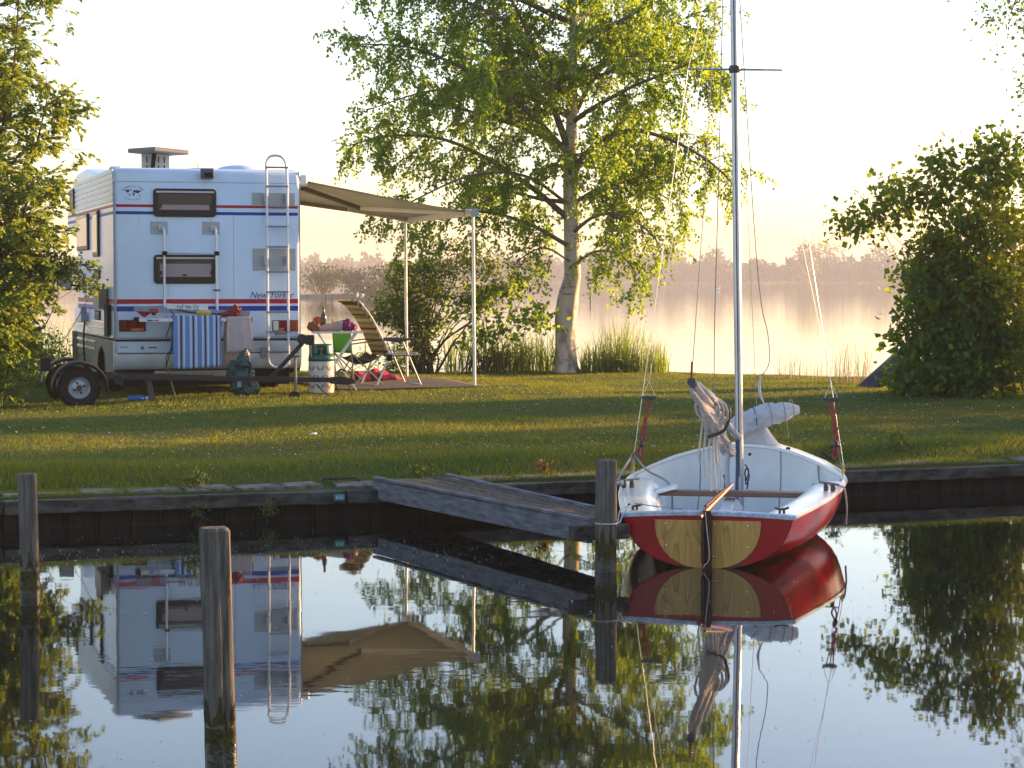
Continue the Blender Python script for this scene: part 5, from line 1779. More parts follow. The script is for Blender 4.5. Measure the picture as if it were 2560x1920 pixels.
o = bundle([(-2.40, 28.33, tz1 + .04), (-2.32, 28.33, tz1 + .045), (-2.22, 28.33, tz1 + .055), (-2.14, 28.33, tz1 + .065), (-2.11, 28.33, tz1 + .06)], [.025, .042, .055, .065, .05], "bread_bag", bag_p, None, lump=.10, seed=35, n=22)
tag(o, "pale paper bread bag lying on the folding table", "bag")
o = bundle([(-2.125, 28.37, tz1 + .065), (-2.07, 28.37, tz1 + .075), (-2.01, 28.37, tz1 + .06), (-1.97, 28.37, tz1 + .05), (-1.945, 28.36, tz1 + .045)], [.055, .07, .055, .035, .04], "magenta_bag", bag_m, None, lump=.20, seed=37, n=22)
tag(o, "magenta plastic bag at the right end of the folding table", "bag")

# green folding chair seen from behind
cx_, cy_ = -2.02, 29.05
ch = thing("green_folding_chair", (cx_, cy_, gz_(cx_, cy_)), "bright green folding camp chair behind the table", "chair", rotz=math.radians(30))
cg = pm("chair_green", (.05, .42, .045), .7, trans=.40)
cb = pm("chair_dark", (.010, .035, .022), .7, trans=.12)
tube_b = pm("chair_tube", (.22, .19, .16), .4, .4)
rows = []
for i in range(9):
    t = i / 8
    r = []
    for j in range(13):
        s_ = j / 12
        r.append((-.02 - .05 * t + .035 * math.sin(math.pi * s_), s_ * .52, .43 + t * (.36 + .06 * (1 - s_)) ))
    rows.append(r)
MB().grid(rows).build("backrest", cg, ch, smooth=True, solid=.004)
MB().box((-.075, -.012, .72), (-.05, .09, .87)).build("backrest_edge", cb, ch, bevel=.008)
rows = []
for i in range(9):
    t = i / 8
    rows.append([(-.02 + t * .46, s_ / 10 * .52, .43 - .10 * math.sin(math.pi * t) - .05 * math.sin(math.pi * s_ / 10)) for s_ in range(11)])
MB().grid(rows).build("seat", cb, ch, smooth=True, solid=.004)
for yy in (0, .52):
    MB().tube([(-.06, yy, .86), (.0, yy, .0)], .0095, 7).build("leg", tube_b, ch)
    MB().tube([(-.02, yy, .42), (.44, yy, .0)], .0085, 7).build("leg", tube_b, ch)
    MB().tube([(.42, yy, .43), (.0, yy, .02)], .0085, 7).build("leg", tube_b, ch)
    MB().tube([(.42, yy, .43), (.42, yy, .60), (-.03, yy, .55)], .0085, 7).build("armrest", cb, ch)
MB().tube([(-.02, 0, .42), (.0, .52, .02)], .0085, 7).build("cross_brace", tube_b, ch)
MB().tube([(-.02, .52, .42), (.0, 0, .02)], .0085, 7).build("cross_brace", tube_b, ch)

# reclining chair with striped cushion
rx, ry = -1.60, 29.25
rc_ = thing("reclining_chair", (rx, ry, gz_(rx, ry)), "reclining aluminium garden chair with yellow and green striped padded back", "chair", rotz=math.radians(25))
g0 = gz_(rx, ry)
cr_, ye, gr_, gl_ = (.46, .37, .20), (.38, .27, .10), (.030, .055, .042), (.16, .20, .13)
rec_m = stripe_mat("chair_stripes", [(0, cr_), (.16, gr_), (.24, ye), (.38, gl_), (.50, cr_), (.64, gr_), (.74, ye), (.88, gl_)], period=.34, rough=.9, trans=.22)
WD = .50
back = [(0.0, 1.05), (-.075, 1.20), (-.155, 1.36), (-.245, 1.52), (-.33, 1.63), (-.41, 1.725)]
bp_ = smooth_path([(x, 0, z - g0) for x, z in back], 6)
rows = []
for i, p in enumerate(bp_):
    rows.append([(p[0] + .018 * math.sin(math.pi * j / 12), j / 12 * WD, p[2]) for j in range(13)])
ob = MB().grid(rows).build("backrest", rec_m, rc_, smooth=True, solid=.035)
set_sv(ob, lambda co: co.z * 1.15 + .06)
hd = [(-.22, 1.545), (-.31, 1.655), (-.425, 1.755), (-.445, 1.735)]
rows = []
for p in smooth_path([(x - .03, 0, z - g0) for x, z in hd], 5):
    rows.append([(p[0], .01 + j / 8 * (WD - .02), p[2] - .018) for j in range(9)])
ob = MB().grid(rows).build("head_pad", rec_m, rc_, smooth=True, solid=.045)
set_sv(ob, lambda co: co.z * 1.15 + .02)
st_ = [(0, 1.045), (.12, 1.03), (.28, 1.035), (.42, 1.05)]
rows = []
for p in smooth_path([(x, 0, z - g0) for x, z in st_], 5):
    rows.append([(p[0], j / 8 * WD, p[2]) for j in range(9)])
ob = MB().grid(rows).build("seat", rec_m, rc_, smooth=True, solid=.03)
set_sv(ob, lambda co: co.x * 1.1)
for yy in (-.02, WD + .02):
    MB().tube(smooth_path([(p[0] + .02, yy, p[2]) for p in bp_[::5]] + [(-.40, yy, 1.73 - g0)]), .011, 8).build("back_tube", alu2, rc_, smooth=True)
    MB().tube([(-.02, yy, 1.035 - g0), (.45, yy, 1.04 - g0)], .011, 8).build("seat_tube", alu2, rc_, smooth=True)
    mb = MB()
    mb.prism([(-.07, 1.235 - g0), (.0, 1.215 - g0), (.10, 1.20 - g0), (.18, 1.205 - g0), (.28, 1.225 - g0), (.37, 1.232 - g0), (.375, 1.252 - g0), (-.06, 1.252 - g0)], yy - .03, yy + .03, plane='xz')
    mb.build("armrest", pm("armrest_black", (.020, .022, .030), .5), rc_, bevel=.008)
    MB().tube([(.105, yy, 1.215 - g0), (-.16, yy, .005)], .013, 8).build("leg", alu2, rc_, smooth=True)
    MB().tube([(.20, yy, 1.215 - g0), (.455, yy, .01)], .013, 8).build("leg", alu2, rc_, smooth=True)
    MB().box((-.02, yy - .02, .96 - g0), (.055, yy + .02, 1.045 - g0)).build("hinge", rub_m, rc_, bevel=.012)
MB().tube([(-.16, -.02, .012), (-.16, WD + .02, .012)], .012, 8).build("foot_bar", alu2, rc_, smooth=True)
MB().tube([(.452, -.02, .014), (.452, WD + .02, .014)], .012, 8).build("foot_bar", alu2, rc_, smooth=True)
MB().tube([(.46, -.02, 1.04 - g0), (.46, WD + .02, 1.04 - g0)], .016, 8).build("seat_front_tube", pm("foam_dark", (.03, .03, .035), .8), rc_, smooth=True)

# ground sheet under the awning and a blanket on it
mx_, my_ = -1.75, 30.3
mt = []
for i in range(15):
    r = []
    for j in range(22):
        u = -1.02 + 2.04 * i / 14
        t = -1.72 + 3.44 * j / 21
        X_ = mx_ + u * CA - t * SA
        Y_ = my_ + u * SA + t * CA
        r.append((X_, Y_, gz_(X_, Y_) + .014 + .004 * math.sin(5 * u + 3 * t)))
    mt.append(r)
o = MB().grid(mt).build("ground_mat", pm("mat_grey", (.060, .058, .050), .95, col2=(.035, .035, .03), vscale=30, bump=.5, bscale=140), smooth=True, solid=.006)
tag(o, "dark grey ground sheet spread on the grass under the awning", "ground mat")
bl_m = stripe_mat("blanket_check", [(0, (.42, .02, .07)), (.22, (.03, .02, .025)), (.40, (.30, .02, .06)), (.55, (.03, .02, .025)), (.75, (.50, .03, .10))], period=.30, rough=.95)
rows = []
for i in range(15):
    r = []
    for j in range(27):
        u, t = i / 14, j / 26
        X_ = -2.25 + .72 * t + .10 * u
        Y_ = 30.45 + .6 * u - .05 * t
        hgt = .05 + .07 * math.exp(-((t - .35) / .25) ** 2) + .03 * math.sin(9 * t + 4 * u) + .02 * math.sin(17 * t - 7 * u)
        ed = min(1, 6 * min(u, 1 - u, t, 1 - t))
        r.append((X_, Y_, gz_(X_, Y_) + .022 + max(0, hgt) * ed))
    rows.append(r)
o = MB().grid(rows).build("picnic_blanket", bl_m, smooth=True, solid=.008)
set_sv(o, lambda co: co.x + co.y * .35)
tag(o, "crumpled pink and black blanket on the ground sheet behind the chairs", "blanket")
# blue bottle on the grass
bx, by = -4.43, 26.9
bo = thing("blue_bottle", (bx, by, gz_(bx, by) + .035), "blue plastic bottle with white cap lying in the grass before the trailer", "bottle", rotz=.12)
MB().lathe([(.0, -.12), (.026, -.118), (.034, -.10), (.034, .06), (.026, .085), (.015, .095)], 16, axis='x').build("bottle_body", pm("bottle_blue", (.012, .10, .36), .3), bo, smooth=True)
MB().lathe([(.017, .092), (.017, .125), (.0, .126)], 12, axis='x').build("cap", pm("cap_white", (.6, .65, .7), .5), bo, smooth=True)
px_, py_ = -1.93, 22.1
z_ = gz_(px_, py_) + .03
o = MB().add([(px_ - .04, py_ - .01, z_), (px_ - .01, py_ - .03, z_ + .012), (px_ + .035, py_ - .01, z_ + .002), (px_ + .03, py_ + .02, z_ + .02), (px_ - .02, py_ + .03, z_ + .016)], [(0, 1, 4), (1, 2, 3), (1, 3, 4)]).build("paper_scrap", pm("paper_white", (.7, .72, .74), .8), solid=.002)
tag(o, "crumpled white paper scrap lying on the middle of the lawn", "litter")
# covered boat half hidden behind the right bush
cbx, cby = 5.05, 31.0
cbz = gz_(cbx, cby)
cbt = thing("covered_boat", (cbx + .10, cby, cbz - .10), "dark upturned boat leaning behind the right-hand bush", "boat", rotz=.2)
tarp_m = pm("tarp_dark", (.020, .018, .035), .5, col2=(.035, .028, .04), vscale=5, bump=.3, bscale=9)
rows = []
for i in range(12):
    t = i / 11
    r = []
    for j in range(11):
        a = math.pi * j / 10
        wd = .30 * math.sin(math.pi * min(1, .18 + .82 * t) * .5) + .02
        r.append((-.36 + .95 * t - .10 * math.sin(a) * 1.0, math.cos(a) * wd, -.04 + .78 * t + math.sin(a) * .16))
    rows.append(r)
MB().grid(rows).build("hull_shell", tarp_m, cbt, smooth=True, solid=.02)
MB().tube([(-.46, -.02, .0), (-.10, -.02, .34), (.28, -.02, .70)], .028, 8).build("keel_strip", pm("keel_blue", (.05, .045, .14), .4), cbt, smooth=True)
bt = MB().box((-.035, -.35, -.03), (.035, -.342, .03)).build("number_tag", teal, cbt, bevel=.004, loc=(-.05, .0, .43))
text_mesh("tag_text", "24", .045, plate_white, bt, (0, -.353, 0), (math.pi / 2, 0, 0), depth=.0006)

# ================================================================ VEGETATION
def rnd_dir():
    v = rng.normal(size=3)
    return v / np.linalg.norm(v)

def branch(p, d, L, nseg, wig, pull):
    """polyline that wanders and is pulled along 'pull' (gravity or light)"""
    pts = [V(*p)]
    d = V(*d) / np.linalg.norm(d)
    for i in range(nseg):
        d = d + rng.normal(size=3) * wig + V(*pull) / nseg
        d /= np.linalg.norm(d)
        pts.append(pts[-1] + d * L / nseg)
    return pts

def tone_arr(n, mean, sd):
    return np.clip(rng.normal(mean, sd, n), 0, 1)

# ---------------------------------------------------------------- birch
def birch_bark():
    m = bpy.data.materials.new("birch_bark")
    m.use_nodes = True
    nt = m.node_tree
    b = nt.nodes["Principled BSDF"]
    b.inputs["Roughness"].default_value = 0.75
    tc = nt.nodes.new("ShaderNodeTexCoord")
    def noi(scale, st, det):
        mp = nt.nodes.new("ShaderNodeMapping")
        mp.inputs["Scale"].default_value = st
        nt.links.new(tc.outputs["Object"], mp.inputs[0])
        n = nt.nodes.new("ShaderNodeTexNoise")
        n.inputs["Scale"].default_value = scale
        n.inputs["Detail"].default_value = det
        nt.links.new(mp.outputs[0], n.inputs["Vector"])
        return n.outputs["Fac"]
    base = nt.nodes.new("ShaderNodeMix")
    base.data_type = 'RGBA'
    base.inputs[6].default_value = (0.66, 0.55, 0.45, 1)
    base.inputs[7].default_value = (0.42, 0.33, 0.26, 1)
    nt.links.new(noi(2.6, (1, 1, 1), 4), base.inputs[0])
    # dark horizontal scars, denser rough bark towards the root
    scar = nt.nodes.new("ShaderNodeValToRGB")
    scar.color_ramp.elements[0].position = 0.60
    scar.color_ramp.elements[1].position = 0.68
    nt.links.new(noi(2.6, (1.3, 1.3, 9), 5), scar.inputs[0])
    fis = nt.nodes.new("ShaderNodeValToRGB")
    fis.color_ramp.elements[0].position = 0.50
    fis.color_ramp.elements[1].position = 0.66
    nt.links.new(noi(5.0, (1.6, 1.6, .7), 5), fis.inputs[0])
    sep = nt.nodes.new("ShaderNodeSeparateXYZ")
    nt.links.new(tc.outputs["Object"], sep.inputs[0])
    mr = nt.nodes.new("ShaderNodeMapRange")
    mr.inputs[1].default_value = 2.6
    mr.inputs[2].default_value = 0.0
    mr.inputs[3].default_value = 0.12
    mr.inputs[4].default_value = 0.75
    nt.links.new(sep.outputs["Z"], mr.inputs[0])
    mu = nt.nodes.new("ShaderNodeMath")
    mu.operation = 'MULTIPLY'
    nt.links.new(fis.outputs[0], mu.inputs[0])
    nt.links.new(mr.outputs[0], mu.inputs[1])
    mx = nt.nodes.new("ShaderNodeMath")
    mx.operation = 'MAXIMUM'
    sc = nt.nodes.new("ShaderNodeMath")
    sc.operation = 'MULTIPLY'
    sc.inputs[1].default_value = 0.75
    nt.links.new(scar.outputs[0], sc.inputs[0])
    nt.links.new(sc.outputs[0], mx.inputs[0])
    nt.links.new(mu.outputs[0], mx.inputs[1])
    dk = nt.nodes.new("ShaderNodeMix")
    dk.data_type = 'RGBA'
    dk.inputs[7].default_value = (0.055, 0.040, 0.032, 1)
    nt.links.new(mx.outputs[0], dk.inputs[0])
    nt.links.new(base.outputs[2], dk.inputs[6])
    nt.links.new(dk.outputs[2], b.inputs["Base Color"])
    bp = nt.nodes.new("ShaderNodeBump")
    bp.inputs["Strength"].default_value = 0.6
    bp.inputs["Distance"].default_value = 0.02
    nt.links.new(mx.outputs[0], bp.inputs["Height"])
    nt.links.new(bp.outputs[0], b.inputs["Normal"])
    return m
bark_m = birch_bark()
twig_m = pm("twig_bark", (0.055, 0.035, 0.022), 0.85, col2=(0.03, 0.02, 0.014), vscale=10)
birch_leaf = leaf_mat("birch_leaf", (0.044, 0.118, 0.012), (0.090, 0.160, 0.015), (0.30, 0.48, 0.014), 0.57)

BX, BY, BZ = 0.858, 35.6, 0.54
birch = thing("birch_tree", (BX, BY, BZ), "tall birch with pale trunk and full green crown beside the lake", "tree")
tr_tab = [(0.0, 0.0), (-.013, .40), (-.032, .84), (.017, 1.22), (.092, 1.53), (.066, 2.34), (.04, 3.03), (.064, 3.77), (.088, 4.58), (.10, 5.8), (.12, 7.4), (.16, 9.2)]
def trunk_at(h):
    return V(np.interp(h, [t[1] for t in tr_tab], [t[0] for t in tr_tab]), .03 * math.sin(h), h)
def trunk_r(h):
    return float(np.interp(h, [0, .12, .4, .8, 1.1, 1.25, 1.55, 2.3, 3.0, 3.8, 4.6, 6, 7.5, 9.3], [.200, .172, .163, .166, .172, .160, .128, .116, .102, .088, .074, .052, .03, .008]))
rows = []
for h in np.concatenate([np.linspace(-.15, 1.8, 44), np.linspace(1.88, 9.25, 50)]):
    c = trunk_at(h)
    R = trunk_r(max(h, 0))
    row = []
    for j in range(28):
        a = 2 * math.pi * j / 28
        k = 1 + .03 * math.sin(3 * a + h * 2.1) + .02 * math.sin(7 * a - h * 5)
        # long open wound and swollen lips on the camera side, burr on the right
        dw = (a - math.radians(277) + math.pi) % (2 * math.pi) - math.pi
        k -= .20 * math.exp(-(dw / .16) ** 2) * math.exp(-((h - 1.12) / .22) ** 2)
        k += .09 * math.exp(-((abs(dw) - .42) / .22) ** 2) * math.exp(-((h - 1.12) / .30) ** 2)
        db = (a - math.radians(312) + math.pi) % (2 * math.pi) - math.pi
        k += .16 * math.exp(-(db / .5) ** 2) * math.exp(-((h - .86) / .10) ** 2)
        k += .10 * math.exp(-((h - .0) / .12) ** 2) * (1 + math.sin(5 * a))
        row.append((c[0] + R * k * math.cos(a), c[1] + R * k * math.sin(a), h))
    rows.append(row + [row[0]])
MB().grid(rows).build("trunk", bark_m, birch, smooth=True, angle=180)
limbs, twigs = MB(), MB()
LP, LD, LT = [], [], []
def leaves_on(pts, step, spread, tm):
    L = sum(np.linalg.norm(pts[i + 1] - pts[i]) for i in range(len(pts) - 1))
    n_ = max(3, int(L / step))
    for k in range(n_):
        f = (k + rng.random()) / n_ * (len(pts) - 1)
        i = min(int(f), len(pts) - 2)
        p = pts[i] + (pts[i + 1] - pts[i]) * (f - i)
        d_ = rnd_dir() * 0.8 + V(0, 0, -0.75)
        LP.append(p + rnd_dir() * spread * rng.random())
        LD.append(d_)
        LT.append(tm)
def dress(main, r0, dens=1.0, sub=1.0):
    """hang branches, twigs and leaves on a limb"""
    k = len(main)
    limbs.tube(main, list(np.linspace(r0, max(.006, r0 * .18), k)), 6, cap=False)
    seglen = [np.linalg.norm(main[i + 1] - main[i]) for i in range(k - 1)]
    L = sum(seglen)
    n2 = max(3, int(L / .105 * dens))
    for q in range(n2):
        t = .16 + .84 * (q + rng.random()) / n2
        f = t * (k - 1)
        i = min(int(f), k - 2)
        p = main[i] + (main[i + 1] - main[i]) * (f - i)
        d0 = main[i + 1] - main[i]
        d0 = d0 / np.linalg.norm(d0)
        side = np.cross(d0, rnd_dir())
        side /= max(np.linalg.norm(side), 1e-6)
        d_ = d0 * rng.uniform(.25, .8) + side * 1.0 + V(0, 0, .15)
        l2 = rng.uniform(.40, 1.10) * (1.12 - .5 * t) * sub
        b2 = branch(p, d_, l2, 6, .17, (0, 0, -.45))
        twigs.tube(b2, list(np.linspace(max(.004, r0 * .18), .003, len(b2))), 4, cap=False)
        tm = float(np.clip(rng.normal(.45, .2), 0, 1))
        leaves_on(b2[1:], .024, .07, tm)
        for w in range(max(3, int(l2 / .075))):
            i2 = rng.integers(1, len(b2))
            d3 = rnd_dir() * .9 + (b2[i2] - b2[i2 - 1]) / np.linalg.norm(b2[i2] - b2[i2 - 1]) * .5 + V(0, 0, -.35)
            l3 = rng.uniform(.18, .50) * (.8 + .2 * sub)
            b3 = branch(b2[i2], d3, l3, 3, .15, (0, 0, -.8))
            twigs.tube(b3, .0022, 3, cap=False)
            leaves_on(b3, .0175, .06, tm)
def lp(pts, n=5):
    return smooth_path([(x - BX, y - BY, z - BZ) for x, y, z in pts], n)
# limbs that can be traced in the photograph
dress(lp([(.86, 35.55, 4.1), (.62, 35.4, 4.75), (.42, 35.3, 5.4), (.1, 35.2, 6.1), (-.3, 35.2, 6.9)]), .060)
dress(lp([(.84, 35.55, 4.0), (.35, 35.2, 4.5), (-.25, 34.9, 4.95), (-.9, 34.8, 5.3), (-1.6, 34.8, 5.55), (-2.4, 34.9, 5.6)]), .058)
dress(lp([(.84, 35.6, 3.0), (.3, 35.5, 3.45), (-.4, 35.5, 3.9), (-1.1, 35.5, 4.2), (-1.9, 35.6, 4.25), (-2.6, 35.8, 4.1)]), .050)
dress(lp([(.86, 35.5, 2.55), (.3, 35.2, 2.85), (-.4, 35.0, 3.05), (-1.2, 34.9, 3.0), (-1.8, 34.8, 2.75)]), .038, .8)
dress(lp([(.95, 35.6, 3.75), (1.35, 35.5, 4.15), (1.85, 35.4, 4.32), (2.5, 35.3, 4.15), (3.1, 35.3, 3.8), (3.5, 35.3, 3.4)]), .050)
dress(lp([(.98, 35.6, 4.6), (1.3, 35.6, 5.2), (1.7, 35.7, 5.7), (2.2, 35.8, 6.3)]), .045)
dress(lp([(.95, 35.55, 2.75), (1.3, 35.3, 3.0), (1.7, 35.1, 3.0), (2.1, 35.0, 2.75), (2.35, 35.0, 2.4)]), .034)
dress(lp([(.95, 35.7, 3.2), (1.5, 35.9, 3.5), (2.1, 36.0, 3.5), (2.7, 36.0, 3.1)]), .036)
dress(lp([(.90, 35.45, 2.2), (1.3, 35.1, 2.45), (1.7, 34.9, 2.35), (2.0, 34.8, 1.95)]), .022, .9, .8)
dress(lp([(.90, 35.5, 2.3), (.5, 35.2, 2.5), (.1, 35.0, 2.3), (-.1, 34.95, 1.9)]), .020, .5, .7)
dress(lp([(.86, 35.5, 3.2), (.2, 35.0, 3.6), (-.6, 34.7, 3.6), (-1.5, 34.5, 3.2), (-2.1, 34.5, 2.85)]), .030, .55, .7)
dress(lp([(.98, 35.5, 5.0), (1.9, 35.2, 5.35), (2.7, 35.1, 5.3), (3.2, 35.1, 4.9)]), .036)
dress(lp([(.90, 35.5, 5.2), (.0, 35.1, 5.9), (-1.1, 35.0, 6.4), (-2.3, 35.1, 6.6)]), .040)
dress(lp([(.9, 35.5, 4.6), (-.2, 35.9, 5.0), (-1.3, 36.2, 5.0), (-2.3, 36.3, 4.7)]), .036)
# and the rest of the crown, all round
for q in range(24):
    h = 2.5 + 6.2 * (q / 24) + rng.uniform(-.15, .15)
    az = q * 2.399 + rng.uniform(-.3, .3)
    R = float(np.interp(h, [2.3, 3.5, 5.0, 6.5, 8, 9], [1.5, 2.6, 3.0, 2.7, 1.7, .8])) * rng.uniform(.75, 1.05)
    c = trunk_at(h)
    el = rng.uniform(.25, .7)
    main = branch(c, (math.cos(az), math.sin(az), el), R * 1.12, 8, .07, (0, 0, -.25))
    dress(main, .018 + .012 * R, .70)
for q in range(5):     # leading shoots
    c = trunk_at(8.4)
    dress(branch(c, (rng.normal() * .4, rng.normal() * .4, 1), 1.2, 6, .1, (0, 0, 0)), .012, .8)
# leafy sprouts on the trunk itself
for q in range(70):
    h = rng.uniform(2.0, 6.5)
    c = trunk_at(h)
    az = rng.uniform(0, 6.28)
    d_ = V(math.cos(az), math.sin(az), .2)
    b3 = branch(c + d_ * trunk_r(h) * .9, d_, rng.uniform(.12, .40), 3, .2, (0, 0, -.7))
    twigs.tube(b3, .0025, 3, cap=False)
    leaves_on(b3, .022, .04, .5)
limbs.build("limbs", pm("limb_bark", (.085, .062, .050), .85, col2=(.16, .13, .11), vscale=5), birch, smooth=True)
twigs.build("twigs", twig_m, birch)
LPa, LDa = np.array(LP), np.array(LD)
n = len(LPa)
v_, f_, t_ = leaf_arrays(LPa, LDa, rng.uniform(.042, .068, n), rng.uniform(.016, .026, n), np.clip(np.array(LT) + rng.normal(0, .2, n), 0, 1))
np_mesh("crown", v_, f_, birch_leaf, birch, t_)
NB = n

# ---------------------------------------------------------------- shrub builder
def shrub(name, label, base, blobs, leaf, cat="shrub", nstem=10, stem_r=.014, size=(.04, .07), asp=.42, sig=.10, droop=.35, tone=(.45, .25), bark=None, shell=.45, group=None, spread=.25, flat=None, hang=False):
    """woody stems rising from the base to clusters of leaves in the given blobs (cx,cy,cz,rx,ry,rz,clusters,leaves)"""
    t = thing(name, base, label, cat, group=group)
    wood = MB()
    P, D, T = [], [], []
    ntot = sum(b_[6] for b_ in blobs)
    for (cx, cy, cz, rx_, ry_, rz_, nc, nl) in blobs:
        for c in range(nc):
            u = rnd_dir()
            rr = (shell + (1 - shell) * rng.random()) ** .8
            ctr = V(cx - base[0] + u[0] * rx_ * rr, cy - base[1] + u[1] * ry_ * rr, cz - base[2] + u[2] * rz_ * rr)
            if ctr[2] < .03:
                ctr[2] = .03 + .05 * rng.random()
            k = max(3, int(nl * rng.uniform(.5, 1.5)))
            g = rng.normal(size=(k, 3)) * sig * rng.uniform(.6, 1.4)
            P.append(ctr + g)
            dd_ = rng.normal(size=(k, 3)) * .8 + u * .5 + np.array([0, 0, -droop])
            D.append(dd_)
            T.append(np.clip(rng.normal(tone[0], tone[1]) + rng.normal(0, .15, k), 0, 1))
            if hang and nc < 30:
                up = V(rng.uniform(.3, .9), rng.uniform(-.2, .3), rng.uniform(.5, 1.1))
                pts = smooth_path([ctr + up, ctr + up * V(.5, .5, .75), ctr], 4)
                wood.tube(pts, list(np.linspace(.006, .002, len(pts))), 4, cap=False)
            elif rng.random() < nstem / ntot * 1.3:
                b0 = V(rng.normal() * spread * .5, rng.normal() * spread * .5, -.05)
                mid = b0 * .5 + ctr * .5 + V(0, 0, .12 * ctr[2]) + rng.normal(size=3) * .12
                q25 = b0 * .75 + ctr * .25 + V(0, 0, .14 * ctr[2]) + rng.normal(size=3) * .07
                pts = smooth_path([b0, q25, mid, ctr], 4)
                r0 = stem_r * rng.uniform(.6, 1.2)
                wood.tube(pts, list(np.linspace(r0, r0 * .22, len(pts))), 5, cap=False)
            # short twig carrying the cluster
            tw = ctr - u * sig * 1.5
            wood.tube([tw, ctr, ctr + u * sig * 1.1], [.004, .003, .0015], 3, cap=False)
    P, D, T = np.concatenate(P), np.concatenate(D), np.concatenate(T)
    P[:, 2] = np.maximum(P[:, 2], .01)
    n_ = len(P)
    Lh = rng.uniform(size[0], size[1], n_)
    v1, f1, t1 = leaf_arrays(P, D, Lh, Lh * asp * rng.uniform(.8, 1.15, n_), T, flat=flat)
    wood.build("stems", bark or twig_m, t)
    np_mesh("foliage", v1, f1, leaf, t, t1)
    return t

hawth_leaf = leaf_mat("hawthorn_leaf", (0.032, 0.078, 0.010), (0.075, 0.125, 0.014), (0.20, 0.30, 0.012), 0.50)
broad_leaf = leaf_mat("broad_leaf", (0.030, 0.075, 0.010), (0.070, 0.120, 0.014), (0.28, 0.46, 0.015), 0.55)
rowan_leaf = leaf_mat("rowan_leaf", (0.055, 0.125, 0.016), (0.115, 0.170, 0.024), (0.22, 0.32, 0.020), 0.50)
bush_leaf = leaf_mat("bush_leaf", (0.026, 0.072, 0.009), (0.060, 0.110, 0.013), (0.26, 0.38, 0.012), 0.50)
sun_tint_leaf = leaf_mat("sun_tinted_leaf", (0.075, 0.125, 0.012), (0.170, 0.180, 0.016), (0.56, 0.60, 0.016), 0.62)  # sunlit side of the bush: sunlight painted in as a yellower leaf colour
weed_leaf = leaf_mat("weed_leaf", (0.050, 0.110, 0.014), (0.110, 0.150, 0.020), (0.18, 0.26, 0.02), 0.42)

# dark hawthorn behind the awning
hx0, hy0 = -1.35, 35.3
shrub("hawthorn_bush", "dense dark hawthorn bush at the lake edge behind the awning poles", (hx0, hy0, gz_(hx0, hy0)),
      [(-1.45, 35.3, 1.98, .55, .4, .34, 80, 30), (-1.80, 35.2, 1.55, .45, .35, .26, 56, 30), (-1.45, 35.2, 1.32, .42, .35, .26, 56, 30), (-.85, 35.3, 2.22, .60, .35, .18, 42, 26), (-.45, 35.3, 1.80, .62, .3, .16, 36, 24), (-1.55, 35.2, .92, .28, .3, .24, 24, 26), (-1.0, 35.3, 2.48, .45, .3, .12, 16, 22), (-.10, 35.35, 2.22, .50, .3, .14, 22, 20), (.25, 35.35, 1.95, .35, .25, .10, 10, 16)],
      hawth_leaf, nstem=22, stem_r=.020, size=(.036, .062), asp=.42, sig=.085, tone=(.35, .22))
# broad-leaved alder shoots between the poles and the birch
ax0, ay0 = -.45, 35.35
shrub("alder_sapling", "young broad-leaved alder shoots between the awning pole and the birch trunk", (ax0, ay0, gz_(ax0, ay0)),
      [(-.75, 35.2, 1.55, .30, .25, .22, 14, 8), (-.25, 35.2, 1.75, .35, .25, .2, 14, 8), (.15, 35.2, 1.50, .40, .25, .16, 16, 8), (.45, 35.2, 1.38, .30, .2, .12, 12, 9), (-.6, 35.2, 1.15, .35, .25, .2, 14, 8), (.0, 35.2, 1.95, .25, .2, .14, 9, 7), (-.2, 35.25, 1.15, .4, .25, .2, 12, 7)],
      broad_leaf, nstem=20, stem_r=.010, size=(.07, .115), asp=.44, sig=.075, droop=.1, tone=(.5, .25), spread=.5)
# low growth along the lake edge
for k_, (x0_, x1_, n_, hgt, lab) in enumerate(((-2.6, -.9, 46, .34, "low weeds at the lake edge under the hawthorn"), (-.9, .62, 60, .40, "low leafy weeds at the lake edge left of the birch"), (1.05, 2.35, 26, .22, "low weeds at the foot of the reeds right of the birch"))):
    bx_ = (x0_ + x1_) / 2
    by_ = float(lake_y(bx_)) - .9
    shrub("edge_weeds", lab, (bx_, by_, gz_(bx_, by_)), [(bx_, by_ + .1, gz_(bx_, by_) + hgt * .45, (x1_ - x0_) / 2, .30, hgt * .75, n_, 26)], bush_leaf, cat="weeds", nstem=14, stem_r=.005, size=(.03, .06), asp=.36, sig=.085, tone=(.4, .25), shell=.1, spread=(x1_ - x0_) * .5)

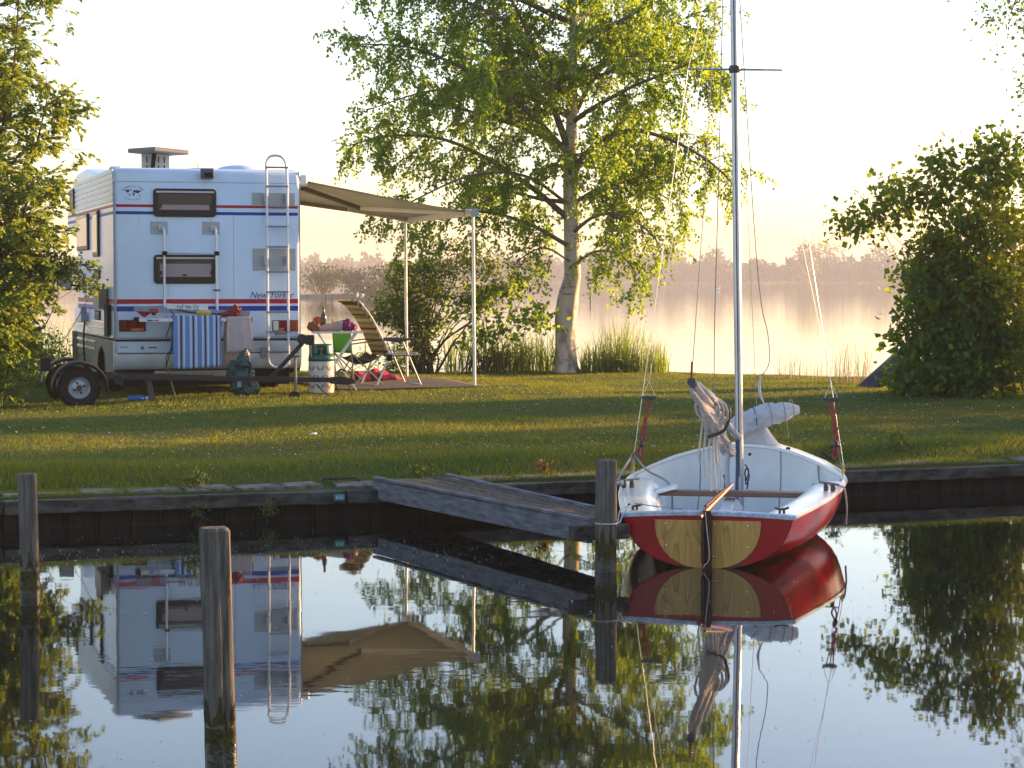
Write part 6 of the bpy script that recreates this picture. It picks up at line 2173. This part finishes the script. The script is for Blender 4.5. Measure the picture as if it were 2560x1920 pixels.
# ---------------------------------------------------------------- reeds
reed_m = leaf_mat("reed_leaf", (0.050, 0.125, 0.016), (0.120, 0.150, 0.030), (0.26, 0.38, 0.025), 0.48)
dry_m = leaf_mat("dry_reed", (0.17, 0.14, 0.070), (0.26, 0.21, 0.11), (0.26, 0.21, 0.10), 0.3)
def reeds(label, x0_, x1_, y0_, y1_, n_, h0, h1, m=None, tone=(.3, .25), lean=(.1, .6), w=(.008, .018), prof=None):
    bx_, by_ = (x0_ + x1_) / 2, (y0_ + y1_) / 2
    t = thing("reed_clump", (bx_, by_, gz_(bx_, by_)), label, "reeds")
    px = rng.uniform(x0_, x1_, n_)
    py = rng.uniform(y0_, y1_, n_)
    if prof is not None:
        sc = np.interp((px - x0_) / (x1_ - x0_), [p[0] for p in prof], [p[1] for p in prof])
    else:
        sc = np.ones(n_)
    h = rng.uniform(h0, h1, n_) * sc
    pz = lawn_z(px, py)
    v1, f1, t1 = reed_arrays(np.stack([px - bx_, py - by_, pz - gz_(bx_, by_) - .03], 1), h, rng.uniform(w[0], w[1], n_), rng.uniform(lean[0], lean[1], n_), rng.uniform(0, 6.28, n_), tone_arr(n_, *tone))
    np_mesh("reed_leaves", v1, f1, m or reed_m, t, t1)
    return t
reeds("tall green reed clump right of the birch trunk", 1.08, 2.45, 35.3, 36.1, 760, .35, 1.0, prof=[(0, .6), (.25, .95), (.5, 1.05), (.75, .85), (1, .45)])
reeds("dry straw-coloured reeds mixed into the clump right of the birch", 1.2, 2.4, 35.3, 35.9, 80, .25, .65, m=dry_m)
reeds("green reed clump just left of the birch trunk", -.05, .72, 35.5, 36.1, 330, .4, .85)
reeds("thin reeds growing through the alder shoots", -1.05, -.05, 35.4, 36.1, 260, .4, .95)
reeds("sparse dry reeds on the lake edge left of the right bush", 3.95, 4.75, 33.6, 34.4, 130, .18, .55, m=dry_m, lean=(.05, .5), w=(.004, .008))
reeds("thin dry reed tuft touching the dark upturned boat", 4.55, 5.1, 31.9, 32.6, 150, .30, .85, m=dry_m, lean=(.05, .45), w=(.004, .008))
reeds("green reeds behind the trailer at the left edge of the lake", -8.1, -6.1, 33.2, 35.6, 520, .5, 1.15, tone=(.4, .25))
shrub("lakeside_shrub", "dark low shrub behind the trailer wheel on the left", (-7.0, 31.5, gz_(-7.0, 31.5)),
      [(-6.9, 31.5, .95, .75, .6, .42, 60, 26), (-6.3, 30.5, .80, .5, .5, .3, 34, 24), (-7.6, 31.3, 1.0, .6, .5, .45, 40, 24)], bush_leaf, nstem=12, size=(.035, .06), sig=.10, tone=(.3, .2))
shrub("grass_tussock", "dark green tussock at the foot of the left-hand tree", (-6.2, 25.9, gz_(-6.2, 25.9)), [(-6.2, 25.9, .62, .55, .45, .14, 46, 22)], bush_leaf, cat="grass", nstem=2, stem_r=.004, size=(.05, .11), asp=.12, sig=.10, droop=-.9, tone=(.4, .2), shell=.1)

# ---------------------------------------------------------------- left-hand tree (feathered leaves)
lx, ly = -6.55, 26.9
def feather_tree(name, label, base, stems, leaf, size, dens):
    t = thing(name, base, label, "tree")
    wood = MB()
    P, D, T = [], [], []
    for st in stems:
        pts = smooth_path([(x - base[0], y - base[1], z - base[2]) for x, y, z in st], 6)
        wood.tube(pts, list(np.linspace(.030, .006, len(pts))), 6, cap=False)
        L = len(pts)
        for q in range(int(dens)):
            f = (.10 + .90 * rng.random()) * (L - 1)
            i = min(int(f), L - 2)
            p = pts[i] + (pts[i + 1] - pts[i]) * (f - i)
            az = rng.uniform(0, 6.28)
            d_ = V(math.cos(az), math.sin(az), rng.uniform(-.1, .7))
            b2 = branch(p, d_, rng.uniform(.25, .75), 5, .14, (0, 0, -.25))
            wood.tube(b2, list(np.linspace(.006, .002, len(b2))), 4, cap=False)
            tm = rng.normal(.45, .22)
            for w in range(7):
                i2 = rng.integers(1, len(b2))
                d3 = unit((b2[i2] - b2[i2 - 1]) * 1.0 / np.linalg.norm(b2[i2] - b2[i2 - 1]) + rng.normal(size=3) * .6 + V(0, 0, -.25))
                # a feathered leaf: rachis with paired leaflets hanging down
                Lr = rng.uniform(.11, .19)
                sd = np.cross(d3, V(0, 0, 1.0))
                sd /= max(np.linalg.norm(sd), 1e-6)
                for k in range(5):
                    pos = b2[i2] + d3 * Lr * (.25 + .75 * k / 4) - V(0, 0, .02 * (k / 4) ** 2)
                    for sg in (-1, 1):
                        P.append(pos)
                        D.append(sd * sg * .85 + d3 * .55 + V(0, 0, -.45) + rng.normal(size=3) * .12)
                        T.append(tm)
                P.append(b2[i2] + d3 * Lr)
                D.append(d3 + V(0, 0, -.4))
                T.append(tm)
    P, D, T = np.array(P), np.array(D), np.array(T)
    n_ = len(P)
    Lh = rng.uniform(size[0], size[1], n_)
    v1, f1, t1 = leaf_arrays(P, D, Lh, Lh * .25, np.clip(T + rng.normal(0, .15, n_), 0, 1))
    wood.build("stems", twig_m, t)
    np_mesh("crown", v1, f1, leaf, t, t1)
    return t
st = []
for (x1_, y1_, z1_, bow) in ((-5.75, 26.8, 5.6, .15), (-6.2, 26.4, 6.2, .1), (-6.7, 26.9, 6.6, 0), (-5.45, 27.0, 4.3, .1), (-5.55, 26.5, 3.2, .15), (-5.65, 26.9, 2.2, .18), (-6.9, 26.3, 5.2, -.1), (-7.3, 27.1, 5.8, -.1), (-6.1, 27.3, 5.0, 0), (-5.9, 26.2, 1.7, .1), (-6.0, 26.5, 4.6, .05), (-5.85, 26.6, 2.7, .12)):
    bx_ = lx + rng.uniform(-.25, .25)
    by_ = ly + rng.uniform(-.25, .25)
    st.append([(bx_, by_, .45), (bx_ * .7 + x1_ * .3 - bow * .5, by_ * .6 + y1_ * .4, .45 + (z1_ - .45) * .4), (bx_ * .3 + x1_ * .7 + bow * .4, y1_, .45 + (z1_ - .45) * .75), (x1_, y1_, z1_)])
feather_tree("rowan_tree", "pale green feathery-leaved tree at the left edge in front of the camper", (lx, ly, gz_(lx, ly)), st, rowan_leaf, (.050, .082), 80)
# dark spray reaching across the camper's side
shrub("hawthorn_spray", "dark leafy branch reaching from the left tree across the camper's side", (-6.3, 26.9, gz_(-6.3, 26.9)),
      [(-5.35, 26.95, 2.20, .26, .2, .20, 20, 20), (-5.05, 26.95, 1.98, .16, .15, .09, 8, 16), (-5.65, 26.95, 2.15, .25, .2, .16, 12, 18), (-4.90, 26.95, 1.92, .10, .1, .05, 3, 10)], hawth_leaf, cat="branch", nstem=5, stem_r=.012, size=(.04, .065), asp=.42, sig=.05, tone=(.3, .2))

# ---------------------------------------------------------------- right-hand bush
rbx, rby = 5.75, 29.6
shrub("guelder_bush", "tall guelder rose bush with flat white flower heads on the right bank", (rbx, rby, gz_(rbx, rby)),
      [(5.05, 29.4, 3.05, .62, .5, .36, 44, 15), (4.50, 29.3, 2.75, .36, .3, .20, 20, 13), (4.20, 29.3, 2.68, .14, .2, .10, 6, 9), (5.75, 29.5, 3.25, .62, .5, .42, 44, 16), (6.35, 29.6, 3.45, .5, .5, .42, 44, 20), (5.75, 29.5, 2.55, .7, .6, .40, 60, 20), (5.50, 29.4, 2.0, .55, .5, .42, 76, 22), (5.95, 29.4, 1.85, .75, .55, .55, 96, 22), (5.45, 29.3, 1.35, .52, .5, .50, 92, 24), (5.95, 29.2, 1.15, .85, .5, .55, 120, 24), (5.75, 29.1, .78, .95, .5, .32, 100, 24), (5.25, 29.2, .72, .42, .4, .28, 44, 22), (6.25, 29.5, 3.75, .25, .2, .22, 10, 12), (5.55, 29.5, 3.6, .30, .2, .15, 10, 12)],
      bush_leaf, nstem=34, stem_r=.018, size=(.045, .125), asp=.40, sig=.105, droop=.3, tone=(.4, .25), spread=.8, shell=.15)
shrub("sun_tinted_bush", "yellow-green bush at the right edge with sunlight painted into its leaves", (7.0, 30.3, gz_(7.0, 30.3)),
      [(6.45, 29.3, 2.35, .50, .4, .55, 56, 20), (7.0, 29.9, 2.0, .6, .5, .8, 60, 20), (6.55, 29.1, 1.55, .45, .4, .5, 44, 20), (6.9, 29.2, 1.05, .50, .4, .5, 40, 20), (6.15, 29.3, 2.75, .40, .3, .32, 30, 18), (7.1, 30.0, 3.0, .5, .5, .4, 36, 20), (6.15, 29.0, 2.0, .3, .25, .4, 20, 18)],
      sun_tint_leaf, nstem=22, stem_r=.018, size=(.06, .10), asp=.36, sig=.095, droop=.2, tone=(.5, .3), spread=.6)
# flower heads
fm = pm("guelder_flower", (.62, .64, .60), .8, trans=.2)
for (x, y, z) in ((4.98, 29.05, 3.30), (4.85, 29.0, 3.22), (5.35, 29.05, 3.38), (5.75, 29.0, 3.42), (6.05, 29.05, 3.30), (5.20, 28.95, 3.15)):
    vs, fs = [], []
    for q in range(34):
        a, r_ = rng.uniform(0, 6.28), .055 * math.sqrt(rng.random())
        cx, cy = r_ * math.cos(a), r_ * math.sin(a)
        k0 = len(vs)
        s_ = rng.uniform(.007, .013)
        for j in range(4):
            b_ = j * math.pi / 2 + a
            vs.append((cx + s_ * math.cos(b_), cy + s_ * math.sin(b_), .012 - r_ * .25 + rng.uniform(-.003, .003) - .35 * (cy + s_ * math.sin(b_))))
        fs.append((k0, k0 + 1, k0 + 2, k0 + 3))
    o = MB().add(vs, fs).build("flower_head", fm, bpy.data.objects["guelder_bush"])
    o.location = (x - rbx, y - rby, z - gz_(rbx, rby))
# tree beyond the right edge with twigs hanging into view
shrub("overhanging_tree", "tree beyond the right edge whose twigs hang into the top corner", (9.4, 30.2, gz_(9.4, 30.2)),
      [(9.2, 30.2, 5.8, 1.9, 1.6, 1.6, 190, 24), (8.0, 30.0, 5.0, 1.0, .9, .9, 80, 22), (10.2, 30.4, 4.3, 1.3, 1.2, 1.3, 110, 24), (6.45, 29.6, 5.50, .40, .3, .22, 16, 14), (6.15, 29.6, 5.35, .22, .2, .16, 6, 9), (6.75, 29.6, 5.25, .26, .2, .22, 10, 10), (6.28, 29.6, 5.0, .06, .06, .10, 3, 6), (6.62, 29.7, 4.45, .10, .15, .22, 7, 9), (6.60, 29.7, 3.85, .12, .1, .12, 4, 8), (6.9, 29.7, 4.9, .3, .2, .3, 8, 9)],
      birch_leaf, cat="tree", nstem=60, stem_r=.05, size=(.045, .075), asp=.40, sig=.12, tone=(.45, .2), spread=.15, hang=True)
shrub("dapple_bush", "unseen bush added beyond the right edge to dapple the lawn", (11.5, 31.5, .5), [(11.5, 31.4, 1.8, 1.4, .9, 1.2, 90, 24), (9.6, 28.7, 1.15, .9, .9, .75, 52, 20)], bush_leaf, nstem=24, stem_r=.03, size=(.09, .15), asp=.42, sig=.2, spread=1.0)  # out of view, placed to break up the sun on the lawn

shrub("shading_bush", "unseen bush shaped beyond the right edge to shade lawn and boat", (9.8, 26.0, .5), [(9.8, 26.6, 1.9, 1.1, 1.2, 1.5, 95, 22), (9.4, 24.2, 1.8, 1.0, 1.2, 1.4, 90, 22), (11.6, 28.0, 2.3, 1.4, 1.2, 1.7, 90, 22), (9.3, 22.2, 1.6, .6, 1.0, 1.3, 60, 22), (11.0, 21.4, 2.0, 1.0, 1.5, 1.6, 110, 24), (11.8, 18.8, 1.8, 1.0, 1.5, 1.5, 90, 24)], bush_leaf, nstem=20, stem_r=.03, size=(.09, .15), asp=.42, sig=.18, spread=.8)  # out of view, built up to keep sun off the near lawn and boat
# ---------------------------------------------------------------- weeds on the quay
def weed(label, x, dq, z, hgt, wid, n_, m=weed_leaf, size=(.02, .045), droop=0.1):
    y = float(quay_y(x)) + dq
    shrub("quay_weed", label, (x, y, z), [(x, y, z + hgt * .55, wid, wid * .6, hgt * .5, n_, 9)], m, cat="weed", nstem=8, stem_r=.004, size=size, asp=.33, sig=.022, droop=droop, tone=(.5, .25), shell=.1, spread=wid * .6)
weed("small leafy weed rooted in the paving at the left", -2.62, .20, .27, .13, .11, 16)
weed("yellowish weed spreading on the corner where the jetty meets the quay", -.80, .35, .30, .10, .16, 20)
weed("reddish and yellow weed on the paving right of the jetty", .28, .30, .29, .13, .09, 14, m=leaf_mat("red_weed", (.11, .12, .02), (.17, .06, .02), (.25, .2, .03), .4))
weed("tall pale weed on the grass right of the boat", 3.75, .75, .36, .22, .12, 22)
weed("second smaller pale weed right of the boat's bow", 3.02, .62, .34, .13, .07, 9)
weed("bright clover-like weed hanging from the quay face left of the jetty", -1.98, -.17, .045, .13, .07, 12, droop=.6)
weed("thin weed hanging from the quay face further left", -2.55, -.17, .06, .11, .04, 6, droop=.6)

# ================================================================ FAR SHORE
far_m = pm("far_ground", (.10, .085, .045), .95, col2=(.07, .075, .03), vscale=.05)
bx_ = np.array([-1380, -900, -450, -240, -90, 0, 90, 240, 450, 900, 1380.])
fy0 = np.array([780, 800, 870, 945, 985, 1000, 1005, 1000, 990, 960, 940.])
rows = []
for x, y in zip(bx_, fy0):
    rows.append([(x, y - 6, -.6), (x, y, .25), (x, y + 12, .8), (x, y + 200, 1.2), (x, 2500, 1.5), (x, 2520, -.6)])
o = MB().grid(rows).build("lake_shore", far_m, smooth=True)
tag(o, kind="structure")
def shore(x):
    return np.interp(x, bx_, fy0)
far_leaf = leaf_mat("far_leaf", (0.028, 0.042, 0.014), (0.055, 0.065, 0.022), (0.08, 0.10, 0.02), 0.35)
far_light = leaf_mat("far_leaf_light", (0.055, 0.085, 0.016), (0.095, 0.110, 0.022), (0.16, 0.18, 0.02), 0.4)
def crown_pts(cx, cy, z0, h, w, n_, lob=5):
    P = []
    for k in range(lob):
        a = rng.uniform(0, 6.28)
        r_ = rng.uniform(0, .55) * w
        cz = z0 + h * rng.uniform(.28, .80)
        q = rng.normal(size=(n_ // lob, 3))
        q = q / np.linalg.norm(q, axis=1, keepdims=True) * rng.uniform(.55, 1.0, (n_ // lob, 1))
        P.append(np.stack([cx + r_ * math.cos(a) + q[:, 0] * w * .55, cy + r_ * math.sin(a) + q[:, 1] * w * .55, cz + q[:, 2] * h * .26], 1))
    return np.concatenate(P)
# the wood behind the far shore: one mass
PP, TT = [], []
for i in range(640):
    x = -480 + 960 * (i + rng.random()) / 640
    y = float(shore(x)) + (rng.uniform(25, 60) if i % 2 else rng.uniform(60, 220))
    h = rng.uniform(9.5, 13.8) * (1.0 + .10 * math.sin(x * .033)) * (1.12 if 30 < x < 90 else 1.0)
    if x < -30:
        h *= 1.02
    w = rng.uniform(4.2, 7.2)
    p = np.concatenate([crown_pts(x, y, .8, h, w, 130, 4), np.stack([rng.normal(x, w * .5, 40), rng.normal(y, 2, 40), rng.uniform(.8, h * .5, 40)], 1)])
    PP.append(p)
    TT.append(np.full(len(p), np.clip(rng.normal(.4, .25), 0, 1)))
    if rng.random() < .22:     # a spiky leader here and there
        q = np.stack([rng.normal(x, .35, 14), rng.normal(y, .35, 14), .8 + h * rng.uniform(.85, 1.14, 14)], 1)
        PP.append(q)
        TT.append(np.full(14, .3))
PP, TT = np.concatenate(PP), np.concatenate(TT)
n = len(PP)
v_, f_, t_ = leaf_arrays(PP, rng.normal(size=(n, 3)), rng.uniform(1.7, 3.1, n), rng.uniform(.65, 1.15, n), np.clip(TT + rng.normal(0, .15, n), 0, 1))
o = np_mesh("woodland", v_, f_, far_leaf, tone=t_)
tag(o, "hazy wood along the far shore of the lake", "woodland", kind="stuff")
# reed belt in front of the wood
n = 30000
rx_ = rng.uniform(-400, 400, n)
ry_ = shore(rx_) + rng.uniform(-6, 9, n)
v_, f_, t_ = blade_arrays(np.stack([rx_, ry_, np.full(n, .0)], 1), rng.uniform(1.4, 3.0, n), rng.uniform(.25, .6, n), rng.uniform(0, .2, n), tone_arr(n, .5, .3))
o = np_mesh("reed_belt", v_, f_, leaf_mat("far_reed", (.13, .11, .045), (.22, .16, .07), (.2, .15, .06), .3), tone=t_)
tag(o, "belt of reeds along the waterline of the far shore", "reeds", kind="stuff")
def far_tree(label, x, y, h, w, leaf, n_=700, name="lakeside_tree"):
    t = thing(name, (x, y, .6), label, "tree", group="trees on the far shore")
    MB().tube([(0, 0, -.5), (.1, 0, h * .35), (.0, .1, h * .7)], [.28, .2, .08], 6).build("trunk", twig_m, t)
    tb = MB()
    for q in range(7):
        a = rng.uniform(0, 6.28)
        tb.tube([(0, 0, h * .3), (w * .25 * math.cos(a), w * .25 * math.sin(a), h * .5), (w * .5 * math.cos(a), w * .5 * math.sin(a), h * rng.uniform(.6, .85))], [.12, .08, .03], 4)
    tb.build("limbs", twig_m, t)
    p = crown_pts(0, 0, 0, h, w, n_, 8)
    m_ = len(p)
    v1, f1, t1 = leaf_arrays(p, rng.normal(size=(m_, 3)), rng.uniform(.9, 1.8, m_), rng.uniform(.33, .62, m_), tone_arr(m_, .5, .25))
    np_mesh("crown", v1, f1, leaf, t, t1)
    return t
far_tree("tallest pale green tree on the far shore right of the mast", 126.2, 976.1, 20.7, 9.2, far_light, 900)
far_tree("rounded hazy tree on the far shore just right of the tallest one", 146.9, 1055.7, 21.4, 9.9, far_leaf)
far_tree("right-most rounded tree on the far shore beside the bush", 171.4, 1055.7, 20.2, 10.7, far_leaf)
far_tree("rounded tree top on the far shore close to the mast's right side", 94.9, 1071.0, 18.1, 7.7, far_leaf)
far_tree("low reddish bush among the far reeds right of the mast", 94.9, 997.6, 7.0, 7.7, leaf_mat("far_red", (.16, .085, .04), (.2, .11, .05), (.2, .1, .04), .3))
# island with willows on the left
ix, iy = -20.5, 285.0
isl = MB()
rows = []
for i in range(15):
    a = -1 + 2 * i / 14
    rows.append([(ix + a * 12, iy + b * 5, -.4 + .75 * max(0, 1 - a * a - b * b) ** .5 * 1.3) for b in np.linspace(-1, 1, 9)])
isl.grid(rows)
o = isl.build("island", far_m, smooth=True)
tag(o, kind="structure")
def willow(label, x, y, h, w, leaf, n_):
    t = thing("willow_bush", (x, y, .0), label, "bush", group="bushes on the island")
    tb = MB()
    for q in range(14):
        a = rng.uniform(0, 6.28)
        e = rng.uniform(.5, 1)
        tb.tube(smooth_path([(0, 0, 0), (w * .2 * math.cos(a), w * .2 * math.sin(a), h * .4), (w * .55 * e * math.cos(a), w * .55 * e * math.sin(a), h * rng.uniform(.7, 1.0))], 3), .05, 4)
    tb.build("stems", twig_m, t)
    p = crown_pts(0, 0, 0, h, w, n_, 9)
    p[:, 2] = np.maximum(p[:, 2], .1)
    m_ = len(p)
    v1, f1, t1 = leaf_arrays(p, rng.normal(size=(m_, 3)), rng.uniform(.25, .5, m_), rng.uniform(.07, .14, m_), tone_arr(m_, .5, .25))
    np_mesh("crown", v1, f1, leaf, t, t1)
isl_g = leaf_mat("island_green", (.050, .065, .018), (.085, .09, .025), (.12, .13, .02), .35)
isl_b = leaf_mat("island_brown", (.060, .042, .032), (.085, .065, .045), (.09, .06, .03), .25)
willow("pale green willow bush on the left of the island", -24.0, 290, 4.4, 3.8, isl_g, 1500)
willow("rounded green bush in the middle of the island", -19.8, 289, 3.9, 3.2, isl_g, 1300)
willow("tall thin willow at the right of the island", -15.5, 290, 4.8, 4.2, isl_g, 1300)
willow("low brown leafless bush at the water's edge of the island", -17.2, 283, 2.3, 3.8, isl_b, 1500)
willow("low brown bush on the right tip of the island", -12.5, 284, 2.8, 3.6, isl_b, 1300)
for k_, (x, lab) in enumerate(((-18.75, "left one of the two short poles standing off the island"), (-18.1, "right one of the two short poles standing off the island"))):
    o = MB().tube([(x, 229, -.5), (x + .03, 229, .75)], .07, 7).build("lake_pole", wood_dark, smooth=True)
    tag(o, lab, "pole")
o = MB().tube([(7.4, 215.8, -.5), (7.42, 215.8, 1.05)], .055, 7).build("lake_stake", wood_dark, smooth=True)
tag(o, "single thin stake standing in the lake right of the birch", "pole")
bird_w = pm("bird_white", (.75, .74, .70), .8)
def gull(label, x, y):
    t = thing("gull", (x, y, 0), label, "bird")
    MB().tube(smooth_path([(-.02, 0, .28), (.0, 0, .42), (.03, 0, .62), (.04, 0, .74), (.08, 0, .82), (.16, 0, .80)], 4), [.02, .04, .07, .09, .11, .13, .14, .14, .13, .12, .10, .09, .085, .085, .085, .085, .08, .07, .05, .03, .015], 8).build("body", bird_w, t, smooth=True)
    MB().tube([(-.0, 0, -.3), (-.0, 0, .30)], .05, 6).build("perch_post", wood_dark, t)
gull("left one of two white gulls on posts beside the island", -17.0, 250)
gull("right one of two white gulls on posts beside the island", -16.4, 250)
sw = thing("swan", (50.5, 560, 0), "white swan swimming on the far side of the lake", "bird")
MB().tube(smooth_path([(-.7, 0, .35), (-.35, 0, .30), (.1, 0, .28), (.45, 0, .30), (.62, 0, .55), (.55, 0, .9), (.62, 0, 1.15), (.82, 0, 1.12)], 4), list(np.interp(np.linspace(0, 1, 29), [0, .15, .35, .48, .55, .65, .85, .92, 1], [.03, .24, .30, .20, .11, .08, .07, .09, .02])), 9).build("body", bird_w, sw, smooth=True)
dk = thing("duck", (-25.5, 282, 0), "dark duck swimming left of the island", "bird")
MB().tube(smooth_path([(-.35, 0, .16), (-.1, 0, .13), (.15, 0, .15), (.25, 0, .32), (.32, 0, .42), (.45, 0, .40)], 4), list(np.interp(np.linspace(0, 1, 21), [0, .2, .5, .7, .85, 1], [.03, .13, .13, .06, .08, .02])), 8).build("body", wood_dark, dk, smooth=True)

# ================================================================ MORNING HAZE
hz = MB().box((-1500, -25, -1.6), (1500, 2600, 24.0)).build("haze", pm("haze_dummy", (1, 1, 1)))
hm = bpy.data.materials.new("haze")
hm.use_nodes = True
hn = hm.node_tree
hn.nodes.clear()
ho = hn.nodes.new("ShaderNodeOutputMaterial")
hv = hn.nodes.new("ShaderNodeVolumePrincipled")
hv.inputs["Color"].default_value = (0.96, 0.94, 0.92, 1)
hv.inputs["Density"].default_value = 0.0005
hv.inputs["Anisotropy"].default_value = -0.15
hn.links.new(hv.outputs[0], ho.inputs["Volume"])
hz.data.materials.clear()
hz.data.materials.append(hm)
tag(hz, "pale morning haze over the lake and bank", "haze", kind="stuff")
